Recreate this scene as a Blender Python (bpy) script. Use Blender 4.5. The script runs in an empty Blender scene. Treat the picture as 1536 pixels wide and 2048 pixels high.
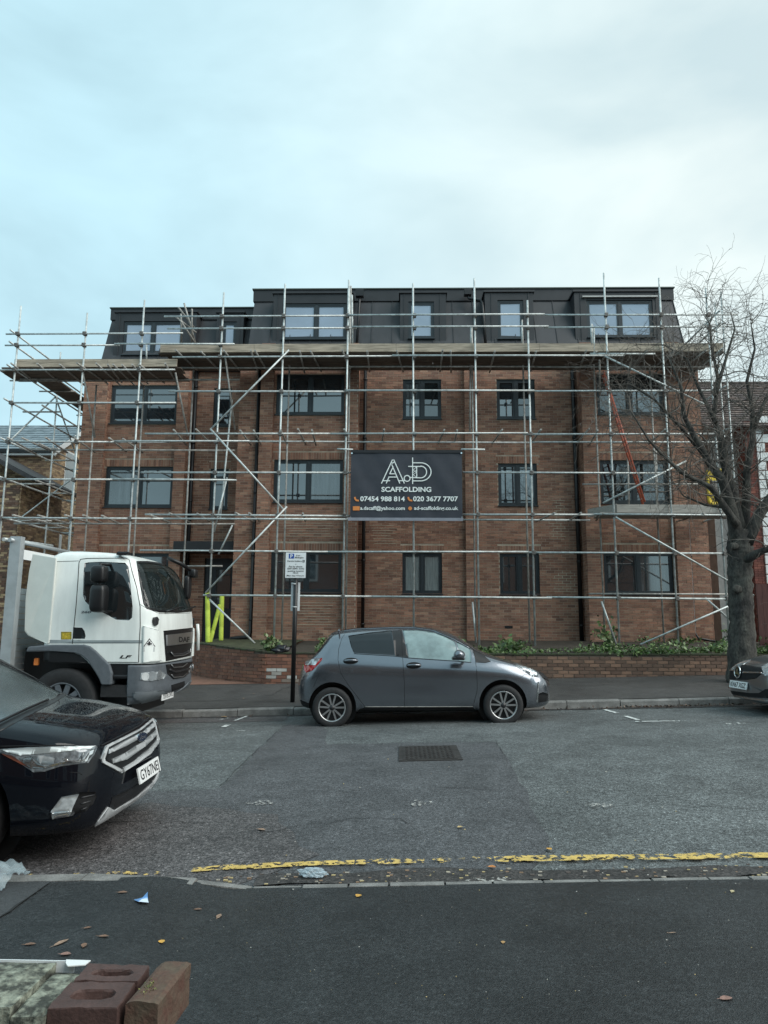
import bpy, bmesh, math, random
from mathutils import Vector, Matrix
from mathutils.bvhtree import BVHTree
from mathutils.geometry import tessellate_polygon
random.seed(7)
S = bpy.context.scene
COL = S.collection
rad = math.radians

# ------------------------------------------------------------------ camera
F_PX, CX, CY = 1420.0, 768.0, 1024.0            # focal length in photograph pixels (24 mm equivalent)
PITCH, YAW, ROLL, EYE = rad(8.85), rad(1.4), rad(0.4), 1.52
_F = Vector((-math.sin(YAW)*math.cos(PITCH), math.cos(YAW)*math.cos(PITCH), math.sin(PITCH)))
_R0 = Vector((math.cos(YAW), math.sin(YAW), 0)); _U0 = _R0.cross(_F)
_R = _R0*math.cos(ROLL)+_U0*math.sin(ROLL); _U = _U0*math.cos(ROLL)-_R0*math.sin(ROLL)
CAM = Vector((0, 0, EYE))
cd = bpy.data.cameras.new('camera'); cam = bpy.data.objects.new('camera', cd); COL.objects.link(cam)
cd.sensor_fit = 'VERTICAL'; cd.sensor_height = 36.0; cd.lens = 36.0*F_PX/2048.0
cd.clip_start = 0.05; cd.clip_end = 3000
cam.matrix_world = Matrix(((_R.x, _U.x, -_F.x, 0), (_R.y, _U.y, -_F.y, 0), (_R.z, _U.z, -_F.z, EYE), (0, 0, 0, 1)))
S.camera = cam
def ray(x, y): return _F+_R*((x-CX)/F_PX)+_U*((CY-y)/F_PX)
def at(x, y, Y):                                  # measured photograph point -> metres, on the plane at distance Y
    d = ray(x, y); return CAM+d*(Y/d.y)
def pix(p):
    d = Vector(p)-CAM; z = d.dot(_F)
    return (CX+F_PX*d.dot(_R)/z, CY-F_PX*d.dot(_U)/z)

# ------------------------------------------------------------------ sky, sun, exposure
SUN = Vector((0.66, -0.38, 0.65)).normalized()
W = bpy.data.worlds.new('World'); S.world = W; W.use_nodes = True
nt = W.node_tree; nt.nodes.clear()
def N(t, typ, **kw):
    n = t.nodes.new(typ)
    for k, v in kw.items(): setattr(n, k, v)
    return n
def L(t, a, b): t.links.new(a, b)
sky = N(nt, 'ShaderNodeTexSky', sky_type='NISHITA'); sky.sun_disc = False
sky.sun_elevation = math.asin(SUN.z); sky.sun_rotation = math.atan2(SUN.x, SUN.y)
sky.air_density = 1.0; sky.dust_density = 2.0
bgs = N(nt, 'ShaderNodeBackground'); bgs.inputs[1].default_value = 0.08; L(nt, sky.outputs[0], bgs.inputs[0])
tc = N(nt, 'ShaderNodeTexCoord')
mp = N(nt, 'ShaderNodeMapping'); mp.inputs['Scale'].default_value = (1, 1, 2.2); L(nt, tc.outputs['Generated'], mp.inputs[0])
n1 = N(nt, 'ShaderNodeTexNoise'); n1.inputs['Scale'].default_value = 2.3; n1.inputs['Detail'].default_value = 5; n1.inputs['Roughness'].default_value = .5
n1.inputs['Distortion'].default_value = .3
L(nt, mp.outputs[0], n1.inputs['Vector'])
dotn = N(nt, 'ShaderNodeVectorMath', operation='DOT_PRODUCT'); L(nt, tc.outputs['Generated'], dotn.inputs[0]); dotn.inputs[1].default_value = Vector((0.86, 0.42, 0.30)).normalized()
mr = N(nt, 'ShaderNodeMapRange'); mr.inputs[1].default_value = .12; mr.inputs[2].default_value = .93; mr.clamp = True; mr.interpolation_type = 'SMOOTHSTEP'
L(nt, dotn.outputs['Value'], mr.inputs[0])
cr = N(nt, 'ShaderNodeValToRGB'); cr.color_ramp.elements[0].position = .35; cr.color_ramp.elements[1].position = .63
cr.color_ramp.elements[0].color = (.40, .60, .67, 1); cr.color_ramp.elements[1].color = (.535, .79, .875, 1)
L(nt, n1.outputs['Fac'], cr.inputs[0])
cw = N(nt, 'ShaderNodeValToRGB'); cw.color_ramp.elements[0].position = .35; cw.color_ramp.elements[1].position = .60
cw.color_ramp.elements[0].color = (.54, .66, .68, 1); cw.color_ramp.elements[1].color = (.77, .845, .815, 1)
L(nt, n1.outputs['Fac'], cw.inputs[0])
mx = N(nt, 'ShaderNodeMix', data_type='RGBA'); L(nt, mr.outputs[0], mx.inputs['Factor']); L(nt, cr.outputs[0], mx.inputs[6]); L(nt, cw.outputs[0], mx.inputs[7])
bgc = N(nt, 'ShaderNodeBackground'); L(nt, mx.outputs[2], bgc.inputs[0]); bgc.inputs[1].default_value = 0.755
ms = N(nt, 'ShaderNodeMixShader'); ms.inputs[0].default_value = .9
L(nt, bgs.outputs[0], ms.inputs[1]); L(nt, bgc.outputs[0], ms.inputs[2])
wo = N(nt, 'ShaderNodeOutputWorld'); L(nt, ms.outputs[0], wo.inputs[0])
sl = bpy.data.lights.new('sun', 'SUN'); sl.energy = 1.5; sl.angle = rad(50); sl.color = (1, .97, .92)
so = bpy.data.objects.new('sun', sl); COL.objects.link(so); so.rotation_euler = SUN.to_track_quat('Z', 'Y').to_euler()
S.view_settings.view_transform = 'Standard'; S.view_settings.look = 'None'; S.view_settings.gamma = 1
S.view_settings.use_curve_mapping = False; S.view_settings.exposure = 0.80

# ------------------------------------------------------------------ helpers
def tag(o, label=None, cat=None, group=None, kind=None):
    if label: o['label'] = label
    if cat: o['category'] = cat
    if group: o['group'] = group
    if kind: o['kind'] = kind
    return o
def wloc(o):
    l = Vector(o.location)
    return l if o.parent is None else l+o.matrix_parent_inverse.translation+wloc(o.parent)
def link(o, parent=None):
    COL.objects.link(o)
    if parent is not None:
        o.parent = parent
        o.matrix_parent_inverse = Matrix.Translation(-wloc(parent))
    return o
def thing(name, label, cat, loc=(0, 0, 0), group=None):
    o = bpy.data.objects.new(name, None); o.empty_display_size = .2; COL.objects.link(o); o.location = loc
    return tag(o, label, cat, group)

class MB:
    def __init__(s): s.v = []; s.f = []; s.sm = []; s.c = []; s.mi = []
    def add(s, vs, fs, smooth=False, col=None, mi=0):
        b = len(s.v); s.v += [tuple(p) for p in vs]
        for f in fs: s.f.append(tuple(i+b for i in f)); s.sm.append(smooth); s.c.append(col); s.mi.append(mi)
        return s
    def box(s, x0, x1, y0, y1, z0, z1, col=None, back=True, mi=0):
        vs = [(x0, y0, z0), (x1, y0, z0), (x1, y1, z0), (x0, y1, z0), (x0, y0, z1), (x1, y0, z1), (x1, y1, z1), (x0, y1, z1)]
        fs = [(0, 1, 5, 4), (1, 2, 6, 5), (3, 0, 4, 7), (4, 5, 6, 7), (3, 2, 1, 0)]
        if back: fs.append((2, 3, 7, 6))
        return s.add(vs, fs, False, col, mi)
    def obox(s, c, sx, sy, sz, ax=None, col=None, ch=0.0, mi=0):      # oriented box; ax = 3 axes; ch = chamfer of the top rim
        c = Vector(c); a = ax or (Vector((1, 0, 0)), Vector((0, 1, 0)), Vector((0, 0, 1)))
        def P(i, j, k): return c+a[0]*(i*sx/2)+a[1]*(j*sy/2)+a[2]*(k*sz/2)
        if ch <= 0:
            vs = [P(-1, -1, -1), P(1, -1, -1), P(1, 1, -1), P(-1, 1, -1), P(-1, -1, 1), P(1, -1, 1), P(1, 1, 1), P(-1, 1, 1)]
            return s.add(vs, [(0, 1, 5, 4), (1, 2, 6, 5), (2, 3, 7, 6), (3, 0, 4, 7), (4, 5, 6, 7), (3, 2, 1, 0)], False, col, mi)
        kx, ky, kz = 1-2*ch/sx, 1-2*ch/sy, 1-2*ch/sz
        vs = []
        for (px_, py_, pz_) in ((1, 1, -1), (1, 1, kz), (kx, ky, 1)):
            vs += [P(-px_, -py_, pz_), P(px_, -py_, pz_), P(px_, py_, pz_), P(-px_, py_, pz_)]
        fs = [(3, 2, 1, 0), (8, 9, 10, 11)]
        for r in (0, 4):
            for i in range(4): j = (i+1) % 4; fs.append((r+i, r+j, r+4+j, r+4+i))
        return s.add(vs, fs, False, col, mi)
    def cyl(s, p0, p1, r, n=8, r2=None, cap=True, smooth=True, col=None, mi=0):
        p0 = Vector(p0); p1 = Vector(p1); d = (p1-p0).normalized(); r2 = r if r2 is None else r2
        a = d.orthogonal().normalized(); b = d.cross(a)
        vs = [p0+(a*math.cos(2*math.pi*i/n)+b*math.sin(2*math.pi*i/n))*r for i in range(n)]
        vs += [p1+(a*math.cos(2*math.pi*i/n)+b*math.sin(2*math.pi*i/n))*r2 for i in range(n)]
        s.add(vs, [(i, (i+1) % n, n+(i+1) % n, n+i) for i in range(n)], smooth, col, mi)
        if cap:
            b0 = len(s.v)-2*n
            s.f.append(tuple(b0+i for i in reversed(range(n)))); s.sm.append(False); s.c.append(col); s.mi.append(mi)
            s.f.append(tuple(b0+n+i for i in range(n))); s.sm.append(False); s.c.append(col); s.mi.append(mi)
        return s
    def tube(s, pts, rs, n=6, smooth=True, cap=True, col=None):
        pts = [Vector(p) for p in pts]
        if not isinstance(rs, (list, tuple)): rs = [rs]*len(pts)
        b0 = len(s.v); a = None
        for i, p in enumerate(pts):
            d = (pts[min(i+1, len(pts)-1)]-pts[max(i-1, 0)])
            d = d.normalized() if d.length > 1e-9 else Vector((0, 0, 1))
            if a is None: a = d.orthogonal().normalized()
            else:
                a = a-d*a.dot(d); a = a.normalized() if a.length > 1e-6 else d.orthogonal().normalized()
            b = d.cross(a)
            s.v += [tuple(p+(a*math.cos(2*math.pi*k/n)+b*math.sin(2*math.pi*k/n))*rs[i]) for k in range(n)]
        for i in range(len(pts)-1):
            for k in range(n):
                s.f.append((b0+i*n+k, b0+i*n+(k+1) % n, b0+(i+1)*n+(k+1) % n, b0+(i+1)*n+k)); s.sm.append(smooth); s.c.append(col); s.mi.append(0)
        if cap:
            e = b0+(len(pts)-1)*n
            for f in (tuple(b0+k for k in reversed(range(n))), tuple(e+k for k in range(n))):
                s.f.append(f); s.sm.append(False); s.c.append(col); s.mi.append(0)
        return s
    def prism(s, pts3, d, col=None, smooth=False, mi=0):             # planar polygon (3D points, any winding) pushed by vector d
        d = Vector(d); p = [Vector(q) for q in pts3]; n = len(p); b0 = len(s.v)
        nrm = Vector((0, 0, 0))
        for i in range(n): nrm += p[i].cross(p[(i+1) % n])
        if nrm.dot(d) < 0: p.reverse()
        s.v += [tuple(q) for q in p]+[tuple(q+d) for q in p]
        tris = tessellate_polygon([p])
        for t in tris:
            a, b, c = t
            nn = (p[b]-p[a]).cross(p[c]-p[a])
            if nn.dot(d) < 0: a, c = c, a
            s.f.append((b0+n+a, b0+n+b, b0+n+c)); s.f.append((b0+c, b0+b, b0+a))
            s.sm += [False, False]; s.c += [col, col]; s.mi += [mi, mi]
        for i in range(n):
            j = (i+1) % n
            s.f.append((b0+i, b0+j, b0+n+j, b0+n+i)); s.sm.append(smooth); s.c.append(col); s.mi.append(mi)
        return s
    def lathe(s, prof, o, ax, n=24, smooth=True, closed=False):      # prof = [(radius, along)], around axis ax through o
        o = Vector(o); ax = Vector(ax).normalized(); a = ax.orthogonal().normalized(); b = ax.cross(a); b0 = len(s.v); m = len(prof)
        for k in range(n):
            t = 2*math.pi*k/n; dr = a*math.cos(t)+b*math.sin(t)
            s.v += [tuple(o+dr*r+ax*h) for r, h in prof]
        for k in range(n):
            k2 = (k+1) % n
            for i in range(m-1 if not closed else m):
                j = (i+1) % m
                s.f.append((b0+k*m+i, b0+k*m+j, b0+k2*m+j, b0+k2*m+i)); s.sm.append(smooth); s.c.append(None); s.mi.append(0)
        return s
    def mesh(s, name, mats):
        me = bpy.data.meshes.new(name); me.from_pydata(s.v, [], s.f)
        me.polygons.foreach_set('use_smooth', s.sm)
        for m in (mats if isinstance(mats, (list, tuple)) else [mats]): me.materials.append(m)
        if any(s.mi): me.polygons.foreach_set('material_index', s.mi)
        if any(c is not None for c in s.c):
            ca = me.color_attributes.new('Col', 'FLOAT_COLOR', 'CORNER'); buf = []
            for f, c in zip(s.f, s.c):
                c = c or (.5, .5, .5)
                buf += [c[0], c[1], c[2], 1.0]*len(f)
            ca.data.foreach_set('color', buf)
        me.update(); return me
    def build(s, name, mat, parent=None, **kw):
        o = bpy.data.objects.new(name, s.mesh(name, mat)); link(o, parent)
        if kw: tag(o, **kw)
        return o
def inst(name, me, loc, parent=None, rot=None):
    o = bpy.data.objects.new(name, me); link(o, parent); o.location = loc
    if rot is not None: o.rotation_euler = rot
    return o
def bevel(o, w=.01, seg=2, ang=40):
    m = o.modifiers.new('bevel', 'BEVEL'); m.width = w; m.segments = seg; m.limit_method = 'ANGLE'; m.angle_limit = rad(ang); m.harden_normals = False
    return o

# ------------------------------------------------------------------ materials
MATS = {}
def mat(name, col=(.5, .5, .5), rough=.6, metal=0., var=.12, vs=5., bump=0., bs=60., spec=.5, coat=0., col2=None, ior=1.5, attr=False, lo=.35, hi=.65, alpha=1., fine=0., stretch=None, rvar=0., emis=None):
    m = bpy.data.materials.new(name); m.use_nodes = True; t = m.node_tree; b = t.nodes['Principled BSDF']
    b.inputs['Roughness'].default_value = rough; b.inputs['Metallic'].default_value = metal; b.inputs['IOR'].default_value = ior
    b.inputs['Specular IOR Level'].default_value = spec; b.inputs['Coat Weight'].default_value = coat; b.inputs['Coat Roughness'].default_value = .04
    b.inputs['Alpha'].default_value = alpha
    tc = N(t, 'ShaderNodeTexCoord'); vec = tc.outputs['Object']
    if stretch:
        mp = N(t, 'ShaderNodeMapping'); mp.inputs['Scale'].default_value = stretch; L(t, vec, mp.inputs[0]); vec = mp.outputs[0]
    n = N(t, 'ShaderNodeTexNoise'); n.inputs['Scale'].default_value = vs; n.inputs['Detail'].default_value = 6; n.inputs['Roughness'].default_value = .62; L(t, vec, n.inputs['Vector'])
    r = N(t, 'ShaderNodeMapRange'); r.inputs[1].default_value = lo; r.inputs[2].default_value = hi; L(t, n.outputs['Fac'], r.inputs[0])
    mx = N(t, 'ShaderNodeMix', data_type='RGBA'); L(t, r.outputs[0], mx.inputs['Factor'])
    if attr:
        at_ = N(t, 'ShaderNodeVertexColor'); at_.layer_name = 'Col'
        d = N(t, 'ShaderNodeMix', data_type='RGBA', blend_type='MULTIPLY'); d.inputs['Factor'].default_value = 1
        L(t, at_.outputs[0], d.inputs[6]); d.inputs[7].default_value = (1-var, 1-var, 1-var, 1)
        u = N(t, 'ShaderNodeMix', data_type='RGBA', blend_type='MULTIPLY'); u.inputs['Factor'].default_value = 1
        L(t, at_.outputs[0], u.inputs[6]); u.inputs[7].default_value = (1+var, 1+var, 1+var, 1)
        L(t, d.outputs[2], mx.inputs[6]); L(t, u.outputs[2], mx.inputs[7])
    else:
        mx.inputs[6].default_value = tuple(c*(1-var) for c in col)+(1,)
        mx.inputs[7].default_value = (tuple(col2) if col2 else tuple(min(1, c*(1+var)) for c in col))+(1,)
    out = mx.outputs[2]
    if fine:
        n2 = N(t, 'ShaderNodeTexNoise'); n2.inputs['Scale'].default_value = bs; n2.inputs['Detail'].default_value = 3; L(t, vec, n2.inputs['Vector'])
        r2 = N(t, 'ShaderNodeMapRange'); r2.inputs[1].default_value = .3; r2.inputs[2].default_value = .7; r2.inputs[3].default_value = 1-fine; r2.inputs[4].default_value = 1+fine; L(t, n2.outputs['Fac'], r2.inputs[0])
        mm = N(t, 'ShaderNodeVectorMath', operation='SCALE'); L(t, out, mm.inputs[0]); L(t, r2.outputs[0], mm.inputs['Scale']); out = mm.outputs[0]
    L(t, out, b.inputs['Base Color'])
    if rvar:
        rr = N(t, 'ShaderNodeMapRange'); rr.inputs[1].default_value = .3; rr.inputs[2].default_value = .7; rr.inputs[3].default_value = rough-rvar; rr.inputs[4].default_value = rough+rvar
        L(t, n.outputs['Fac'], rr.inputs[0]); L(t, rr.outputs[0], b.inputs['Roughness'])
    if bump:
        nb = N(t, 'ShaderNodeTexNoise'); nb.inputs['Scale'].default_value = bs; nb.inputs['Detail'].default_value = 4; L(t, vec, nb.inputs['Vector'])
        bp = N(t, 'ShaderNodeBump'); bp.inputs['Strength'].default_value = bump; bp.inputs['Distance'].default_value = .01; L(t, nb.outputs['Fac'], bp.inputs['Height']); L(t, bp.outputs[0], b.inputs['Normal'])
    if emis:
        b.inputs['Emission Color'].default_value = tuple(emis)+(1,); b.inputs['Emission Strength'].default_value = 1
    MATS[name] = m; return m
def asphalt(name, col, agg=.25, rough=.7, sc=150., stain=.18, wet=.12):
    m = bpy.data.materials.new(name); m.use_nodes = True; t = m.node_tree; b = t.nodes['Principled BSDF']
    tc = N(t, 'ShaderNodeTexCoord'); vec = tc.outputs['Object']
    def noise(s, d=4, r=.6):
        n = N(t, 'ShaderNodeTexNoise'); n.inputs['Scale'].default_value = s; n.inputs['Detail'].default_value = d; n.inputs['Roughness'].default_value = r; L(t, vec, n.inputs['Vector']); return n.outputs['Fac']
    def rng(x, a, b_, c, d):
        r = N(t, 'ShaderNodeMapRange'); r.inputs[1].default_value = a; r.inputs[2].default_value = b_; r.inputs[3].default_value = c; r.inputs[4].default_value = d; L(t, x, r.inputs[0]); return r.outputs[0]
    def mul(a, b_):
        r = N(t, 'ShaderNodeMath', operation='MULTIPLY'); L(t, a, r.inputs[0]); L(t, b_, r.inputs[1]); return r.outputs[0]
    v = N(t, 'ShaderNodeTexVoronoi'); v.inputs['Scale'].default_value = sc; L(t, vec, v.inputs['Vector'])
    sep = N(t, 'ShaderNodeSeparateColor'); L(t, v.outputs['Color'], sep.inputs[0])
    spk = rng(sep.outputs[0], .0, 1., 1-agg, 1+agg)
    hot = rng(sep.outputs[1], .93, 1., 1., 1+agg*2.2)
    sp2 = rng(noise(sc*.22, 3), .3, .7, 1-agg*.6, 1+agg*.6)
    big = rng(noise(.55, 5, .6), .3, .7, 1-stain, 1+stain)
    mid = rng(noise(3.5, 6, .65), .3, .7, 1-stain*.7, 1+stain*.7)
    sp3 = rng(noise(48., 4, .7), .32, .68, 1-agg*.85, 1+agg*.85)
    crk = rng(noise(1.3, 9, .72), .47, .50, .82, 1.)
    k = mul(mul(mul(spk, sp2), mul(big, mid)), mul(hot, mul(sp3, crk)))
    cn = N(t, 'ShaderNodeVectorMath', operation='SCALE'); cn.inputs[0].default_value = col; L(t, k, cn.inputs['Scale']); L(t, cn.outputs[0], b.inputs['Base Color'])
    L(t, rng(noise(.8, 5), .35, .65, rough-wet, rough+wet*.6), b.inputs['Roughness'])
    bp = N(t, 'ShaderNodeBump'); bp.inputs['Strength'].default_value = .55; bp.inputs['Distance'].default_value = .006; L(t, v.outputs['Distance'], bp.inputs['Height']); L(t, bp.outputs[0], b.inputs['Normal'])
    MATS[name] = m; return m
def flaked(name, col, amount=.5, sc=9., rough=.6):                    # worn road paint: bare where it has flaked away
    m = mat(name, col, rough, var=.2, vs=14, bump=.3, bs=120); t = m.node_tree; b = t.nodes['Principled BSDF']
    tc = N(t, 'ShaderNodeTexCoord'); n = N(t, 'ShaderNodeTexNoise'); n.inputs['Scale'].default_value = sc; n.inputs['Detail'].default_value = 8; n.inputs['Roughness'].default_value = .72; L(t, tc.outputs['Object'], n.inputs['Vector'])
    r = N(t, 'ShaderNodeMapRange'); r.inputs[1].default_value = amount; r.inputs[2].default_value = amount+.015; L(t, n.outputs['Fac'], r.inputs[0]); L(t, r.outputs[0], b.inputs['Alpha'])
    return m

mat('brick', attr=True, rough=.85, var=.15, vs=2.2, bump=.5, bs=110, fine=.12)
mat('mortar', (.40, .335, .26), .9, var=.25, vs=3, bump=.3)
mat('mortar_dark', (.15, .12, .095), .9, var=.25, vs=3, bump=.3)
mat('zinc', (.040, .041, .045), .5, metal=.0, var=.22, vs=3, stretch=(1, 1, .25), rvar=.08, spec=.4)
mat('zinc_fascia', (.022, .023, .026), .5, var=.2, vs=2)
mat('frame', (.022, .029, .034), .38, var=.1)
mat('glass', (.018, .026, .032), .03, var=.35, vs=.8, ior=2.6, spec=.5)
mat('glass_curtain', (.06, .075, .082), .04, var=.5, vs=5, ior=2.3, stretch=(2.5, 2.5, .15))
mat('glass_deep', (.008, .012, .014), .03, var=.4, vs=.8, ior=2.2)
mat('glass_blind', (.17, .21, .215), .05, var=.25, vs=9, ior=2.0, stretch=(3, 3, .2))
mat('black_plastic', (.009, .009, .010), .42, var=.2)
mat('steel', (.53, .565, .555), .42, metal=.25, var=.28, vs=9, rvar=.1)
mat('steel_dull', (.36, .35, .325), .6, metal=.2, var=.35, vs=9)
mat('coupler', (.16, .15, .14), .6, metal=.5, var=.5, vs=30)
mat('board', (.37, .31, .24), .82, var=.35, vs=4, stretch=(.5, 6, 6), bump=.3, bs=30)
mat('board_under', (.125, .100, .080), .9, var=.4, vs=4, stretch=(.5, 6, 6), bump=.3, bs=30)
mat('kerb', (.20, .195, .185), .8, var=.3, vs=6, bump=.5, bs=90, fine=.18)
mat('soil', (.045, .036, .026), .95, var=.4, vs=5, bump=.8, bs=25)
mat('white_paint', (.80, .83, .80), .3, var=.07, vs=3, coat=.3, stretch=(2, 2, .5))
mat('rubber', (.016, .016, .017), .75, var=.25, vs=20, bump=.2, bs=80)
mat('chrome', (.70, .72, .73), .16, metal=1, var=.05)
mat('alloy', (.55, .55, .55), .28, metal=.9, var=.08)
mat('alloy_dark', (.02, .02, .022), .4, var=.2)
mat('lamp_clear', (.58, .62, .64), .10, metal=.45, var=.30, vs=16, coat=1, ior=1.6)
mat('lamp_dark', (.20, .22, .235), .1, metal=.3, var=.4, vs=30, coat=1)
mat('lamp_red', (.42, .012, .014), .1, var=.2, coat=1)
mat('plate_white', (.82, .83, .82), .4, var=.03)
mat('plate_text', (.01, .01, .012), .4)
asphalt('road', (.110, .119, .119), agg=.6, rough=.62, sc=120)
asphalt('road_patch', (.082, .084, .088), agg=.5, rough=.60, sc=130)
asphalt('road_patch_old', (.088, .082, .082), agg=.6, rough=.66, sc=90)
asphalt('pavement', (.025, .027, .028), agg=.5, rough=.46, sc=170, stain=.24, wet=.2)
asphalt('pavement_far', (.066, .063, .060), agg=.35, rough=.62, sc=160)
asphalt('ground', (.06, .06, .058), agg=.2)
flaked('yellow_line', (.64, .45, .13), .475, sc=16)
flaked('yellow_line_worn', (.64, .45, .14), .55, sc=13)
flaked('white_line', (.66, .68, .66), .44, sc=12)
flaked('white_line_worn', (.62, .64, .62), .56, sc=14)
# ------------------------------------------------------------------ ground, road, kerbs
SL = .032
def slope(X): return SL*max(-45, min(45, X))
def camber(Y):
    k = (max(4.6, min(12.6, Y))-8.6)/4
    return .02-(.08 if k < 0 else .03)*k*k
def zroad(X, Y): return slope(X)+camber(Y)
KN, KF = 4.60, 12.60                                  # kerb lines, near and far
def drop(X):                                          # near kerb upstand: full at left, dropped for the crossing
    t = max(0, min(1, (-X-.95)/.55)); t = t*t*(3-2*t)
    return .022+.083*t
def znear(X, Y): return slope(X)+camber(KN)+drop(X)+(KN-Y)*.022+(.05*(1-math.exp(-(KN-Y)*1.5)) if X > -1.2 else .05*(1-math.exp(-(KN-Y)*1.5))*max(0, 1-(-X-1.2)/.5))
def zfar(X, Y):
    t = (Y-KF)/3.1
    return (1-t)*(slope(X)+camber(KF)+.125)+t*(.272+.0275*max(-45, min(45, X)))
def sheet(name, xs, ys, zf, m, dz=0, kind='structure', parent=None):
    vs = [(x, y, zf(x, y)+dz) for y in ys for x in xs]; n = len(xs)
    fs = [(j*n+i, j*n+i+1, (j+1)*n+i+1, (j+1)*n+i) for j in range(len(ys)-1) for i in range(n-1)]
    o = MB().add(vs, fs, True).build(name, m, parent)
    if kind: o['kind'] = kind
    return o
def lin(a, b, n): return [a+(b-a)*i/(n-1) for i in range(n)]
sheet('ground', [-900, -300, -100, -60]+lin(-44, 44, 23)+[60, 100, 300, 900], [-900, -200, -40, -6, 1, 4, 8, 12, 16, 22, 40, 120, 900], lambda x, y: slope(x)-.35, MATS['ground'])
sheet('road', lin(-44, 44, 89), lin(KN, KF, 25), zroad, MATS['road'])
XN = sorted(set(lin(-44, 44, 45)+lin(-3, 0, 31)))
sheet('pavement', XN, lin(-4.5, KN-.13, 30), znear, MATS['pavement'])['label'] = 'dark asphalt footway on the near side'
sheet('pavement', lin(-44, 44, 45), lin(KF+.13, 15.75, 12), zfar, MATS['pavement_far'])
sheet('footway_patch', lin(-9, -2.07, 8), lin(2.0, KN-.135, 8), znear, asphalt('pavement_old', (.052, .054, .056), agg=.2, rough=.66, sc=170), .004)
# far kerb: granite stones laid end to end, each its own piece
fk = thing('kerb', None, None, (0, KF, 0)); fk['kind'] = 'structure'
x = -13.0; rr = random.Random(3)
while x < 13:
    l = rr.uniform(.82, 1.02); b = MB(); zt0 = slope(x)+camber(KF)+.127; zt1 = slope(x+l)+camber(KF)+.127; j = rr.uniform(-.006, .006); e = .006
    x0, x1, y0, y1 = x+e, x+l-e, KF+j, KF+.128
    vs = [(x0, y0-.02, zt0-.4), (x1, y0-.02, zt1-.4), (x1, y1, zt1-.4), (x0, y1, zt0-.4),
          (x0, y0, zt0-.025+j), (x1, y0, zt1-.025+j), (x0, y0+.022, zt0+j), (x1, y0+.022, zt1+j), (x1, y1, zt1+j), (x0, y1, zt0+j)]
    b.add(vs, [(0, 1, 5, 4), (4, 5, 7, 6), (6, 7, 8, 9), (1, 2, 8, 7, 5), (3, 0, 4, 6, 9), (2, 3, 9, 8)])
    b.build('kerb_stone', MATS['kerb'], fk); x += l
MB().box(-44, -13, KF, KF+.128, -3, -1.3+0, ).build('kerb_run', MATS['kerb'], fk)
nk = thing('kerb', None, None, (0, KN, 0)); nk['kind'] = 'structure'
x = -9.0
while x < 9:
    drp = x > -1.25
    l = rr.uniform(.24, .34) if drp else rr.uniform(.8, 1.0)
    if not drp and x+l > -1.25: l = -1.25-x+.02
    w = .075 if drp else .125; e = .007 if drp else .005; j = rr.uniform(-.004, .006)
    x0, x1 = x+e, x+l-e
    z0 = slope(x0)+camber(KN)+drop(x0)+.004+j; z1 = slope(x1)+camber(KN)+drop(x1)+.004+j
    y0, y1 = KN-.13+(.13-w if drp else 0), KN+rr.uniform(-.005, .005)
    vs = [(x0, y0, z0-.3), (x1, y0, z1-.3), (x1, y1+.01, z1-.3), (x0, y1+.01, z0-.3), (x0, y0, z0), (x1, y0, z1), (x1, y1-.015, z1), (x0, y1-.015, z0), (x1, y1, z1-.015), (x0, y1, z0-.015)]
    MB().add(vs, [(0, 1, 5, 4), (4, 5, 6, 7), (7, 6, 8, 9), (9, 8, 2, 3), (1, 2, 8, 6, 5), (3, 0, 4, 7, 9)]).build('kerb_stone', MATS['kerb'], nk); x += l
sheet('gutter_joint', XN, [KN-.135, KN-.06], lambda x, y: znear(x, KN-.13)-.006, MATS['pavement'])

# newer asphalt trench patches, laid 4 mm over the road
def poly_sheet(name, pts, m, dz, label=None, jag=.03, seed=1, zf=zroad, step=.25, kind='structure', **kw):
    r = random.Random(seed); out = []
    for i in range(len(pts)):
        a = Vector(pts[i]); c = Vector(pts[(i+1) % len(pts)]); n = max(1, int((c-a).length/step))
        for k in range(n):
            p = a.lerp(c, k/n)
            if k: p = p+Vector((r.uniform(-jag, jag), r.uniform(-jag, jag)))
            out.append(p)
    bm = bmesh.new(); vs = [bm.verts.new((p.x, p.y, 0)) for p in out]; bm.faces.new(vs); bmesh.ops.triangulate(bm, faces=bm.faces[:])
    ys = [p.y for p in out]; y = min(ys)+.5
    while y < max(ys):
        bmesh.ops.bisect_plane(bm, geom=bm.verts[:]+bm.edges[:]+bm.faces[:], plane_co=(0, y, 0), plane_no=(0, 1, 0)); y += .5
    for v in bm.verts: v.co.z = zf(v.co.x, v.co.y)+dz
    bmesh.ops.recalc_face_normals(bm, faces=bm.faces[:])
    if sum(f.normal.z for f in bm.faces) < 0: bmesh.ops.reverse_faces(bm, faces=bm.faces[:])
    me = bpy.data.meshes.new(name); bm.to_mesh(me); bm.free(); me.materials.append(m)
    o = bpy.data.objects.new(name, me); COL.objects.link(o)
    tag(o, label, kw.get('cat'), kw.get('group'), kind); return o
poly_sheet('road_patch', [(-1.78, 11.3), (-1.16, 11.3), (-.93, 9.3), (1.18, 9.22), (1.12, 6.5), (1.02, 5.2), (.75, 4.65), (-7.5, 4.65), (-7.5, 6.75), (-1.72, 7.0)], MATS['road_patch'], .004, seed=4)
poly_sheet('road_patch', [(-6.5, 4.66), (-1.0, 4.66), (-.55, 5.15), (-1.0, 6.1), (-2.2, 6.55), (-6.5, 6.5)], MATS['road_patch_old'], .008, seed=5, jag=.08)
poly_sheet('road_patch', [(-5.4, 11.9), (-1.9, 11.75), (-1.85, 12.58), (-5.4, 12.58)], MATS['road_patch_old'], .004, seed=6)
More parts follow.
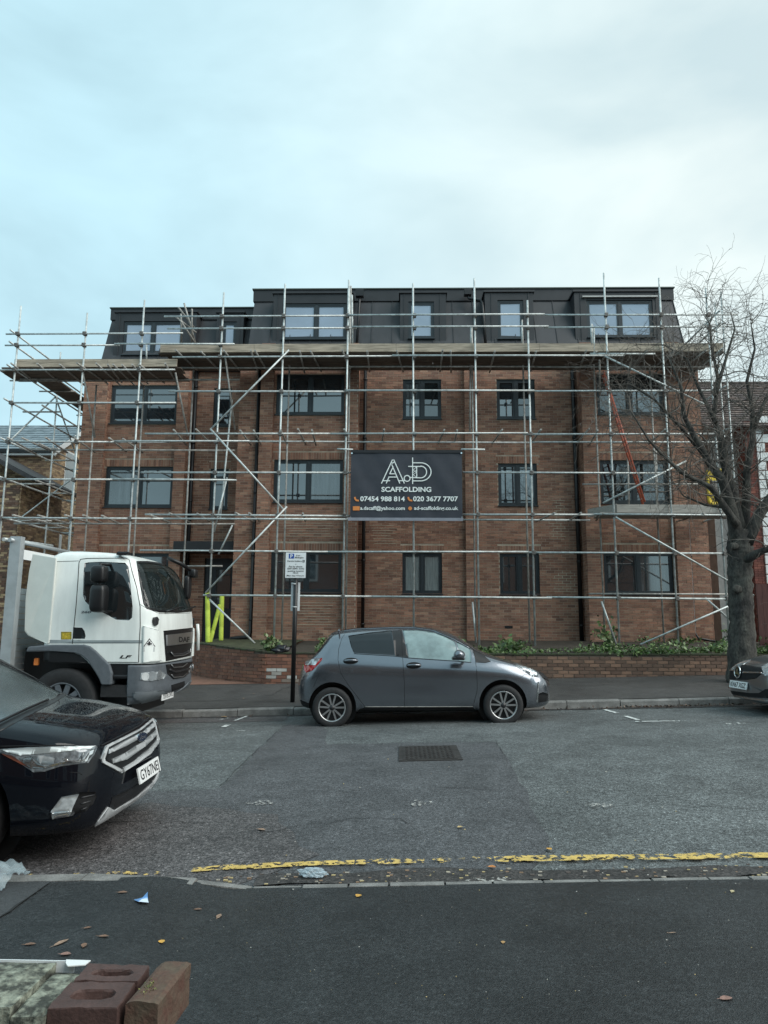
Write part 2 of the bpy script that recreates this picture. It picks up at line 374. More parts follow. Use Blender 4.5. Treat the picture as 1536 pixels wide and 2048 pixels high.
poly_sheet('gutter_grime', [(-.9, 4.62), (9, 4.62), (9, 4.74), (3, 4.82), (1.2, 4.78), (.3, 4.86), (-.9, 4.8)], asphalt('grime', (.042, .038, .036), agg=.5, sc=70), .012, seed=8, jag=.04)
poly_sheet('gutter_grime', [(-6, 12.42), (-2, 12.45), (2.9, 12.4), (4.6, 12.32), (6.5, 12.3), (9, 12.4), (9, 12.6), (-6, 12.6)], MATS['grime'], .008, seed=9, jag=.05)
# road paint
def strip(name, x0, x1, y0, y1, m, label, cat, group=None, dz=.014, curve=None):
    n_ = max(24, int((x1-x0)*26)); xs = lin(x0, x1, n_); vs = []; r_ = random.Random(int(x0*100)); y0_, y1_ = y0, y1; e0 = e1 = 0
    for x in xs:
        c = curve(x) if curve else 0
        e0 = e0*.6+r_.gauss(0, .0045); e1 = e1*.6+r_.gauss(0, .0045); y0, y1 = y0_+e0, y1_+e1
        vs += [(x, y0+c, zroad(x, y0+c)+dz), (x, y1+c, zroad(x, y1+c)+dz)]
    o = MB().add(vs, [(2*i, 2*i+2, 2*i+3, 2*i+1) for i in range(n_-1)]).build(name, m)
    o['kind'] = 'structure'; return o
strip('yellow_line', -1.35, -.30, 4.93, 5.005, MATS['yellow_line'], '', '', dz=.018, curve=lambda x: -.07*max(0, (-.3-x))**1.4)
strip('yellow_line', -.29, .16, 4.925, 5.005, flaked('yellow_line_half', (.64, .45, .14), .50, sc=15), '', '', dz=.017)
strip('yellow_line', .17, .60, 4.93, 5.015, MATS['yellow_line_worn'], '', '', dz=.017)
strip('yellow_line', .62, 9, 4.91, 5.005, MATS['yellow_line'], '', '', dz=.018, curve=lambda x: .012*math.sin(x*1.7))
strip('yellow_line', -4.2, -1.5, 4.8, 4.87, MATS['yellow_line_worn'], '', '', dz=.018)
def dash(p, q, w, m='white_line'):
    p = Vector(p+(0,)); q = Vector(q+(0,)); d = (q-p).normalized(); n = Vector((-d.y, d.x, 0))*w/2; pts = [p-n, q-n, q+n, p+n]
    b = MB().add([(v.x, v.y, zroad(v.x, v.y)+.009) for v in pts], [(0, 1, 2, 3)]); o = b.build('bay_marking', MATS[m]); o['kind'] = 'structure'
def rd(x, y):                                         # photograph point on the road -> plan position
    Z = 0
    for i in range(30):
        d = ray(x, y); P = CAM+d*((Z-EYE)/d.z); Z = zroad(P.x, P.y)
    return (P.x, P.y)
dash(rd(1209, 1420), rd(1234, 1427), .07); dash(rd(1251, 1433), rd(1277, 1441), .07)
dash(rd(1270, 1444), rd(1350, 1443), .06); dash(rd(1352, 1443), rd(1392, 1442.5), .05, 'white_line_worn'); dash(rd(1455, 1449), rd(1490, 1447), .12, 'white_line_worn')
dash(rd(470, 1442), rd(494, 1433), .05); dash(rd(440, 1440), rd(462, 1436), .05, 'white_line_worn'); dash(rd(447, 1455), rd(457, 1450), .08); dash(rd(465, 1463), rd(501, 1463), .05, 'white_line_worn'); dash(rd(405, 1464), rd(418, 1458), .05, 'white_line_worn')
# cracks and tar-sealed joints in the surface
mat('crack', (.018, .018, .018), .7)
def crack(pts, w, seed, zf=zroad, dz=.0105, amp=.05):
    r_ = random.Random(seed); P = []
    for a, c in zip(pts[:-1], pts[1:]):
        a = Vector(a); c = Vector(c); n = max(2, int((c-a).length/.09))
        for k in range(n): P.append(a.lerp(c, k/n)+Vector((r_.gauss(0, amp*.3), r_.gauss(0, amp*.3))))
    P.append(Vector(pts[-1])); vs = []
    for i, p in enumerate(P):
        d = (P[min(i+1, len(P)-1)]-P[max(i-1, 0)]).normalized(); ww = w*r_.uniform(.35, 1.2)*(1 if 0 < i < len(P)-1 else .2)
        for s_ in (-1, 1): q = p+Vector((-d.y, d.x))*(ww*.5*s_); vs.append((q.x, q.y, zf(q.x, q.y)+dz))
    o = MB().add(vs, [(2*i, 2*i+1, 2*i+3, 2*i+2) for i in range(len(P)-1)]).build('road_crack', MATS['crack']); o['kind'] = 'structure'
crack([(1.19, 9.24), (1.16, 8.2)], .008, 1, amp=.02); crack([(-.92, 9.3), (1.18, 9.24)], .014, 2, amp=.03); crack([(-1.72, 7.02), (-1.78, 11.2)], .008, 3, amp=.02); crack([(-1.72, 7.0), (-4, 6.9)], .010, 4, amp=.02)
crack([(2.2, 6.2), (3.1, 5.9), (3.6, 6.3), (4.4, 6.1)], .012, 5, amp=.1); crack([(-1.1, 5.6), (-.2, 6.0), (.2, 5.7)], .007, 6, amp=.1); crack([(.3, 6.9), (.9, 6.7)], .008, 7, amp=.1); crack([(2.6, 8.4), (4.6, 8.1), (5.6, 8.5)], .010, 8, amp=.1)
crack([(-1.5, 5.9), (-2.4, 6.0), (-2.6, 5.7)], .008, 11, dz=.014, amp=.1)
crack([(-2.06, 2.9), (-2.07, 4.44)], .016, 9, znear, .007, .02); crack([(-6, 13.6), (-3.2, 13.5), (-2.5, 14.1), (-2.3, 15.4)], .016, 10, zfar, .004, .08)
# manhole cover
mhc = thing('manhole_cover', 'rectangular cast iron manhole cover set in the dark road patch', 'manhole cover', (.32, 8.53, zroad(.32, 8.53)))
x0, x1, y0, y1 = .02, .64, 8.12, 8.95; zc = zroad(.3, 8.5)
mat('iron', (.040, .036, .034), .62, metal=.3, var=.35, vs=12, bump=.3)
MB().obox((.33, 8.53, zc+.003), .70, .92, .02, (Vector((1, 0, SL)).normalized(), Vector((0, 1, 0)), Vector((-SL, 0, 1)).normalized())).build('frame', MATS['iron'], mhc)
b = MB()
for i in range(11):
    for j in range(15):
        xx = x0+.03+(x1-x0-.06)*(i+.5)/11; yy = y0+.02+(y1-y0-.04)*(j+.5)/15
        b.obox((xx, yy, zc+.016+SL*(xx-.33)), .036 if (i+j) % 2 else .018, .016 if (i+j) % 2 else .038, .010)
b.build('tread_pattern', MATS['iron'], mhc)['kind'] = 'stuff'
MB().obox((.33, 8.53, zc+.006), x1-x0-.02, y1-y0-.02, .022, (Vector((1, 0, SL)).normalized(), Vector((0, 1, 0)), Vector((-SL, 0, 1)).normalized())).build('lid', MATS['iron'], mhc)
# ------------------------------------------------------------------ bricks
PAL = [(.262, .134, .09), (.285, .146, .097), (.23, .118, .08), (.30, .162, .108), (.27, .152, .106), (.20, .105, .075), (.325, .19, .13), (.245, .136, .096)]
PAL_BUFF = [(.42, .30, .18), (.48, .34, .20), (.35, .24, .145), (.30, .20, .13), (.52, .38, .24), (.25, .17, .115)]
PAL_RED = [(.15, .05, .04), (.17, .058, .044), (.13, .045, .036), (.19, .07, .05)]
PAL_DARK = [(.155, .088, .062), (.18, .10, .07), (.13, .078, .058), (.21, .12, .08), (.115, .075, .055), (.20, .13, .095)]
def bcol(r, pal):
    c = r.choice(pal); k = r.uniform(.86, 1.30); return (c[0]*k, c[1]*k, c[2]*k)
def courses(x0, x1, z0, z1, holes, r, soldiers=(), L_=.225, H_=.075):
    """stretcher bond rectangles (xa, xb, za, zb) clipped to holes (hx0, hx1, hz0, hz1)"""
    out = []; blk = list(holes)+list(soldiers); k = 0; z = z0
    while z < z1-.02:
        za, zb = z+.005, min(z+H_-.005, z1)
        x = x0-(L_/2 if k % 2 else 0); row = []
        while x < x1:
            a, b = max(x+.005, x0), min(x+L_-.005, x1)
            if b-a > .03: row.append((a, b))
            x += L_
        for h in blk:
            if zb > h[2]+.01 and za < h[3]-.01:
                nr = []
                for a, b in row:
                    if b <= h[0] or a >= h[1]: nr.append((a, b)); continue
                    if a < h[0]-.03: nr.append((a, h[0]))
                    if b > h[1]+.03: nr.append((h[1], b))
                row = nr
        out += [(a, b, za, zb) for a, b in row]; z += H_; k += 1
    for s in soldiers:
        x = s[0]
        while x < s[1]-.03: out.append((x+.005, min(x+.07, s[1]), s[2]+.004, s[3]-.004)); x += .075
    return out
def slab_holes(b, x0, x1, z0, z1, y, holes, reveal, mi=0):
    xs = sorted(set([x0, x1]+[h[0] for h in holes]+[h[1] for h in holes])); zs = sorted(set([z0, z1]+[h[2] for h in holes]+[h[3] for h in holes]))
    for i in range(len(xs)-1):
        for j in range(len(zs)-1):
            xm, zm = (xs[i]+xs[i+1])/2, (zs[j]+zs[j+1])/2
            if any(h[0] < xm < h[1] and h[2] < zm < h[3] for h in holes): continue
            b.add([(xs[i], y, zs[j]), (xs[i+1], y, zs[j]), (xs[i+1], y, zs[j+1]), (xs[i], y, zs[j+1])], [(0, 1, 2, 3)], mi=mi)
    for h in holes:
        a, c, d, e = h
        b.add([(a, y, d), (a, y, e), (a, y+reveal, e), (a, y+reveal, d)], [(0, 1, 2, 3)], mi=mi).add([(c, y, d), (c, y+reveal, d), (c, y+reveal, e), (c, y, e)], [(0, 1, 2, 3)], mi=mi)
        b.add([(a, y, d), (a, y+reveal, d), (c, y+reveal, d), (c, y, d)], [(0, 1, 2, 3)], mi=mi).add([(a, y, e), (c, y, e), (c, y+reveal, e), (a, y+reveal, e)], [(0, 1, 2, 3)], mi=mi)
_bm_cache = {}
def brick_piece(w, h, d, r, pal, parent, loc, rot=None):
    key = (round(w, 2), round(h, 2), id(pal), r.randrange(6))
    if key not in _bm_cache:
        m = MB(); m.obox((0, 0, 0), round(w, 2), h, d, (Vector((1, 0, 0)), Vector((0, 0, 1)), Vector((0, -1, 0))), bcol(r, pal), ch=.004); _bm_cache[key] = m.mesh('brick', MATS['brick'])
    return inst('brick', _bm_cache[key], loc, parent, rot)

# ------------------------------------------------------------------ apartment block
apt = thing('apartment_building', 'three storey red brown brick apartment block with dark mansard roof behind scaffold', 'building', (0, 20, .9))
BZ0, BZ1 = .55, 9.62
G, F1, F2 = (2.34, 3.51), (4.90, 6.15), (7.50, 8.72)
secs = [  # x0, x1, y of face, window x-range or None, floors
    (-4.76, -4.10, 20.0, []), (-4.10, -3.72, 19.8, []),
    (-3.72, -1.62, 19.95, [(-3.67, -1.67, G), (-3.67, -1.67, F1), (-3.67, -1.67, F2)]),
    (-1.62, -1.25, 19.8, []),
    (-1.25, 1.86, 20.4, [(.04, 1.18, G), (.04, 1.18, F1), (.04, 1.18, F2)]), (1.86, 2.13, 20.27, []),
    (2.13, 5.17, 20.4, [(2.83, 3.96, G), (2.83, 3.96, F1), (2.83, 3.96, F2)]),
    (5.17, 5.60, 19.8, []), (5.60, 7.64, 19.95, [(5.66, 7.58, G), (5.66, 7.58, F1), (5.66, 7.58, F2)]), (7.64, 8.02, 19.8, []), (8.02, 8.62, 20.0, []),
    (-9.74, -9.02, 20.75, []), (-9.02, -6.85, 20.9, [(-8.96, -6.89, G), (-8.96, -6.89, F1), (-8.96, -6.89, F2)]), (-6.85, -6.52, 20.75, []),
    (-6.52, -4.76, 21.2, [(-5.85, -5.29, F1), (-5.85, -5.29, F2), (-5.90, -4.96, (.55, 3.40))]),
]
rb = random.Random(11)
mort = MB(); stuffb = MB(); nb = 0
wall_o = MB()
wl = bpy.data.objects.new('wall', None)
wall_faces = []; wins = []
for (x0, x1, y, ws) in secs:
    holes = [(a, c, f[0], f[1]) for a, c, f in ws]
    sold = [(a-.06, c+.06, f[1], f[1]+.215) for a, c, f in ws if f is not F2 and f[1] > 3.45]
    zt_ = BZ1 if x1 > -4.7 else 9.25
    slab_holes(mort, x0, x1, BZ0, zt_, y+.007, holes, .11)
    for (a, b, za, zb) in courses(x0, x1, BZ0, zt_, holes, rb, sold): wall_faces.append((a, b, za, zb, y))
    for a, c, f in ws: wins.append((a, c, f[0], f[1], y))
# returns between the stepped faces, party ends
def ret(x, ya, yb, z0=BZ0, z1=BZ1):
    k = 0; z = z0
    s = 1
    while z < z1-.02:
        yy = min(ya, yb)
        while yy < max(ya, yb)-.02:
            e = min(yy+.1025+(.1125 if k % 2 else 0), max(ya, yb))
            stuffb.box(x-.006, x+.006, yy+.004, e-.006, z+.005, z+.07, bcol(rb, PAL)); yy = e
        z += .075; k += 1
    mort.add([(x, ya, z0), (x, yb, z0), (x, yb, z1), (x, ya, z1)], [(0, 1, 2, 3)])
for x, ya, yb in ((-4.76, 20.0, 21.2), (-4.1, 19.8, 20.0), (-3.72, 19.8, 19.95), (-1.62, 19.8, 19.95), (-1.25, 19.8, 20.4), (1.86, 20.27, 20.4), (2.13, 20.27, 20.4), (5.17, 19.8, 20.4), (5.6, 19.8, 19.95), (7.64, 19.8, 19.95), (8.02, 19.8, 20.0), (-9.02, 20.75, 20.9), (-6.85, 20.75, 20.9), (-6.52, 20.75, 21.2)):
    ret(x, ya, yb, z1=9.25 if x < -6 else BZ1)
ret(-9.74, 20.75, 31.0, z1=9.25); ret(8.62, 20.0, 31)
mort.add([(-9.7, 31, .3), (8.6, 31, .3), (8.6, 31, 9.2), (-9.7, 31, 9.2)], [(0, 1, 2, 3)])
wall = mort.build('wall', MATS['mortar'], apt)
# the 300 largest-showing bricks singly, the rest as one mass
wall_faces.sort(key=lambda q: (q[4]*q[4]+((q[0]+q[1])/2-.3)**2+((q[2]+q[3])/2-2.2)**2) if (q[2] > 1.3 and q[1]-q[0] > .2) else 1e9)
for i, (a, b, za, zb, y) in enumerate(wall_faces):
    if i < 300: brick_piece(b-a, zb-za, .05, rb, PAL, wall, ((a+b)/2, y+.025, (za+zb)/2))
    else:
        j = rb.uniform(-.003, .003)
        stain = 1.0
        c = bcol(rb, PAL)
        stuffb.box(a, b, y+j, y+.05, za, zb, c, back=False)
o = stuffb.build('brickwork', MATS['brick'], wall); o['kind'] = 'stuff'
# white efflorescence on some mortar, airbricks
def patch_mortar(x0, x1, z0, z1, y, nm='mortar_light'):
    if nm not in MATS: mat(nm, (.48, .43, .33), .9, var=.2)
    b = MB(); z = math.ceil((z0-BZ0)/.075)*.075+BZ0
    while z < z1:
        a = x0+rb.uniform(0, .25); c = x1-rb.uniform(0, .25)
        b.box(a, c, y-.0045, y+.01, z-.006, z+.006)
        k = int(round((z-BZ0)/.075)); xx = secs[6][0]-(.1125 if k % 2 else 0)
        while xx < c:
            if xx > a: b.box(xx-.006, xx+.006, y-.004, y+.01, z+.006, z+.069)
            xx += .225
        z += .075
    b.build('pointing', MATS[nm], wall)['kind'] = 'stuff'
patch_mortar(4.25, 4.85, 3.9, 5.1, 20.4); patch_mortar(4.3, 5.1, 2.4, 3.0, 20.4); patch_mortar(-1.0, -.1, 3.75, 4.35, 20.4)
patch_mortar(-2.9, -1.8, 1.4, 2.1, 19.95); patch_mortar(-3.4, -1.9, 3.9, 4.5, 19.95)
for (x, z) in ((3.05, 1.42), (-.3, 9.15), (2.0, 9.15), (.95, 9.2)):
    b = MB().box(x-.11, x+.11, 20.388, 20.42, z-.035, z+.035)
    b.build('air_brick', MATS['black_plastic'] if z < 2 else MATS['plate_white'], wall)
# windows
def window(x0, x1, z0, z1, y, lights, parent, bars=None, glassm='glass', sill=True, top=0, fm='frame'):
    fy = y+.055; fr = MB(); t = .055
    fr.box(x0, x1, fy, fy+.07, z0, z0+t).box(x0, x1, fy, fy+.07, z1-t, z1).box(x0, x0+t, fy, fy+.07, z0+t, z1-t).box(x1-t, x1, fy, fy+.07, z0+t, z1-t)
    w = fr.build('window', MATS[fm], parent)
    n = len(lights)+1; xs = [x0+t]+[x0+(x1-x0)*k for k in lights]+[x1-t]
    m = MB()
    for k in lights: xm = x0+(x1-x0)*k; m.box(xm-.04, xm+.04, fy-.004, fy+.068, z0+t, z1-t)
    if top:
        for i in range(n): m.box(xs[i]+.045, xs[i+1]-.045, fy-.003, fy+.06, z1-top-.02, z1-top+.02)
    if m.v: m.build('mullion', MATS[fm], w)
    for i in range(n):
        a = xs[i]+(.04 if i else 0); c = xs[i+1]-(.04 if i < n-1 else 0); s = MB(); q = .042
        s.box(a+.002, c-.002, fy+.008, fy+.05, z0+t+.002, z0+t+q).box(a+.002, c-.002, fy+.008, fy+.05, z1-t-q, z1-t-.002).box(a+.002, a+q, fy+.008, fy+.05, z0+t+q, z1-t-q).box(c-q, c-.002, fy+.008, fy+.05, z0+t+q, z1-t-q)
        s.build('sash', MATS[fm], w)
        g = glassm[i % len(glassm)] if isinstance(glassm, (list, tuple)) else glassm
        tl = rb.uniform(-.005, .005)
        MB().add([(a+q-.01, fy+.03+tl, z0+t+q-.01), (c-q+.01, fy+.03-tl, z0+t+q-.01), (c-q+.01, fy+.032-tl, z1-t-q+.01), (a+q-.01, fy+.032+tl, z1-t-q+.01)], [(0, 1, 2, 3)]).build('pane', MATS[g], w)
    if sill: MB().box(x0-.02, x1+.02, y-.045, fy+.03, z0-.03, z0-.002).build('sill', MATS[fm], w)
    return w
for (a, c, z0, z1, y) in wins:
    if z0 < 1: continue
    wide = c-a > 1.5
    g = 'glass'
    if z0 < 3 and .0 < a < .1: g = 'glass_blind'
    if g == 'glass': g = [rb.choice(['glass', 'glass', 'glass', 'glass_curtain', 'glass_deep']) for _ in range(2)]
    window(a, c, z0, z1, y, [.5] if c-a > .8 else [], apt, glassm=g, top=0)
# entrance recess
MB().box(-5.9, -4.96, 21.27, 21.32, .55, 3.4).build('door', mat('door_dark', (.018, .02, .024), .4), apt)
dr = MB().box(-5.55, -5.12, 21.25, 21.275, 1.9, 3.05).build('door_pane', MATS['glass'], apt)
cn = MB().box(-6.56, -4.78, 20.2, 21.2, 3.53, 3.80); bevel(cn.build('porch_canopy', MATS['zinc_fascia'], apt), .01)
# rainwater pipes
def pipe(pts, r=.038, name='downpipe'):
    o = MB().tube(pts, r, 10).build(name, MATS['black_plastic'], apt); z = pts[-1][2]+.5
    while z < pts[0][2]-.4:
        MB().cyl((pts[0][0], pts[0][1], z), (pts[0][0], pts[0][1], z+.05), r+.012, 10).build('pipe_bracket', MATS['black_plastic'], o); z += 1.8
    return o
pipe([(-1.08, 20.3, 9.5), (-1.08, 20.3, .95)], .05); pipe([(5.06, 20.28, 9.5), (5.06, 20.28, .95)], .062); pipe([(-4.17, 19.92, 9.4), (-4.17, 19.92, 1.25), (-4.22, 19.85, 1.1), (-4.7, 19.8, 1.05)], .058)
pipe([(-4.83, 21.05, 9.4), (-4.83, 21.05, 1.0)], .06); pipe([(-6.40, 21.1, 9.4), (-6.40, 21.1, 1.0)], .06); pipe([(8.06, 19.93, 9.2), (8.06, 19.93, 1.3), (8.1, 19.8, 1.15), (8.5, 19.7, 1.08)], .032)
# mansard roof: base, standing seam panels, fascia, dormers
def mansard(x0, x1, yb, yt, zb, zf, zt, parent):
    core = MB(); e = .02
    core.add([(x0, yb+e, zb), (x1, yb+e, zb), (x1, yt+e, zf), (x0, yt+e, zf), (x0, 31, zb), (x1, 31, zb), (x1, 31, zt-.05), (x0, 31, zt-.05), (x1, yt+.03, zt-.05), (x0, yt+.03, zt-.05)],
             [(0, 1, 2, 3), (3, 2, 8, 9), (9, 8, 6, 7), (1, 5, 6, 8, 2), (4, 0, 3, 9, 7), (4, 5, 1, 0)])
    rf = core.build('roof', MATS['zinc'], parent)
    n = max(1, int(round((x1-x0)/.62))); w = (x1-x0)/n; d = Vector((0, yt-yb, zf-zb)); nn = Vector((0, -d.z, d.y)).normalized()
    for i in range(n):
        a, c = x0+i*w+.008, x0+(i+1)*w-.008; o = nn*.012+nn*rb.uniform(0, .006)
        b = MB(); P = [Vector((a, yb, zb)), Vector((c, yb, zb)), Vector((c, yt, zf)), Vector((a, yt, zf))]
        b.add([p+o for p in P]+[p-nn*.01 for p in P], [(0, 1, 2, 3), (0, 4, 5, 1), (1, 5, 6, 2), (3, 7, 4, 0), (2, 6, 7, 3)])
        m = Vector((c+.008, 0, 0))
        b.add([Vector((c, yb, zb))+nn*.01, Vector((c+.016, yb, zb))+nn*.01, Vector((c+.016, yt, zf))+nn*.01, Vector((c, yt, zf))+nn*.01]+[Vector((c, yb, zb))+nn*.04, Vector((c+.016, yb, zb))+nn*.04, Vector((c+.016, yt, zf))+nn*.04, Vector((c, yt, zf))+nn*.04], [(4, 5, 6, 7), (0, 4, 7, 3), (1, 2, 6, 5)])
        b.build('cladding_panel', MATS['zinc'], rf)
    MB().box(x0-.03, x1+.03, yt-.06, yt+.2, zf, zt).build('fascia', MATS['zinc_fascia'], rf)
    MB().box(x0-.06, x1+.06, yt-.10, 31.1, zt, zt+.035).build('roof_edge_trim', mat('trim', (.06, .075, .065), .5), rf)
    return rf
mansard(-4.64, 8.40, 20.28, 20.98, 9.62, 11.46, 11.84, apt)
mansard(-9.44, -4.66, 20.97, 21.68, 9.25, 11.18, 11.56, apt)
def dormer(x0, x1, y, z0, z1, yb, wx0, wx1, wz0, wz1, lights, g='glass'):
    b = MB(); slab_holes(b, x0, x1, z0, z1, y, [(wx0, wx1, wz0, wz1)], .09)
    b.add([(x0, y, z0), (x0, yb, z0), (x0, yb, z1), (x0, y, z1)], [(3, 2, 1, 0)]).add([(x1, y, z0), (x1, yb, z0), (x1, yb, z1), (x1, y, z1)], [(0, 1, 2, 3)])
    d = b.build('dormer', MATS['zinc_fascia'], apt)
    MB().box(x0-.04, x1+.04, y-.05, yb, z1, z1+.06).build('dormer_roof', MATS['zinc_fascia'], d)
    window(wx0, wx1, wz0, wz1, y-.02, lights, apt, glassm=g)
    xx = x0
    for sx0, sx1 in ((x0, wx0), (wx1, x1)):
        if sx1-sx0 > .12:
            m = (sx0+sx1)/2; MB().box(m-.008, m+.008, y-.018, y, z0, z1-.01).build('seam', MATS['zinc'], d)
mat('glass_dormer_sky', (.26, .32, .41), .06, var=.10, vs=.7, ior=2.2)  # pale blue base colour holds the reflected sky of the dormer panes
dormer(-3.92, -1.52, 20.38, 9.64, 11.44, 21.2, -3.64, -1.68, 9.98, 11.14, [.53], 'glass_dormer_sky')
dormer(-.05, 1.34, 20.38, 9.64, 11.44, 21.2, .20, .98, 10.0, 11.18, [], 'glass_dormer_sky')
dormer(2.52, 3.98, 20.38, 9.64, 11.46, 21.2, 2.90, 3.68, 9.98, 11.22, [], 'glass_dormer_sky')
dormer(5.22, 7.76, 20.38, 9.64, 11.46, 21.2, 5.58, 7.56, 10.02, 11.20, [.5], 'glass_dormer_sky')
dormer(-9.10, -6.50, 21.15, 9.27, 11.20, 21.8, -8.82, -6.92, 9.80, 10.92, [.5], 'glass_dormer_sky')
dormer(-5.85, -5.0, 21.15, 9.27, 11.18, 21.8, -5.66, -5.22, 9.85, 10.90, [], 'glass_dormer_sky')
MB().box(5.45, 7.70, 20.30, 20.376, 11.27, 11.31).build('drip_flashing', mat('galv', (.42, .42, .4), .5, metal=.3), apt)
for (px_, z) in ((-1.22, 11.62), (2.02, 11.66)):
    pass
h1 = MB().box(-1.42, -1.18, 20.52, 20.72, 11.45, 11.66).build('hopper_head', MATS['black_plastic'], apt); MB().tube([(-1.3, 20.62, 11.45), (-1.3, 20.55, 11.3), (-1.35, 20.25, 9.7)], .04, 8).build('downpipe', MATS['black_plastic'], apt)
h2 = MB().box(1.92, 2.14, 20.55, 20.75, 11.5, 11.68).build('hopper_head', MATS['black_plastic'], apt); MB().tube([(2.03, 20.65, 11.5), (2.06, 20.6, 11.38), (2.42, 20.52, 11.28), (2.45, 20.45, 11.15), (2.50, 20.2, 9.7)], .045, 8).build('downpipe', MATS['black_plastic'], apt)
# ------------------------------------------------------------------ scaffold
sc = thing('scaffold', 'galvanised tube and board scaffold standing across the whole brick facade', 'scaffold', (0, 18.4, .9))
YO, YI = 18.40, 19.45
TR = .0252
rs = random.Random(5)
_tube = {}
def stube(name, p, q, r=TR, m='steel'):
    return MB().cyl(p, q, r, 8).build(name, MATS[m], sc)
std = {}                                              # outer standards: name -> (X, z top)
ZB = .95
SX = {}
for k, (px_, top, zb) in {1: (24, 612, .2), 2: (160, 626, .3), 3: (275, 600, .3), 4: (436, 585, .55), 5: (562, 568, ZB), 6: (692, 560, ZB), 7: (828, 567, ZB), 8: (952, 557, ZB), 9: (1058, 601, ZB), 10: (1218, 546, ZB), 11: (1330, 556, ZB)}.items():
    X = at(px_, 805, YO).x; SX[k] = X
    zt = at(px_+(px_-828)*-.02, top, YO).z
    stube('standard', (X, YO, zb), (X+rs.uniform(-.03, .03), YO, zt))
    MB().box(X-.075, X+.075, YO-.075, YO+.075, zb-.03, zb-.022).build('base_plate', MATS['steel_dull'], sc)
SX[12] = at(1433, 900, YO).x; stube('standard', (SX[12], YO, 1.0), (SX[12], YO, at(1406, 576, YO).z))
for (px_, py_, Y) in ((1442, 584, 19.9), (1430, 606, 21.6)):
    p = at(px_, py_, Y); stube('standard', (p.x, Y, 1.0), p)
# inner standards
for (px_, py_, t) in ((193, 770, 770), (288, 770, 770), (385, 787, 740), (577, 800, 720), (701, 620, 572), (944, 700, 655), (1048, 800, 640), (1189, 760, 650), (1304, 825, 700)):
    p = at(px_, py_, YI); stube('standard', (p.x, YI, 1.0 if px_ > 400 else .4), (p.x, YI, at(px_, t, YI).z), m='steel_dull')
coup = MB(); coup.obox((0, 0, 0), .088, .125, .10, ch=.014); coup.cyl((.045, -.02, -.03), (.045, -.02, .05), .012, 6); COUP = coup.mesh('coupler', MATS['coupler'])
def ledger(px0, px1, py, Y=YO-.05, name='ledger', cps=(), m='steel', py1=None):
    a = at(px0, py, Y); c = at(px1, py1 if py1 is not None else py+(px1-px0)*.002, Y); z = (a.z+c.z)/2
    # long runs are tubes of up to six metres joined end to end
    n = max(1, int(math.ceil((c.x-a.x)/6.3))); x0 = a.x
    for i in range(n):
        x1 = a.x+(c.x-a.x)*(i+1)/n
        dz = rs.uniform(-.012, .012)
        stube(name, (x0-(.12 if i else 0), Y-(.05 if i % 2 else 0), z+dz), (x1, Y-(.05 if i % 2 else 0), z+rs.uniform(-.012, .012)), m=m); x0 = x1
    for k in cps:
        if a.x-.05 < SX[k] < c.x+.05: inst('coupler', COUP, (SX[k]+.01, Y+.01, z), sc)
    return z
R_ = (4, 5, 6, 7, 8, 9, 10, 11, 12); L_ = (1, 2, 3, 4)
zg1 = ledger(328, 1476, 633, name='guard_rail', cps=R_, py1=628); zg2 = ledger(335, 1484, 659, name='guard_rail', cps=R_, py1=651)
ledger(12, 366, 669, name='guard_rail', cps=L_, py1=665); ledger(10, 470, 692, name='guard_rail', cps=L_, py1=687)
zL = ledger(345, 1248, 712, cps=R_); ledger(1180, 1310, 708, Y=YO-.1)
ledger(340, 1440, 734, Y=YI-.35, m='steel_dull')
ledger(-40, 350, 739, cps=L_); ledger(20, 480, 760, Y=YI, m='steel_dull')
ledger(338, 1440, 781, cps=R_); ledger(18, 352, 805, cps=L_)
ledger(290, 1445, 866.5, cps=R_); zT2 = ledger(-20, 1445, 884, Y=YI, m='steel', py1=884)
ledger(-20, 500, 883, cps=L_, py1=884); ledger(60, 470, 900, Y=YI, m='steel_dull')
ledger(282, 702, 944.5, cps=R_); ledger(925, 1330, 945, cps=R_); ledger(0, 474, 958, cps=L_, py1=961)
ledger(290, 700, 1030, cps=R_); ledger(925, 1470, 1029, cps=R_); ledger(-20, 700, 1036, cps=L_, py1=1039); ledger(925, 1180, 1039, Y=YI); ledger(28, 470, 1047, Y=YI, m='steel_dull')
ledger(280, 1452, 1101, cps=R_, py1=1107); ledger(375, 445, 1132, Y=YI, m='steel_dull')
ledger(406, 1458, 1191, cps=R_, py1=1197); ledger(1178, 1456, 1188, Y=YI, m='steel_dull')
ledger(1165, 1400, 968, Y=YI, m='steel_dull'); ledger(1200, 1470, 1019, Y=YI, m='steel_dull')
ledger(674, 706, 898.5, Y=YO-.12, name='banner_rail'); ledger(922, 970, 898.5, Y=YO-.12, name='banner_rail'); 
# transoms across the scaffold
def transoms(pxs, py, y0=YO-.22, y1=YI+.25, dz=.05, nm='transom', m='steel_dull'):
    for px_ in pxs:
        p = at(px_, py, YO); sk = rs.uniform(-.10, .10)
        stube(nm, (p.x-sk, y0+rs.uniform(-.1, .06), p.z+dz), (p.x+sk, y1+rs.uniform(-.1, .25), p.z+dz+rs.uniform(-.02, .02)), m=m)
transoms([362, 410, 455, 500, 515, 598, 627, 690, 735, 800, 885, 905, 990, 1075, 1175, 1195, 1215, 1290, 1345, 1400, 1440], 711, y1=YI+.2)
transoms([30, 80, 125, 170, 200, 215, 230, 248, 265, 290, 330], 738, y1=YI+.25)
transoms([345, 395, 480, 505, 560, 598, 622, 690, 765, 885, 915, 1000, 1080, 1175, 1200, 1330], 866, y0=YO-.15, dz=.05)
transoms([345, 395, 480, 500, 602, 688, 1100, 1160, 1210, 1400], 1032, y0=YO-.15, dz=.05)
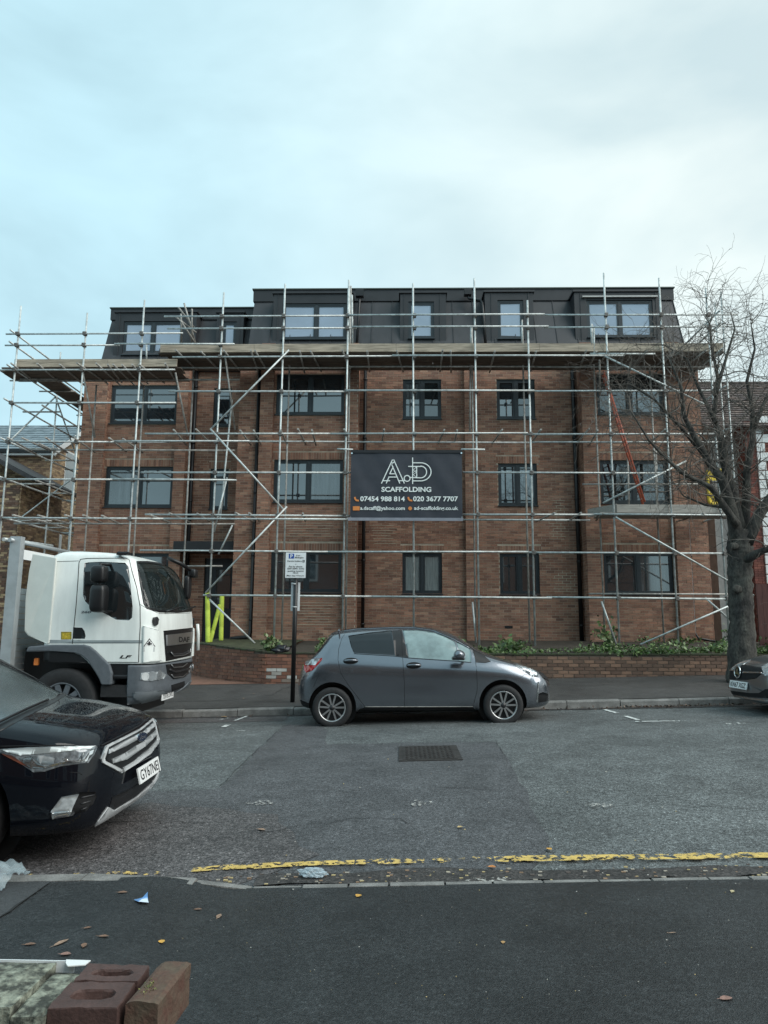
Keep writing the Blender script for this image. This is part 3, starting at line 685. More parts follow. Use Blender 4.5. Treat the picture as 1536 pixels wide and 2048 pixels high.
transoms([20, 55, 95, 150, 220, 250], 884, dz=.05); transoms([40, 90, 140, 170, 205, 310], 1037, dz=.05)
# braces and rakers
def brace(x0, y0, x1, y1, Ya=YO-.09, Yb=None, m='steel', nm='brace'):
    stube(nm, at(x0, y0, Ya), at(x1, y1, Yb if Yb else Ya), m=m)
brace(578, 700, 421, 859); brace(421, 858, 566, 1018, YO-.15); brace(574, 1013, 411, 1186); brace(419, 1199, 510, 1287, YO-.2)
brace(1205, 710, 1414, 811); brace(1206, 1006, 1372, 922); brace(1231, 1034, 1455, 1161); brace(1281, 1289, 1508, 1190, YO-.1)
brace(1203, 1203, 1233, 1290, YO, YO+.2); brace(945, 1204, 953, 1292, YI); brace(454, 955, 428, 1064, YO+.1); brace(465, 1050, 437, 1109, YI)
brace(165, 740, 190, 875, YO+.2, YI, 'steel_dull', 'raker'); brace(351, 745, 376, 872, YO+.2, YI, 'steel_dull', 'raker'); brace(450, 710, 470, 860, YO+.2, YI, 'steel_dull', 'raker')
brace(941, 690, 940, 865, YI, YI, 'steel_dull', 'raker'); brace(1199, 720, 1200, 790, YO+.2, YI, 'steel_dull', 'raker'); brace(464, 800, 440, 1040, YI, YO+.3, 'steel', 'raker')
brace(1410, 1195, 1460, 1240, YO+.3, YO+.1)
# tube bundle standing against the rails, left of the centre bays
for dx, t, b_ in ((0, 572, 690), (6, 590, 690)): stube('spare_tube', at(698+dx, t, YO+.12), at(699+dx, b_, YO+.12))
for (x0, y0, x1, y1) in ((368, 606, 392, 690), (357, 615, 388, 655), (360, 640, 392, 688), (384, 618, 383, 690), (362, 628, 363, 690), (352, 634, 392, 665)): brace(x0, y0, x1, y1, YO+.3, YO+.9, 'steel_dull', 'gate_tube')
# short upstands at the toe board
for (px_, t, b_) in ((293, 690, 720), (942, 655, 690), (1044, 645, 688), (1183, 648, 690), (1188, 655, 712)): stube('upstand', at(px_, t, YO+.1), at(px_, b_, YO+.1))
# boarded lifts: every board its own piece, every toe board its own piece
def boards(x0, x1, y0, n, z, name='board', L_=3.9, w=.225):
    for i in range(n):
        x = x0-(rs.uniform(0, 1.8) if i else 0)*0+rs.uniform(-.12, .12); k = 0
        first = rs.uniform(1.6, 3.9)
        while x < x1-.05:
            e = min(x+(first if k == 0 else L_), x1+rs.uniform(-.1, .1)); dz = rs.uniform(0, .006)
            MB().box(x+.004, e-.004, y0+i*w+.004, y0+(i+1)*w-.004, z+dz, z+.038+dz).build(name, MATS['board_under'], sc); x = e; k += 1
def toe(x0, x1, y, z, h=.225, L_=3.9, first=2.6):
    x = x0; k = 0
    while x < x1-.05:
        e = min(x+(first if k == 0 else L_), x1)
        MB().box(x+.003, e-.003, y+rs.uniform(-.004, .004), y+.042, z+rs.uniform(-.006, .004), z+h+rs.uniform(-.008, .004)).build('toe_board', MATS['board'], sc); x = e; k += 1
zp = at(800, 706, YO+.1).z
xa, xb = at(318, 700, YO).x, at(1450, 695, YO).x
boards(xa, xb, YO+.13, 6, zp); toe(xa, xb, YO+.075, zp+.03, .23)
zq = at(200, 736, YO+.1).z
xa2, xb2 = at(25, 730, YO).x, at(352, 728, YO).x
boards(xa2-.45, xb2, YO+.13, 5, zq); toe(xa2, xb2, YO+.075, zq+.03, .22)
for i in range(3):                                    # the lift turns the corner and runs back along the flank
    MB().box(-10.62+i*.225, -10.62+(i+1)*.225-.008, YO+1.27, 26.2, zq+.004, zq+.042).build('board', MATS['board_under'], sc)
for Y in (21.0, 23.6, 26.0):
    for X in (-10.7, -9.98): stube('standard', (X, Y, .1), (X, Y, zq+(1.45 if X < -10.5 else -.1)))
for z in (at(24, 805, YO).z, at(24, 883, YO).z, at(10, 958, YO).z, at(5, 1036, YO).z, zq-.06, at(30, 669, YO).z, at(30, 692, YO).z):
    stube('ledger', (-10.72, YO-.2, z+.05), (-10.72, 26.3, z+.05))
    if z < zq-.1:
        stube('ledger', (-9.98, YO+.4, z+.05), (-9.98, 26.3, z+.05), m='steel_dull')
        for Y in (19.6, 21.1, 22.4, 23.7, 25.0): stube('transom', (-10.95, Y, z+.1), (-9.85, Y, z+.1), m='steel_dull')
for Y in (19.3, 20.4, 21.6, 22.9, 24.2, 25.5): stube('transom', (-10.95, Y, zq-.03), (-9.85, Y, zq-.03), m='steel_dull')
brace(36, 1040, 139, 962, 22, 24, 'steel', 'brace'); stube('brace', (-10.75, 18.6, at(24, 883, YO).z), (-10.75, 21, at(24, 883, YO).z+2.1))
stube('brace', (-10.75, 21, zq), (-10.75, 24.6, zq-3.2))
# right flank return
for z in (zp-.06, zg1, zg2, zT2, at(1400, 1029, YO).z, at(1400, 781, YO).z):
    stube('ledger', (SX[12]+.25, YO-.2, z+.05), (SX[12]+.25, 25.5, z+.05))
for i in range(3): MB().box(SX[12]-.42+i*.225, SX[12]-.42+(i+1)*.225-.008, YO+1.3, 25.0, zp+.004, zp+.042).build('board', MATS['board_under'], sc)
# low lift in front of the first floor bay: two pale boards with a turned-up edge
zr = at(1300, 1027, YO).z
mat('board_pale', (.34, .32, .29), .8, var=.2, vs=5, stretch=(.6, 5, 5))
xr0, xr1 = at(1203, 1020, YO).x, at(1462, 1020, YO).x
for i in range(4): MB().box(xr0+.02*i, xr1+.1*i, YO+.12+i*.225, YO+.12+(i+1)*.225-.006, zr+.01, zr+.048).build('board', MATS['board_pale'], sc)
MB().box(xr0+.42, xr1, YO+.07, YO+.108, zr+.03, zr+.25).build('toe_board', MATS['board_pale'], sc)
MB().prism([(xr0-.1, YO+1.0, zr+.05), (xr0+.42, YO+.1, zr+.05), (xr0+.42, YO+.1, zr+.27), (xr0-.1, YO+1.0, zr+.27)], (.03, .03, 0)).build('toe_board', MATS['board_pale'], sc)
for px_ in (1255, 1312): stube('upstand', at(px_, 900, YI), at(px_+3, 1020, YI), m='steel_dull')

# lime foam sleeves on the tubes by the entrance path
mat('lime_foam', (.60, .72, .10), .75, var=.1, vs=6)
def sleeve(p, q, r, label):
    p = Vector(p); q = Vector(q); d = q-p; pts = [p+d*t for t in (0, .02, .33, .345, .36, .68, .695, .71, .98, 1)]; k = [.9, 1, 1, .9, 1, 1, .9, 1, 1, .9]
    tag(MB().tube(pts, [r*a for a in k], 12).build('foam_sleeve', MATS['lime_foam']), label, 'foam sleeve', 'lime foam sleeves')
sleeve(at(415, 1186, YO), at(416, 1285, YO), .062, 'lime foam sleeve round the standard where the two diagonal braces meet')
sleeve(at(440, 1209, YO+.12), at(420, 1284, YO+.12), .052, 'lime foam sleeve on the slanting tube between two upright sleeves')
sleeve(at(444, 1192, YI-.2), at(442, 1281, YI-.2), .06, 'lime foam sleeve on the upright tube in front of the entrance door')

# orange ladder inside the scaffold
mat('ladder_orange', (.42, .095, .05), .5, var=.15)
a = at(1207, 742, YO+.55); c = at(1289, 1004, YO+.35)
ld = thing('ladder', 'orange ladder leaning inside the scaffold in front of the right bay windows', 'ladder', c)
side = Vector((.07, .34, 0))
for s_ in (0, 1): MB().cyl(a+side*s_, c+side*s_, .034, 8).build('stile', MATS['ladder_orange'], ld)
for i in range(14):
    t = (i+.5)/14; p = a.lerp(c, t); MB().cyl(p, p+side, .016, 6).build('rung', MATS['steel'], ld)

# ------------------------------------------------------------------ banner
BY = YO-.2
def bz(x, y): return at(690+x/6.144, 890+y/6.144, BY)
ban = thing('banner', 'dark grey printed advertising banner hung on the middle of the scaffold', 'banner', bz(760, 940))
mat('vinyl', (.030, .034, .046), .55, var=.12, vs=3, bump=.15, bs=9)
mat('vinyl_hem', (.008, .009, .012), .5); mat('print_white', (.78, .82, .80), .5, var=.03); mat('print_orange', (.70, .24, .06), .5, var=.05); mat('hem_light', (.24, .25, .29), .5)
p00, p11 = bz(75, 62), bz(1445, 935); nx, nz = 40, 20
def wav(x, z): return .006*math.sin(x*5.1+z*2.2)+.004*math.sin(x*11+z*7)
vs = []
for j in range(nz+1):
    for i in range(nx+1):
        x = p00.x+(p11.x-p00.x)*i/nx; z = p00.z+(p11.z-p00.z)*j/nz; vs.append((x, BY+.012+wav(x, z), z))
MB().add(vs, [(j*(nx+1)+i, (j+1)*(nx+1)+i, (j+1)*(nx+1)+i+1, j*(nx+1)+i+1) for j in range(nz) for i in range(nx)], True).build('sheet', MATS['vinyl'], ban)
q = bz(1440, 98); MB().box(p00.x, q.x, BY-.012, BY-.004, q.z, p00.z).build('hem', MATS['vinyl_hem'], ban)
q = bz(1450, 898); MB().box(bz(50, 0).x, q.x, BY-.03, BY-.006, p11.z, q.z).build('hem', MATS['hem_light'], ban)
for (x, y) in ((85, 103), (1430, 101), (68, 888), (1436, 888)):
    p = bz(x, y); MB().cyl((p.x, BY-.02, p.z), (p.x, BY, p.z), .022, 10).build('eyelet', MATS['chrome'], ban)
def text(s, x0, x1, ybase, ycap, mk, name='lettering', parent=None, o3=None, bold=.0, depth=.003, ax=None, shear=0):
    """flat lettering fitted to a width and cap height; o3 maps (u, v) along/up to a point"""
    cu = bpy.data.curves.new('t', 'FONT'); cu.body = s; cu.size = 1; cu.offset = bold; cu.extrude = 0; cu.resolution_u = 3; cu.shear = shear
    o = bpy.data.objects.new('t', cu); COL.objects.link(o); dg = bpy.context.evaluated_depsgraph_get(); me = bpy.data.meshes.new_from_object(o.evaluated_get(dg))
    bpy.data.objects.remove(o); bpy.data.curves.remove(cu)
    xs = [v.co.x for v in me.vertices]; ys = [v.co.y for v in me.vertices]; xa, xb = min(xs), max(xs)
    cap = .70
    fs = [tuple(p.vertices) for p in me.polygons]; vs = []
    for v in me.vertices: vs.append(o3((v.co.x-xa)/(xb-xa), v.co.y/cap))
    bpy.data.meshes.remove(me)
    return MB().add(vs, fs).build(name, MATS[mk], parent)
def btext(s, x0, x1, yb, yc, mk='print_white', bold=.012):
    a = bz(x0, yb); c = bz(x1, yc)
    return text(s, 0, 0, 0, 0, mk, 'lettering', ban, lambda u, v: (a.x+(c.x-a.x)*u, BY-.013+wav(a.x+(c.x-a.x)*u, a.z)*.5, a.z+(c.z-a.z)*v), bold)
btext('SCAFFOLDING', 447, 1060, 574, 518, bold=.03); btext('07454 988 814', 187, 735, 690, 634, bold=.028); btext('020 3677 7707', 836, 1388, 690, 634, bold=.028)
btext('a.dscaff@yahoo.com', 187, 735, 797, 755, bold=.02); btext('ad-scaffolding.co.uk', 848, 1390, 797, 755, bold=.02)
def strokes(lines, w, mk, nm='emblem'):
    b = MB()
    for pl in lines:
        for (x0, y0), (x1, y1) in zip(pl[:-1], pl[1:]):
            a = bz(x0, y0); c = bz(x1, y1); d = (c-a); l = d.length
            if l < 1e-6: continue
            d = d/l; n = Vector((-d.z, 0, d.x))*w/2; e = d*w*.4
            b.add([(a-e-n), (c+e-n), (c+e+n), (a-e+n)], [(0, 1, 2, 3)])
    for i, v in enumerate(b.v): b.v[i] = (v[0], BY-.014-.0002*(i//4 % 8), v[2])
    return b.build(nm, MATS[mk], ban)
def arc(cx_, cy_, r, a0, a1, n=14, ry=None): return [(cx_+r*math.cos(rad(a0+(a1-a0)*i/n)), cy_+(ry or r)*math.sin(rad(a0+(a1-a0)*i/n))) for i in range(n+1)]
strokes([[(450, 470), (582, 185)], [(600, 185), (728, 470)], [(575, 242), (672, 470)], [(508, 470), (540, 395), (637, 395)], [(608, 355), (550, 355), (592, 270)], [(466, 440), (550, 440)], [(660, 440), (730, 440)], [(578, 225), (600, 215)],
         arc(763, 412, 36, 0, 360, 20), [(831, 160), (831, 475)], [(782, 265), (935, 265)]+arc(930, 333, 72, -90, 90)+[(805, 400)], [(835, 220), (925, 220)]+arc(930, 331, 127, -90, 90, 18, 111)+[(835, 442)],
         [(881, 265), (881, 400)]], .026, 'print_white')
strokes([[(838, 310), (878, 270)], [(838, 310), (878, 335)], [(838, 365), (878, 335)], [(838, 365), (878, 398)], [(838, 340), (878, 310)]], .012, 'print_white')
for x in (140, 797): strokes([[(x-18, 648), (x-14, 664), (x, 680), (x+22, 684)]], .045, 'print_orange', 'phone_symbol')
strokes([[(118, 779), (160, 779)]], .11, 'print_orange', 'envelope_symbol'); strokes([arc(800, 780, 17, 0, 360, 14), [(784, 780), (816, 780)], [(800, 764), (800, 796)]], .025, 'print_orange', 'globe_symbol')
# ------------------------------------------------------------------ garden wall, planting bed, driveway
def atz(x, y, Z):
    d = ray(x, y); return CAM+d*((Z-EYE)/d.z)
GY = 15.70
path = [(16, GY), (-2.85, GY), (-3.02, GY+.03), (-3.25, GY+.16), (-3.6, GY+.42), (-4.0, GY+.78), (-4.5, GY+1.3), (-5.0, GY+1.95), (-5.3, GY+2.6)]
path = list(reversed([Vector((x, y, 0)) for x, y in path]))
cum = [0]
for a, c in zip(path[:-1], path[1:]): cum.append(cum[-1]+(c-a).length)
def on_path(s):
    s = max(0, min(cum[-1]-1e-6, s))
    for i in range(len(path)-1):
        if s <= cum[i+1]:
            d = (path[i+1]-path[i]).normalized(); return path[i]+d*(s-cum[i]), d
def wtop(p): return .84+.13*max(0, min(1, (-2.6-p.x)/2.0))+.006*(p.x if p.x > 0 else 0)
gw = thing('garden_wall', 'low mossy brown brick garden wall curving in at the driveway', 'wall', (3, GY, .3))
rg = random.Random(21); back = MB(); gb = []
n = 140; sA = [cum[-1]*i/n for i in range(n+1)]
vs = []
for s in sA:
    p, d = on_path(s); nrm = Vector((d.y, -d.x, 0)); t = wtop(p)-.01
    for off, z in ((-.006, -.4), (-.006, t), (-.215, t), (-.215, .2)): q = p+nrm*off; vs.append((q.x, q.y, z))
core = MB().add(vs, [(4*i+k, 4*(i+1)+k, 4*(i+1)+k+1, 4*i+k+1) for i in range(n) for k in range(3)]).build('wall_core', MATS['mortar_dark'], gw)
z = -.15; k = 0
while z < 1.0:
    s = -.1125*(k % 2)
    while s < cum[-1]:
        p, d = on_path(s+.1125)
        if z+.07 < wtop(p)+.02 and z+.07 > zfar(p.x, min(p.y, 15.7))-.03: gb.append((p, d, z))
        s += .225
    z += .075; k += 1
gb.sort(key=lambda q: (abs(q[0].x-2.4) if q[0].x < 9 else 99))
stf = MB(); pw = [(.36, .355, .33), (.28, .265, .24), (.44, .435, .41), (.22, .18, .15)]
PAL_GW = [(.17, .10, .07), (.185, .11, .075), (.15, .09, .065), (.20, .12, .082), (.14, .088, .064)]
PAL_GR = [(.175, .078, .052), (.195, .088, .057), (.15, .07, .05), (.21, .10, .065), (.165, .085, .06)]
for i, (p, d, z) in enumerate(gb):
    nrm = Vector((d.y, -d.x, 0)); white = -3.0 < p.x < -2.15 and .22 < z < .52 and rg.random() < .85-.5*abs(p.x+2.7)
    pal = pw if white else (PAL_GR if p.x < -2.0 else PAL_GW)
    c = p+nrm*(rg.uniform(-.004, .004)-.02)+Vector((0, 0, z+.0375)); w = .213
    if i < 300:
        brick_piece(.21, .065, .05, rg, pal, gw, c, (0, 0, math.atan2(d.y, d.x)))
    else: stf.obox(c, .213, .05, .064, (d, nrm*-1, Vector((0, 0, 1))), bcol(rg, pal))
stf.build('brickwork', MATS['brick'], gw)['kind'] = 'stuff'
mat('moss_cap', (.055, .05, .036), .95, var=.4, vs=9, col2=(.05, .065, .03), bump=.6, bs=40)
s = 0.
while s < cum[-1]-.3:                                  # brick-on-edge coping, weathered almost to one dark band
    p, d = on_path(s+.1); nrm = Vector((d.y, -d.x, 0))
    l = .22 if p.x < 10 else 1.0
    MB().obox(p-nrm*.10+Vector((0, 0, wtop(p)+.008)), l*.97, .235, .036, (d, nrm*-1, Vector((0, 0, 1))), ch=.008).build('coping_brick', MATS['moss_cap'], gw); s += l
# bed
def zbed(x, y): return min(.80+.012*max(0, x)+(y-15.9)*.05, 1.05)
bedx = lin(-2.7, 16, 40)
sheet('flower_bed', bedx, lin(GY+.2, 20.5, 8), zbed, MATS['soil'])
poly_sheet('flower_bed', [(-2.68, GY+.2), (-3.1, GY+.35), (-3.6, GY+.72), (-4.3, GY+1.4), (-4.9, GY+2.3), (-5.15, GY+2.7), (-5.15, 20.1), (-2.68, 20.1)], mat('bed_grass', (.05, .055, .026), .95, var=.5, vs=6, bump=.8, bs=30), 0, zf=lambda x, y: .90+(y-16)*.035, seed=3)
mat('drive', (.20, .105, .072), .85, var=.2, vs=7, bump=.4, bs=60)
sheet('driveway', lin(-14, -2.9, 24), lin(15.72, 21.3, 10), lambda x, y: zfar(x, 15.75)+(y-15.7)*.03+.006, MATS['drive'])
sheet('side_path', lin(-16, -9.7, 6), lin(21.3, 40, 6), lambda x, y: zfar(x, 15.75)+.15, MATS['drive'])
# leaves: one growing mass of ground cover, plus single shrubs
mat('leaf', attr=True, rough=.5, var=.25, vs=20)
def leaf(b, p, r, sz, pal, up=.6):
    d = Vector((r.gauss(0, 1), r.gauss(0, 1), r.gauss(up, .6))).normalized(); a = d.orthogonal().normalized(); a.rotate(Matrix.Rotation(r.uniform(0, 6.28), 3, d)); c = d.cross(a)
    l = sz*r.uniform(.7, 1.3); w = l*.32; k = bcol(r, pal); dn = d*(-.15*l)
    b.add([p, p+a*l*.5+c*w+dn*.3, p+a*l+dn, p+a*l*.5-c*w+dn*.3], [(0, 1, 2, 3)], True, k)
LP = [(.075, .13, .03), (.10, .17, .045), (.055, .10, .03), (.13, .19, .07), (.16, .20, .10), (.05, .08, .025)]
rl = random.Random(9); b = MB()
def heap(x0, x1, y0, y1, n, h, sz, pal=LP):
    cl = [(rl.uniform(x0, x1), rl.uniform(y0, y1), rl.uniform(.4, 1.2)) for _ in range(max(3, int((x1-x0)*3.2)))]
    for i in range(n):
        cx_, cy_, k = rl.choice(cl); x = min(x1, max(x0, rl.gauss(cx_, .16))); y = min(y1, max(y0, rl.gauss(cy_, .14)))
        leaf(b, Vector((x, y, zbed(x, y)+.04+abs(rl.gauss(0, .45))*h*k)), rl, sz, pal)
heap(1.0, 8.6, GY+.02, 17.0, 1500, .08, .085); heap(1.0, 8.6, GY+.02, 17.0, 1300, .10, .05); heap(1.2, 8.3, 17.0, 20.1, 700, .07, .09); heap(-1.9, -1.0, GY+.15, 17.5, 420, .3, .08); heap(8.4, 10.5, GY+.1, 19, 700, .35, .09)
heap(1.6, 2.6, 16.4, 17.2, 70, .35, .16); heap(5.0, 5.6, 18.8, 19.6, 110, .5, .14)
b.build('ground_cover', MATS['leaf'], None, label='green leafy ivy and weeds growing along the bed behind the low wall', cat='plants', kind='stuff')
def shrub(name, label, px_, py_, Y, h, n, sz, pal, wd=.22, group=None, z0=None):
    p = at(px_, py_, Y); z0 = zbed(p.x, Y) if z0 is None else z0
    t = thing(name, label, 'shrub', (p.x, Y, z0), group); st = MB(); lv = MB()
    for i in range(7):
        e = Vector((p.x+rl.uniform(-wd, wd), Y+rl.uniform(-wd, wd), z0+h*rl.uniform(.6, 1)))
        st.tube([(p.x+rl.uniform(-.05, .05), Y, z0-.05), Vector((p.x, Y, z0)).lerp(e, .5)+Vector((rl.uniform(-.04, .04), 0, .04)), e], [.012, .009, .004], 5)
        for k in range(n//7): leaf(lv, Vector((p.x, Y, z0+.05)).lerp(e, rl.uniform(.25, 1.05))+Vector((rl.gauss(0, .05), rl.gauss(0, .05), rl.gauss(0, .05))), rl, sz, pal)
    st.build('stem', mat('stem', (.06, .045, .03), .9) if 'stem' not in MATS else MATS['stem'], t); lv.build('foliage', MATS['leaf'], t); return t
shrub('shrub', 'small variegated shrub sprouting on the wall beside the black bag', 541, 1300, GY+.2, .36, 170, .10, [(.09, .14, .05), (.20, .24, .12), (.06, .10, .03)], .2, z0=.80)
shrub('shrub', 'leafy shrub behind the wall above the hatchback tail lamp', 655, 1300, GY+.5, .34, 200, .09, LP, .25)
# black bag
bm = bmesh.new(); bmesh.ops.create_icosphere(bm, subdivisions=4, radius=1)
from mathutils import noise as mnoise
p0 = at(560, 1296, GY+.10)
for v in bm.verts:
    q = v.co*1.7; k = 1+.34*mnoise.noise(q*1.3)+.16*mnoise.noise(q*3.1)+.10*abs(mnoise.noise(q*6))
    x = v.co.x*.20*k; y = v.co.y*.13*k; zz = v.co.z*.105*k
    if zz < -.05: zz = -.05
    v.co = Vector((p0.x+x, GY+.10+y, .90+zz+.03*(x/.2)))
me = bpy.data.meshes.new('refuse_bag'); bm.to_mesh(me); bm.free(); me.materials.append(mat('bag_black', (.014, .014, .018), .32, var=.3, bump=.5, bs=25)); 
for p in me.polygons: p.use_smooth = True
o = bpy.data.objects.new('refuse_bag', me); COL.objects.link(o); tag(o, 'crumpled black plastic bag lying on top of the low brick wall', 'bag')

# ------------------------------------------------------------------ parking sign
SY = 13.2; pb = at(585, 1401, SY); ptop = at(592, 1152, SY)
sg = thing('parking_sign', 'white parking restriction sign on a black post beside the hatchback', 'sign', (pb.x, SY, zfar(pb.x, SY)))
MB().cyl((pb.x, SY, zfar(pb.x, SY)-.1), (ptop.x, SY, at(591, 1110, SY).z), .042, 16).build('post', MATS['black_plastic'], sg)
a = at(571.5, 1105, SY-.055); c = at(611, 1156, SY-.055)
mat('sign_white', (.74, .77, .78), .35, var=.03); mat('sign_blue', (.015, .075, .36), .4, var=.05); mat('sign_grey', (.45, .47, .47), .5)
pl = bevel(MB().box(a.x, c.x, SY-.055, SY-.05, c.z, a.z).build('sign_plate', MATS['sign_white'], sg), .004)
def sp(x, y): return at(540+x/6.21, 1090+y/6.206, SY-.058)
def stext(s, x0, x1, yb, yc, mk='plate_text', bold=.012):
    q0 = sp(x0, yb); q1 = sp(x1, yc)
    return text(s, 0, 0, 0, 0, mk, 'lettering', sg, lambda u, v: (q0.x+(q1.x-q0.x)*u, SY-.060, q0.z+(q1.z-q0.z)*v), bold)
q0 = sp(234, 167); q1 = sp(300, 108); MB().box(q0.x, q1.x, SY-.058, SY-.0555, q0.z, q1.z).build('parking_symbol', MATS['sign_blue'], sg)
stext('P', 252, 284, 160, 116, 'sign_white', .03)
stext('8 am -', 328, 388, 138, 122); stext('Midnight', 310, 418, 164, 147); stext('Permit holders', 217, 396, 208, 190)
q0 = sp(404, 215); q1 = sp(430, 186); MB().box(q0.x, q1.x, SY-.058, SY-.0555, q0.z, q1.z).build('zone_symbol', MATS['plate_text'], sg); stext('B', 411, 423, 209, 192, 'sign_white')
stext('or', 311, 332, 242, 230); stext('Pay by phone', 235, 402, 275, 257); stext('020 2045 2202', 215, 425, 301, 284); stext('quoting location', 217, 420, 330, 313); stext('70120', 283, 352, 354, 339); stext('Max stay 4 hours', 208, 424, 388, 371)
a = at(582.5, 1165, SY+.05); c = at(599, 1222, SY+.05)
bevel(MB().box(a.x, c.x, SY+.05, SY+.056, c.z, a.z).build('small_plate', MATS['sign_white'], sg), .003)
for y in (1168, 1214):
    z = at(590, y, SY).z; MB().lathe([(.048, -.012), (.052, -.012), (.052, .012), (.048, .012)], (at(589, y, SY).x, SY, z), (0, 0, 1), 16, closed=True).build('clip', MATS['sign_grey'], sg)

# ------------------------------------------------------------------ foreground wall with loose bricks
ZW = .45
fw = thing('front_wall', 'low crumbling brick boundary wall with mossy concrete coping', 'wall', (-2, 2.3, 0))
mat('coping', (.10, .105, .085), .9, var=.5, vs=22, col2=(.30, .315, .25), bump=.9, bs=50, lo=.42, hi=.62, fine=.3); mat('frogged', (.078, .043, .037), .7, var=.22, vs=14, bump=.25, bs=90, fine=.1); mat('old_red', (.145, .062, .045), .85, var=.3, vs=14, col2=(.11, .08, .055), bump=.4, bs=70, fine=.15)
mat('moss', (.11, .13, .025), .95, var=.4, vs=40, bump=1, bs=120); mat('yellow_lichen', (.24, .16, .06), .9, var=.5, vs=16, col2=(.32, .26, .13), bump=.4)
MB().box(-5.0, -.80, 2.20, 2.40, -.3, ZW-.075).build('wall_core', MATS['mortar_dark'], fw)
for k in range(5):
    zc_ = ZW-.115-k*.075; x = -4.9+(.11 if k % 2 else 0)
    while x < -.72:
        w = min(.215, -.70-x)
        if w > .06:
            for yy in (2.185, 2.305): MB().obox((x+w/2, yy+.05, zc_), w, .10, .064, col=bcol(rg, PAL_DARK), ch=.004).build('brick', MATS['brick'], fw)
        x += .225
c0, c1 = atz(0, 1916.5, ZW+.01), atz(120, 1916, ZW+.01); yk0 = atz(60, 2004, ZW).y; yk1 = c0.y
def slab(x0, x1, y0, y1, z0, z1, nm, m, seed):
    bm = bmesh.new(); bmesh.ops.create_cube(bm, size=1)
    bmesh.ops.subdivide_edges(bm, edges=bm.edges[:], cuts=7, use_grid_fill=True)
    for v in bm.verts:
        q = Vector((x0+(x1-x0)*(v.co.x+.5), y0+(y1-y0)*(v.co.y+.5), z0+(z1-z0)*(v.co.z+.5)))
        edge = max(abs(v.co.x), abs(v.co.y)) > .47 and v.co.z > .45
        q.z += mnoise.noise(q*9+Vector((seed, 0, 0)))*.006-(.008 if edge else 0); q.y += mnoise.noise(q*11+Vector((0, seed, 0)))*.006; q.x += mnoise.noise(q*13+Vector((0, 0, seed)))*.006
        v.co = q
    me = bpy.data.meshes.new(nm); bm.to_mesh(me); bm.free(); me.materials.append(m); o = bpy.data.objects.new(nm, me); link(o, fw); return o
slab(-5.0, -1.62, 2.15, yk1+.005, ZW-.05, ZW, 'coping_slab', MATS['coping'], 1); slab(-1.60, -1.085, 2.15, yk1+.005, ZW-.05, ZW+.006, 'coping_slab', MATS['coping'], 2)
slab(-1.08, -.985, 2.14, yk1-.02, ZW-.06, ZW-.012, 'mortar_bed', MATS['coping'], 3)
MB().box(-2.6, -1.03, yk1+.004, yk1+.008, ZW-.03, ZW+.004).build('edge_strip', MATS['sign_white'], fw)
MB().prism([(-1.035, yk1-.03, ZW+.002), (-.985, yk1-.02, ZW+.002), (-.98, yk1+.01, ZW+.002), (-1.06, yk1+.012, ZW+.002), (-1.05, yk1-.012, ZW+.002)], (0, 0, .003)).build('paint_flake', MATS['plate_white'], fw)
for (x0, x1, y0, y1, z1) in ((-1.24, -1.03, 2.02, 2.12, ZW-.09), (-1.10, -1.04, 2.06, 2.12, ZW-.075)): bevel(MB().box(x0, x1, y0, y1, z1-.05, z1).build('stone_fragment', MATS['kerb'], fw), .01)
# two dark engineering bricks with slotted tops, and an old red brick on edge: loose, each lifts off
def frog_brick(x0, x1, y0, y1, z0, z1, label, rot=0.):
    b = MB(); cx_, cy_ = (x0+x1)/2, (y0+y1)/2; hw, hd = (x1-x0)/2, (y1-y0)/2; n = 28; sw, sd = hw*.66, hd*.42; dep = .035
    def oval(k, sx, sy, z):
        t = 2*math.pi*(k+.5)/n; c, s = math.cos(t), math.sin(t); e = .32
        return (math.copysign(abs(c)**(e+.2), c)*sx, math.copysign(abs(s)**.75, s)*sy, z)
    def rect(k, z):
        t = 2*math.pi*(k+.5)/n; c, s = math.cos(t), math.sin(t); m = max(abs(c)/1, abs(s)/1); return (c/m*hw, s/m*hd, z)
    rings = [[rect(k, z0) for k in range(n)], [rect(k, z1-.004) for k in range(n)], [tuple(a*(.985 if i < 2 else 1) for i, a in enumerate(rect(k, z1))) for k in range(n)], [oval(k, sw, sd, z1) for k in range(n)], [oval(k, sw*.95, sd*.9, z1-.006) for k in range(n)], [oval(k, sw*.88, sd*.75, z1-dep) for k in range(n)]]
    vs = []
    cr, sr = math.cos(rot), math.sin(rot)
    for rg_ in rings:
        for x, y, z in rg_:
            q = Vector((cx_+x*cr-y*sr, cy_+x*sr+y*cr, z)); q += Vector((mnoise.noise(q*60), mnoise.noise(q*60+Vector((5, 0, 0))), mnoise.noise(q*45)))*.0035; vs.append(tuple(q))
    fs = [(r*n+k, r*n+(k+1) % n, (r+1)*n+(k+1) % n, (r+1)*n+k) for r in range(5) for k in range(n)]+[tuple(5*n+k for k in range(n)), tuple(reversed(range(n)))]
    o = b.add(vs, fs).build('brick', MATS['frogged']); tag(o, label, 'brick', 'loose dark bricks'); return o
fA = atz(111, 2009, ZW); fB = atz(298, 1930.5, ZW); ymid = atz(205, 1963, ZW).y
frog_brick(-.985, -.79, 2.155, ymid-.003, ZW-.07, ZW, 'loose dark brick with an oval slot, front one of the pair on the wall end', .02)
frog_brick(-.982, -.785, ymid+.004, 2.41, ZW-.07, ZW, 'loose dark brick with an oval slot, rear one of the pair on the wall end', .0)
bm = bmesh.new(); bmesh.ops.create_cube(bm, size=1); bmesh.ops.subdivide_edges(bm, edges=bm.edges[:], cuts=6, use_grid_fill=True)
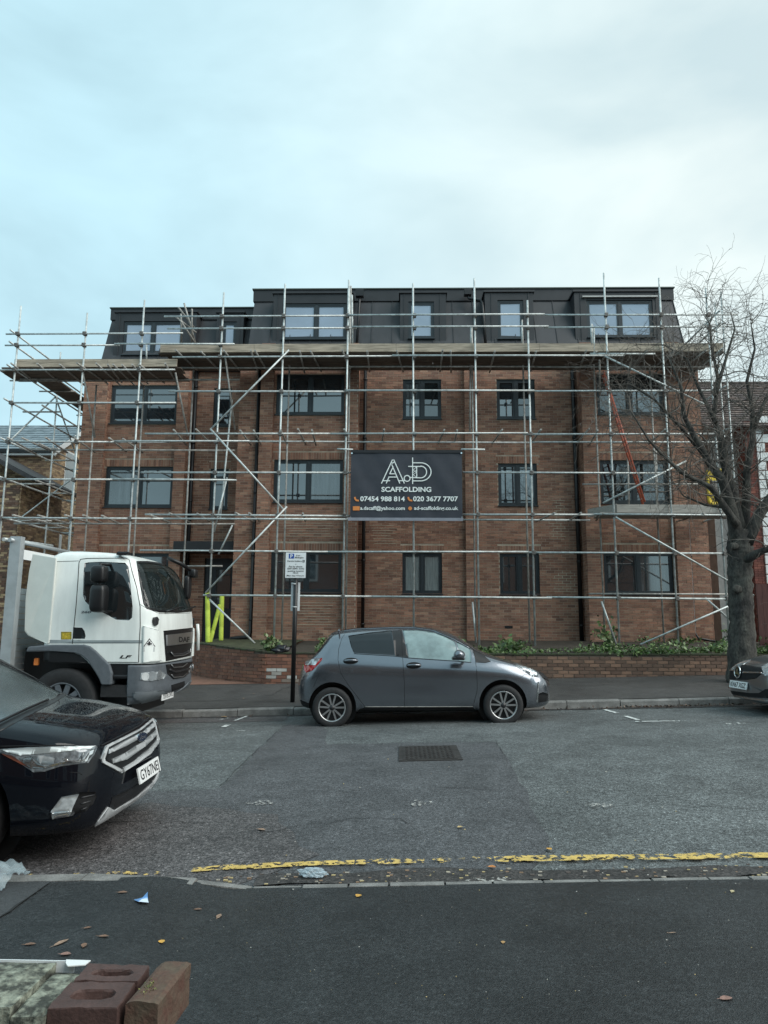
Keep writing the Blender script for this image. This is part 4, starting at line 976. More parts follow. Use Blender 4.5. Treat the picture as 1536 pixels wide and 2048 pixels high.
for v in bm.verts:
    x, y, zz = v.co; q = Vector((-.715+x*.093+(y*.02), 2.295+y*.245, ZW-.055+zz*.12)); 
    if zz > .4: q.z += .004; 
    if abs(x) > .45 and zz > .45: q.z -= .006
    q += Vector((mnoise.noise(q*25), mnoise.noise(q*27+Vector((3, 0, 0))), mnoise.noise(q*23)))*.004; v.co = q
me = bpy.data.meshes.new('brick'); bm.to_mesh(me); bm.free(); me.materials.append(MATS['old_red']); rbk = bpy.data.objects.new('brick', me); COL.objects.link(rbk); tag(rbk, 'worn old red brick with a moss tuft at the wall end', 'brick')
b = MB()
for i in range(420):
    r_ = rl.gauss(0, .011); t = rl.uniform(0, 6.28); p = Vector((-.733+r_*math.cos(t), 2.245+rl.gauss(0, .020), ZW+.008))
    leaf(b, p, rl, .0065, [(.14, .15, .03), (.19, .19, .05), (.09, .11, .025)], 1.5)
b.build('moss_tuft', MATS['leaf'], rbk)['kind'] = 'stuff'

# ------------------------------------------------------------------ litter
mat('fallen_leaf', attr=True, rough=.6, var=.3, vs=60)
def ground_at(x, y):
    Z = 0
    for i in range(30):
        d = ray(x, y); P = CAM+d*((Z-EYE)/d.z)
        Z = zroad(P.x, P.y)+.012 if KN < P.y < KF else (znear(P.x, P.y) if P.y <= KN else zfar(P.x, P.y)+.01)
    return P
def fallen(x, y, l, w, col, label, ang=None, curl=.25):
    p = ground_at(x, y); a = rl.uniform(0, 6.28) if ang is None else ang; u = Vector((math.cos(a), math.sin(a), SL*math.cos(a))); v = Vector((-math.sin(a), math.cos(a), 0)); up = Vector((0, 0, 1))
    prof = [(-.5, .0), (-.3, .35), (0, .5), (.25, .36), (.5, .0)]; vs = []
    for t, k in prof:
        for s_ in (-1, 0, 1): vs.append(p+u*(t*l)+v*(s_*k*w)+up*(.004+curl*w*(s_*s_*k*k*2+.5*t*t)))
    vs += [p+u*(-.75*l)+v*.002+up*.005, p+u*(-.5*l)+v*.003+up*.006]
    fs = [(3*i+j, 3*i+j+1, 3*i+4+j, 3*i+3+j) for i in range(4) for j in range(2)]+[(15, 16, 0)]
    o = MB().add(vs, fs, True, col).build('fallen_leaf', MATS['fallen_leaf']); tag(o, label, 'leaf', 'fallen leaves'); return o
br = (.20, .115, .075); tan = (.30, .20, .14); yl = (.62, .34, .07); pk = (.26, .15, .12)
for (x, y, l, w, c, lab) in ((245, 1786, .075, .035, br, 'brown curled leaf just behind the full height kerb'), (395, 1820, .06, .028, br, 'small brown leaf right of the blue wrapper'), (438, 1834, .075, .035, tan, 'tan leaf right of the blue wrapper, larger of two'),
    (175, 1857, .05, .026, br, 'small russet leaf lying apart on the dark footway'), (207, 1874, .07, .028, br, 'narrow brown leaf among the cluster near the coping slab'), (122, 1887, .105, .035, tan, 'long tan leaf on the footway beyond the coping slab'), (168, 1892, .06, .035, br, 'rounded brown leaf next to the long tan leaf'),
    (60, 1890, .07, .03, br, 'brown leaf fragment at the old footway joint'), (131, 1910, .065, .04, pk, 'pinkish brown leaf touching the white coping strip'), (323, 1885, .05, .04, yl, 'bright yellow curled leaf on the dark footway'), (1006, 1886, .035, .028, (.40, .24, .10), 'small ochre leaf alone on the bare dark footway'),
    (1452, 1999, .07, .04, pk, 'pinkish brown leaf at the bare end of the dark footway'), (1345, 1867, .05, .012, tan, 'thin twig like leaf on the dark footway'), (523, 1660, .10, .05, tan, 'tan leaf out on the dark road patch'), (920, 1655, .06, .05, (.5, .36, .16), 'small ochre leaf on the road before the yellow line'),
    (984, 1735, .07, .05, (.55, .22, .06), 'orange leaf lying in the gap of the yellow line'), (717, 1793, .05, .05, yl, 'yellow leaf on the footway by the dropped kerb'), (1098, 1699, .06, .05, yl, 'yellow leaf beside the broken start of the yellow line'), (1465, 1784, .05, .03, (.5, .42, .25), 'pale leaf on the footway by the dropped kerb stones'),
    (490, 1425, .07, .05, tan, 'tan leaf on the far kerb stone near the sign post'), (487, 1397, .14, .05, tan, 'long pale leaf on the far footway near the sign post'), (507, 1388, .10, .05, tan, 'shorter pale leaf on the far footway near the sign post'), (448, 1434, .16, .09, (.42, .26, .12), 'ochre leaf litter clump in the far gutter')):
    fallen(x, y, l*.8, w*.8, c, lab)
b = MB(); rg2 = random.Random(77)
for i in range(620):                                  # leaf mulch in the far gutter
    X = rg2.gauss(4.6, .9) if rg2.random() < .6 else rg2.uniform(-6, 9); Y = KF-.02-abs(rg2.gauss(0, .09)); leaf(b, Vector((X, Y, zroad(X, Y)+.012)), rg2, .05, [(.09, .055, .04), (.13, .08, .055), (.06, .04, .03), (.16, .11, .08)], 1.6)
for i in range(160):
    X = rg2.uniform(6.0, 7.2); Y = rg2.uniform(12.9, 13.6); leaf(b, Vector((X, Y, zfar(X, Y)+.012)), rg2, .06, [(.10, .06, .045), (.2, .17, .14)], 1.6)
b.build('leaf_litter', MATS['fallen_leaf'], None, label='brown leaf mulch gathered along the far kerb and tree foot', cat='leaf litter', kind='stuff')
b = MB(); rg3 = random.Random(31)
for i in range(170):                                  # grit, cigarette ends and specks
    y_ = 1480+ (rg3.random()**.6)*520; x_ = rg3.uniform(330, 1530); p = ground_at(x_, y_); s_ = rg3.uniform(.003, .009)*min(1, max(.35, (p.y-2.2)/4))
    b.obox(p+Vector((0, 0, s_*.4)), s_*rg3.uniform(1, 2.2), s_, s_*.6, None, rg3.choice([(.62, .6, .56), (.5, .48, .42), (.3, .27, .24), (.55, .42, .2), (.1, .09, .08)]))
for i in range(260):
    p = Vector((rg3.uniform(-1.2, 5), rg3.uniform(KN+.02, KN+.22), 0)); p.z = zroad(p.x, p.y)+.012; s_ = rg3.uniform(.004, .014); b.obox(p, s_*2, s_, s_*.6, None, rg3.choice([(.4, .36, .3), (.3, .2, .13), (.12, .1, .09), (.5, .4, .2)]))
b.build('grit', MATS['fallen_leaf'], None, label='pale grit and specks scattered over the road and footway', cat='grit', kind='stuff')
# bird lime / squashed pale patches on the road
for (x, y, w, h, sd) in ((1200, 1611, .13, .07, 1), (840, 1607, .10, .12, 2), (522, 1606, .16, .10, 3), (985, 1760, .2, .05, 4)):
    p = ground_at(x, y); pts = []; r_ = random.Random(sd)
    for k in range(14): t = 2*math.pi*k/14; f = r_.uniform(.5, 1.1); pts.append((p.x+math.cos(t)*w*f, p.y+math.sin(t)*h*f))
    if 'lime' not in MATS: flaked('lime', (.42, .41, .38), .54, sc=30)
    poly_sheet('road_stain', pts, MATS['lime'], .016, seed=sd, jag=.01)
# blue wrapper
p = ground_at(281, 1804); wr = MB(); mat('wrapper_blue', (.16, .33, .62), .35, var=.25, vs=30); mat('wrapper_white', (.62, .72, .82), .35)
V = lambda x, y, z: p+Vector((x, y, z))
wo_ = wr.add([V(-.045, .02, .004), V(.0, -.03, .012), V(.05, -.02, .004), V(.03, .02, .022), V(-.005, .035, .008), V(.02, .05, .035)], [(0, 1, 3, 4), (1, 2, 3), (3, 5, 4)]).build('sweet_wrapper', MATS['wrapper_blue']); tag(wo_, 'crumpled blue and white sweet wrapper on the dark footway', 'wrapper')
MB().add([V(.0, -.032, .014), V(.052, -.022, .006), V(.035, .005, .018), V(.01, -.005, .018)], [(0, 1, 2, 3)]).build('white_panel', MATS['wrapper_white'], wo_)
# crushed bottle in the gutter
def crumple(name, label, cat, c, sx, sy, sz, m, seed, sub=4, fl=.0):
    bm = bmesh.new(); bmesh.ops.create_icosphere(bm, subdivisions=sub, radius=1)
    for v in bm.verts:
        q = v.co*2.2+Vector((seed, seed*.3, 0)); k = 1+.35*mnoise.noise(q)+.25*mnoise.noise(q*2.3)+.12*mnoise.noise(q*5)
        v.co = Vector((c[0]+v.co.x*sx*k, c[1]+v.co.y*sy*k, c[2]+max(-.3, v.co.z)*sz*k))
    me = bpy.data.meshes.new(name); bm.to_mesh(me); bm.free(); me.materials.append(m); o = bpy.data.objects.new(name, me); COL.objects.link(o); tag(o, label, cat); return o
def film(name, col, a, rough=.15):
    m = mat(name, col, rough, var=.2, vs=8, alpha=a, ior=1.45); return m
p = ground_at(624, 1754); crumple('crushed_bottle', 'crushed clear plastic bottle lying in the near gutter', 'bottle', (p.x, p.y, p.z+.02), .085, .035, .035, film('clear_plastic', (.55, .66, .72), .55), 3.3)
p = ground_at(20, 1752)
# clear plastic sheet piled on the kerb by the dark car's wheel
bm = bmesh.new(); bmesh.ops.create_grid(bm, x_segments=46, y_segments=30, size=1)
for v in bm.verts:
    x, y = v.co.x, v.co.y; r_ = max(0, 1-(x*x*.75+y*y*.95)); q = Vector((x*2.1, y*2.1, 4.4))
    h = .15*r_**.8*(.55+.9*abs(mnoise.noise(q)))+.05*abs(mnoise.noise(q*3))+.02*abs(mnoise.noise(q*7))
    X = -2.72+x*.44+.07*mnoise.noise(q+Vector((9, 0, 0))); Y = 4.44+y*.20+.04*mnoise.noise(q+Vector((0, 9, 0)))
    v.co = Vector((X, Y, znear(X, min(Y, KN-.13))+.006+max(0, h)))
me = bpy.data.meshes.new('plastic_sheet'); bm.to_mesh(me); bm.free(); me.materials.append(film('sheet_film', (.42, .50, .53), .42, .18))
for q in me.polygons: q.use_smooth = True
o = bpy.data.objects.new('plastic_sheet', me); COL.objects.link(o); tag(o, 'crumpled translucent plastic sheet heaped on the kerb by the dark car', 'plastic sheet')
# ------------------------------------------------------------------ vehicle toolkit
def pchip(keys):
    xs = [k[0] for k in keys]; ys = [k[1] for k in keys]; n = len(xs)
    if xs[0] > xs[-1]: xs.reverse(); ys.reverse()
    h = [xs[i+1]-xs[i] for i in range(n-1)]; d = [(ys[i+1]-ys[i])/h[i] for i in range(n-1)]; m = [0]*n
    for i in range(1, n-1):
        if d[i-1]*d[i] > 0: w1, w2 = 2*h[i]+h[i-1], h[i]+2*h[i-1]; m[i] = (w1+w2)/(w1/d[i-1]+w2/d[i])
    m[0], m[-1] = d[0], d[-1]
    def f(x):
        if x <= xs[0]: return ys[0]
        if x >= xs[-1]: return ys[-1]
        i = 0
        while x > xs[i+1]: i += 1
        t = (x-xs[i])/h[i]; t2, t3 = t*t, t*t*t
        return ys[i]*(2*t3-3*t2+1)+h[i]*m[i]*(t3-2*t2+t)+ys[i+1]*(3*t2-2*t3)+h[i]*m[i+1]*(t3-t2)
    return f
def chaikin(p, n=2):
    for _ in range(n):
        q = [p[0]]
        for a, b in zip(p[:-1], p[1:]): q += [(a[0]*.75+b[0]*.25, a[1]*.75+b[1]*.25), (a[0]*.25+b[0]*.75, a[1]*.25+b[1]*.75)]
        p = q+[p[-1]]
    return p
def resample(p, n):
    s = [0]
    for a, b in zip(p[:-1], p[1:]): s.append(s[-1]+math.hypot(b[0]-a[0], b[1]-a[1]))
    out = []; j = 0
    for i in range(n):
        t = s[-1]*i/(n-1)
        while j < len(s)-2 and s[j+1] < t: j += 1
        k = (t-s[j])/max(1e-9, s[j+1]-s[j]); out.append((p[j][0]+(p[j+1][0]-p[j][0])*k, p[j][1]+(p[j+1][1]-p[j][1])*k))
    return out
def inpoly(x, y, P):
    c = False; j = len(P)-1
    for i in range(len(P)):
        if (P[i][1] > y) != (P[j][1] > y) and x < (P[j][0]-P[i][0])*(y-P[i][1])/(P[j][1]-P[i][1])+P[i][0]: c = not c
        j = i
    return c
class Shell:
    """a closed vehicle skin in metres; outlines of lamps, panes, grilles are cut into the skin and become parts"""
    def __init__(s, rings, yc, cap=True, closed=True):
        s.yc = yc; s.bm = bmesh.new(); R = []
        for r in rings: R.append([s.bm.verts.new(p) for p in r])
        n = len(R[0])
        for a, b in zip(R[:-1], R[1:]):
            for i in range(n if closed else n-1):
                j = (i+1) % n
                try: s.bm.faces.new((a[i], a[j], b[j], b[i]))
                except ValueError: pass
        if cap:
            for r in (R[0], R[-1]):
                c = Vector((0, 0, 0))
                for v in r: c += v.co
                cv = s.bm.verts.new(c/len(r))
                for i in range(n): s.bm.faces.new((r[i], r[(i+1) % n], cv))
        bmesh.ops.remove_doubles(s.bm, verts=s.bm.verts[:], dist=1e-5)
        bmesh.ops.recalc_face_normals(s.bm, faces=s.bm.faces[:]); s.bm.normal_update()
        s.refresh()
    def refresh(s):
        s.bm.normal_update(); s.bvh = BVHTree.FromBMesh(s.bm)
    def mir(s, p): return Vector((p[0], 2*s.yc-p[1], p[2]))
    def hit(s, x, y, mirrored=False):
        d = ray(x, y).normalized(); l, n, i, dist = s.bvh.ray_cast(CAM, d)
        if l is None: return None, None
        return l, n
    def cut(s, poly, mirrored=False, mode='pix'):
        bm = s.bm; cam_ = s.mir(CAM) if mirrored else CAM
        if mode == 'pix': pr = (lambda v: pix(s.mir(v))) if mirrored else pix
        else: pr = lambda v: (v[0], v[2])
        x0 = min(p[0] for p in poly); x1 = max(p[0] for p in poly); y0 = min(p[1] for p in poly); y1 = max(p[1] for p in poly)
        def ok(f):
            c = f.calc_center_median()
            if mode == 'pix':
                if f.normal.dot(cam_-c) <= 0: return False
            else:
                if (f.normal.y > -.02) != mirrored: return False
                if abs(f.normal.y) < .02: return False
            q = [pr(v.co) for v in f.verts]
            return max(a[0] for a in q) >= x0 and min(a[0] for a in q) <= x1 and max(a[1] for a in q) >= y0 and min(a[1] for a in q) <= y1
        fs = [f for f in bm.faces if ok(f)]
        es = set(); vs = set()
        for f in fs: es.update(f.edges); vs.update(f.verts)
        geom = list(vs)+list(es)+fs
        for a, b in zip(poly, poly[1:]+poly[:1]):
            if mode == 'pix':
                no = ray(*a).cross(ray(*b))
                if no.length < 1e-9: continue
                co = cam_
                if mirrored: no = Vector((no.x, -no.y, no.z))
            else:
                no = Vector((b[1]-a[1], 0, -(b[0]-a[0]))); co = Vector((a[0], 0, a[1]))
            # only the faces this edge comes near
            ax0, ax1, ay0, ay1 = min(a[0], b[0]), max(a[0], b[0]), min(a[1], b[1]), max(a[1], b[1])
            near = []; rest = []
            for g in geom:
                if isinstance(g, bmesh.types.BMFace) and g.is_valid:
                    q = [pr(v.co) for v in g.verts]
                    if max(t[0] for t in q) >= ax0 and min(t[0] for t in q) <= ax1 and max(t[1] for t in q) >= ay0 and min(t[1] for t in q) <= ay1: near.append(g)
                    else: rest.append(g)
            es = set(); vs = set()
            for f in near: es.update(f.edges); vs.update(f.verts)
            if near:
                r = bmesh.ops.bisect_plane(bm, geom=list(vs)+list(es)+near, plane_co=co, plane_no=no.normalized(), dist=1e-6)
                geom = [g for g in r['geom'] if isinstance(g, bmesh.types.BMFace)]+rest
            else: geom = rest
        bm.normal_update()
        out = []
        for f in set(g for g in geom if isinstance(g, bmesh.types.BMFace) and g.is_valid):
            c = f.calc_center_median(); q = pr(c)
            if inpoly(q[0], q[1], poly): out.append(f)
        return out
    def patch(s, faces, name, m, parent, off=.002, remove=False, skirt=True, skm=None, pieces=None):
        vid = {}; mb = MB(); fs = []
        bnd = {}
        for f in faces:
            idx = []
            for v in f.verts:
                if v not in vid: vid[v] = len(mb.v); mb.v.append(tuple(v.co+v.normal*off))
                idx.append(vid[v])
            mb.f.append(tuple(idx)); mb.sm.append(True); mb.c.append(None); mb.mi.append(0)
            for e in f.edges: bnd[e] = bnd.get(e, 0)+1
        if skirt:
            base = {}
            for e, k in bnd.items():
                if k == 1:
                    a, b = e.verts; q = []
                    for v in (a, b):
                        if v not in base: base[v] = len(mb.v); mb.v.append(tuple(v.co-v.normal*(.004 if off > 0 else 0)))
                    mb.f.append((vid[a], vid[b], base[b], base[a])); mb.sm.append(False); mb.c.append(None); mb.mi.append(1 if skm else 0)
        o = mb.build(name, [m, skm] if skm else m, parent) if mb.f else None
        if remove and faces: bmesh.ops.delete(s.bm, geom=faces, context='FACES')
        return o
    def part(s, poly, name, m, parent, off=.002, remove=False, both=True, skm=None, **kw):
        o = s.patch(s.cut(poly), name, m, parent, off, remove, skm=skm)
        if both: s.patch(s.cut(poly, True), name, m, parent, off, remove, skm=skm)
        if kw and o: tag(o, **kw)
        return o
    def line(s, pts, name, m, parent, r=.0035, both=True, lift=.0, n=5, step=6):
        P = []
        for (a, b) in zip(pts[:-1], pts[1:]):
            k = max(1, int(math.hypot(b[0]-a[0], b[1]-a[1])/step))
            for i in range(k+(1 if b == pts[-1] else 0)):
                l, nn = s.hit(a[0]+(b[0]-a[0])*i/k, a[1]+(b[1]-a[1])*i/k)
                if l is not None: P.append(l+nn*lift)
        if len(P) < 2: return
        MB().tube(P, r, n).build(name, m, parent)
        if both: MB().tube([s.mir(p) for p in P], r, n).build(name, m, parent)
    def arch(s, cx_, cz_, R, parent, m, depth=.28, n=30):
        poly = [(cx_+R*math.cos(2*math.pi*i/n), cz_+R*math.sin(2*math.pi*i/n)) for i in range(n)]
        for mi in (False, True):
            fs = s.cut(poly, mi, 'Y'); cnt = {}
            for f in fs:
                for e in f.edges: cnt[e] = cnt.get(e, 0)+1
            b = MB(); sg_ = 1 if not mi else -1
            for e, k in cnt.items():
                if k == 1:
                    a, c = e.verts[0].co, e.verts[1].co; d = Vector((0, sg_*depth, 0)); b.add([a, c, c+d, a+d], [(0, 1, 2, 3)], True)
            yy = s.yc-sg_*(abs(s.yc-min(f.calc_center_median().y for f in fs))-depth) if fs else s.yc
            b.add([(p[0], yy, p[1]) for p in [(cx_+R*1.02*math.cos(2*math.pi*i/n), cz_+R*1.02*math.sin(2*math.pi*i/n)) for i in range(n)]], [tuple(range(n))])
            b.build('wheel_arch', m, parent)
            if fs: bmesh.ops.delete(s.bm, geom=fs, context='FACES')
    def body(s, name, m, parent, sharp=38):
        me = bpy.data.meshes.new(name); s.bm.normal_update()
        for f in s.bm.faces: f.smooth = True
        s.bm.to_mesh(me); me.materials.append(m); o = bpy.data.objects.new(name, me); link(o, parent); return o
def loft_x(xs, K, X0, dirx, yc, zg, M1=15, M2=26):
    """skin of a car lofted along its length from key curves K; X0 = world X of the nose, dirx = +1 faces +X"""
    f = {k: pchip(v) for k, v in K.items()}; rings = []
    for x in xs:
        wm, zb, zt, zm, wb, zbelt, nn, tb = (f[k](x) for k in ('wm', 'zb', 'zt', 'zm', 'wb', 'zbelt', 'n', 'tumble'))
        zt = max(zt, zbelt+.002); wb = wm*wb
        low = [(0, zb), (wm*.62, zb), (wm*.90, zb+.015), (wm*.965, zb+.10), (wm*.985, (zb+zm)*.5), (wm, zm-.02), (wm*.999, zm+.015), (wb, zbelt)]
        low = resample(chaikin(low, 2), M1)
        up = []
        for i in range(41):
            t = math.pi/2*i/40; c, s_ = math.cos(t)**(2/nn) if i < 40 else 0, math.sin(t)**(2/nn); up.append((wb*c*(1-tb*s_), zbelt+(zt-zbelt)*s_))
        up = resample(up, M2)
        half = low+up[1:]
        ring = []
        X = X0+dirx*x
        zz = zg+SL*X
        for y, z in half: ring.append((X, yc-y, z+zz))
        for y, z in reversed(half[1:-1]): ring.append((X, yc+y, z+zz))
        rings.append(ring)
    return rings
def wheel(parent, c, r, w, side, rim_r, spokes, rim_m='alloy', style=0, face=.0, rot=0.):
    """tyre > , rim with spokes; side = -1 faces the camera side"""
    ax = Vector((0, side, 0)); o = Vector(c)
    t = MB().lathe([(rim_r*.99, -w*.5), (r*.90, -w*.5), (r*.975, -w*.42), (r, -w*.3), (r, w*.3), (r*.975, w*.42), (r*.90, w*.5), (rim_r*1.03, w*.5), (rim_r*.99, w*.46)], o, ax, 40, closed=True).build('wheel', MATS['rubber'], parent)
    rim = MB().lathe([(rim_r*1.02, w*.47), (rim_r*.99, w*.50), (rim_r*.93, w*.47), (rim_r*.91, w*.30), (rim_r*.90, -w*.2)], o, ax, 40).build('rim', MATS[rim_m], t)
    MB().lathe([(rim_r*.92, w*.06), (.0, w*.06)], o, ax, 32).build('brake_disc', MATS['alloy_dark'], t)
    a0 = Vector((1, 0, 0)); b0 = Vector((0, 0, 1))
    for k in range(spokes):
        th = 2*math.pi*k/spokes+rot; d = a0*math.cos(th)+b0*math.sin(th); n_ = ax.cross(d)
        th = th if style else (2*math.pi*(k//2)/(spokes//2)+rot+(.26 if k % 2 else -.26)); d = a0*math.cos(th)+b0*math.sin(th); n_ = ax.cross(d); h0, h1 = w*.42, w*.46; w0, w1 = (.024, .026) if style == 0 else (.05, .05)
        w0 *= rim_r/.2; w1 *= rim_r/.2
        P = [o+d*rim_r*.10+ax*h0-n_*w0*.5, o+d*rim_r*.10+ax*h0+n_*w0*.5, o+d*rim_r*.94+ax*h1+n_*w1*.5, o+d*rim_r*.94+ax*h1-n_*w1*.5]
        MB().prism(P, ax*-.025).build('spoke', MATS[rim_m], rim)
    MB().lathe([(rim_r*.20, w*.40), (rim_r*.19, w*.45), (0, w*.47)], o, ax, 16).build('hub_cap', MATS['alloy_dark' if style == 0 else rim_m], rim)
    return t
def paint(name, col, metal=.5, rough=.35, var=.03, drops=0., spec=.5, coat=1.):
    m = mat(name, col, rough, metal=metal, var=var, vs=300, coat=coat, spec=spec); b = m.node_tree.nodes['Principled BSDF']; b.inputs['Coat Roughness'].default_value = .05
    if drops:
        t = m.node_tree; tc = N(t, 'ShaderNodeTexCoord'); v = N(t, 'ShaderNodeTexVoronoi'); v.inputs['Scale'].default_value = 75; L(t, tc.outputs['Object'], v.inputs['Vector'])
        n2 = N(t, 'ShaderNodeTexNoise'); n2.inputs['Scale'].default_value = 2.5; n2.inputs['Detail'].default_value = 5; L(t, tc.outputs['Object'], n2.inputs['Vector'])
        r = N(t, 'ShaderNodeMapRange'); r.inputs[1].default_value = 0; r.inputs[2].default_value = .42; r.inputs[3].default_value = 1; r.inputs[4].default_value = 0; L(t, v.outputs['Distance'], r.inputs[0])
        geo = N(t, 'ShaderNodeNewGeometry'); sx = N(t, 'ShaderNodeSeparateXYZ'); L(t, geo.outputs['Normal'], sx.inputs[0])
        mz = N(t, 'ShaderNodeMapRange'); mz.inputs[1].default_value = .45; mz.inputs[2].default_value = .9; L(t, sx.outputs['Z'], mz.inputs[0])
        mm = N(t, 'ShaderNodeMath', operation='MULTIPLY'); L(t, r.outputs[0], mm.inputs[0]); L(t, mz.outputs[0], mm.inputs[1])
        m3 = N(t, 'ShaderNodeMath', operation='MULTIPLY'); L(t, mm.outputs[0], m3.inputs[0]); L(t, n2.outputs['Fac'], m3.inputs[1])
        bp = N(t, 'ShaderNodeBump'); bp.inputs['Strength'].default_value = drops; bp.inputs['Distance'].default_value = .004; L(t, m3.outputs[0], bp.inputs['Height']); L(t, bp.outputs[0], b.inputs['Normal']); L(t, bp.outputs[0], b.inputs['Coat Normal'])
    return m
def plate(parent, corners, txt, bold=.02):
    """number plate from its four corner points (bottom-left, bottom-right, top-right, top-left)"""
    A, B, Cc, D = [Vector(c) for c in corners]; n = (B-A).cross(D-A).normalized()
    if n.dot(CAM-A) < 0: n = -n
    o = MB().prism([A, B, Cc, D], n*.012).build('number_plate', MATS['plate_white'], parent)
    def o3(u, v):
        u = .06+.88*u; v = .17+.66*v; return A.lerp(B, u).lerp(D.lerp(Cc, u), v)+n*.0135
    text(txt, 0, 0, 0, 0, 'plate_text', 'lettering', o, o3, bold); return o

# ------------------------------------------------------------------ grey hatchback
def Z2(pts, ox, oy, k): return [(ox+x/k, oy+y/k) for x, y in pts]
hb = thing('hatchback', 'dark grey five door hatchback parked along the far kerb', 'car', (.25, 11.78, zroad(.25, 11.4)))
YC = 11.80
zg = camber(11.3)
Yz = lambda pts: Z2(pts, 570, 1230, 2.793)
x_f = at(1101, 1385, 11.35).x; x_r = at(597.5, 1390, 11.35).x; LEN = x_f-x_r
def cx(px_, py_, Y=YC): return at(px_, py_, Y).x-x_f      # nose-relative length position of a photograph point
def cz(px_, py_, Y=YC): p = at(px_, py_, Y); return p.z-zg-SL*p.x
top = [(1100, 1378), (1097, 1364), (1086, 1349), (1061, 1334.5), (1029, 1324.5), (1000, 1316), (968, 1304.5), (953, 1297), (928, 1282.5), (893, 1263.5), (864, 1256.5), (828, 1252.8), (792, 1252.4), (742, 1254.2), (692, 1258.4), (669, 1263.5), (650, 1287), (629, 1312), (612, 1322), (606, 1345), (600, 1372), (597.6, 1388)]
K = {'zt': [(cx(x, y), cz(x, y)) for x, y in top]}
K['zt'][0] = (0, K['zt'][0][1]-.02); K['zt'][-1] = (-LEN, K['zt'][-1][1])
K['zb'] = [(0, .36), (-.03, .24), (-.12, .19), (-.4, .17), (-1.2, .165), (-LEN+.9, .18), (-LEN+.35, .22), (-LEN+.08, .27), (-LEN, .44)]
K['wm'] = [(0, .40), (-.02, .50), (-.06, .60), (-.13, .69), (-.24, .755), (-.42, .80), (-.75, .835), (-1.3, .8475), (-LEN+1.1, .8475), (-LEN+.55, .83), (-LEN+.28, .79), (-LEN+.12, .72), (-LEN+.04, .64), (-LEN, .54)]
K['zm'] = [(0, .50), (-.3, .60), (-.7, .72), (-1.3, .80), (-2.6, .86), (-LEN+.4, .90), (-LEN, .62)]
bl = [(1086, 1352), (1050, 1338), (1020, 1330), (982, 1325), (935, 1322), (804, 1313), (704, 1305), (660, 1303), (625, 1320), (606, 1345)]
K['zbelt'] = [(0, .52)]+[(cx(x, y, 11.05), cz(x, y, 11.05)) for x, y in bl]+[(-LEN, .66)]
K['wb'] = [(0, .88), (-.2, .90), (-.8, .905), (-1.5, .90), (-3.2, .895), (-LEN+.2, .90), (-LEN, .9)]
K['n'] = [(0, 2.4), (-.3, 2.8), (-.8, 3.2), (-1.1, 3.2), (-1.5, 3.4), (-3.2, 3.4), (-LEN+.3, 3.), (-LEN, 2.4)]
K['tumble'] = [(0, .06), (-.8, .06), (-1.0, .10), (-1.5, .19), (-3.2, .20), (-LEN+.4, .2), (-LEN, .06)]
xs = sorted(set([0, -.006, -.015, -.03]+lin(-.05, -.6, 18)+lin(-.65, -LEN+.6, 56)+lin(-LEN+.57, -LEN+.06, 20)+[-LEN+.035, -LEN+.018, -LEN+.008, -LEN]), reverse=True)
sh = Shell(loft_x(xs, K, x_f, 1, YC, zg), YC)
pg = paint('paint_grey', (.185, .20, .225), .85, .24)
BP = MATS['black_plastic']; mat('gap', (.004, .004, .005), .8); mat('car_glass', (.012, .016, .018), .03, var=.2, ior=1.9); mat('car_glass_fog', (.21, .285, .285), .16, var=.22, vs=5, ior=1.8)
mat('car_glass_tint', (.006, .007, .009), .03, var=.2, ior=1.6)
wr_c = at(664, 1415.5, 10.98); wf_c = at(1006.8, 1410.5, 10.98); WR = .298
for c in (wr_c, wf_c): sh.arch(c.x, c.z+.015, .362, hb, BP)
sh.refresh()
sh.part(Yz([(353, 116), (470, 98), (596, 86), (613, 226), (500, 219), (385, 212), (370, 180)]), 'rear_side_window', MATS['car_glass_tint'], hb, -.006, True, skm=BP)
sh.part(Yz([(597, 86), (653, 83), (690, 237), (614, 227)]), 'door_pillar', BP, hb, .001)
sh.part(Yz([(656, 84), (740, 83), (830, 96), (900, 122), (948, 150), (965, 200), (958, 254), (820, 246), (692, 237)]), 'front_side_window', MATS['car_glass_fog'], hb, -.006, True, skm=BP)
sh.part(Yz([(956, 150), (1000, 170), (1034, 190), (1042, 225), (1040, 262), (968, 256), (970, 200)]), 'quarter_window', MATS['car_glass_fog'], hb, -.004, True, skm=BP)
sh.part(Yz([(1048, 188), (1100, 216), (1150, 260), (1120, 268), (1066, 265)]), 'sail_trim', BP, hb, .001)
sh.part(Yz([(284, 96), (284, 100), (196, 205), (150, 236), (160, 226), (220, 160), (268, 100)]), 'rear_window_edge', MATS['car_glass'], hb, .001)
sh.part(Yz([(108, 268), (150, 248), (208, 240), (204, 254), (172, 290), (150, 312), (118, 322), (108, 302)]), 'tail_lamp', MATS['lamp_red'], hb, .006)
sh.part(Yz([(118, 262), (150, 249), (200, 243), (170, 280), (116, 281)]), 'reversing_lens', MATS['lamp_clear'], hb, .009)
sh.part(Yz([(1274, 264), (1340, 284), (1392, 302), (1416, 328), (1412, 346), (1384, 346), (1330, 312), (1290, 287)]), 'headlamp', MATS['lamp_dark'], hb, .003)
sh.part(Yz([(1284, 268), (1340, 290), (1392, 312), (1408, 330), (1404, 342), (1386, 338), (1336, 306)]), 'headlamp_reflector', MATS['lamp_clear'], hb, .006)
sh.part(Yz([(1412, 374), (1418, 374), (1413, 486), (1403, 490), (1406, 440)]), 'bumper_trim', MATS['chrome'], hb, .006)
sh.part(Yz([(1416, 440), (1440, 430), (1470, 440), (1468, 480), (1415, 490)]), 'fog_recess', BP, hb, .002)
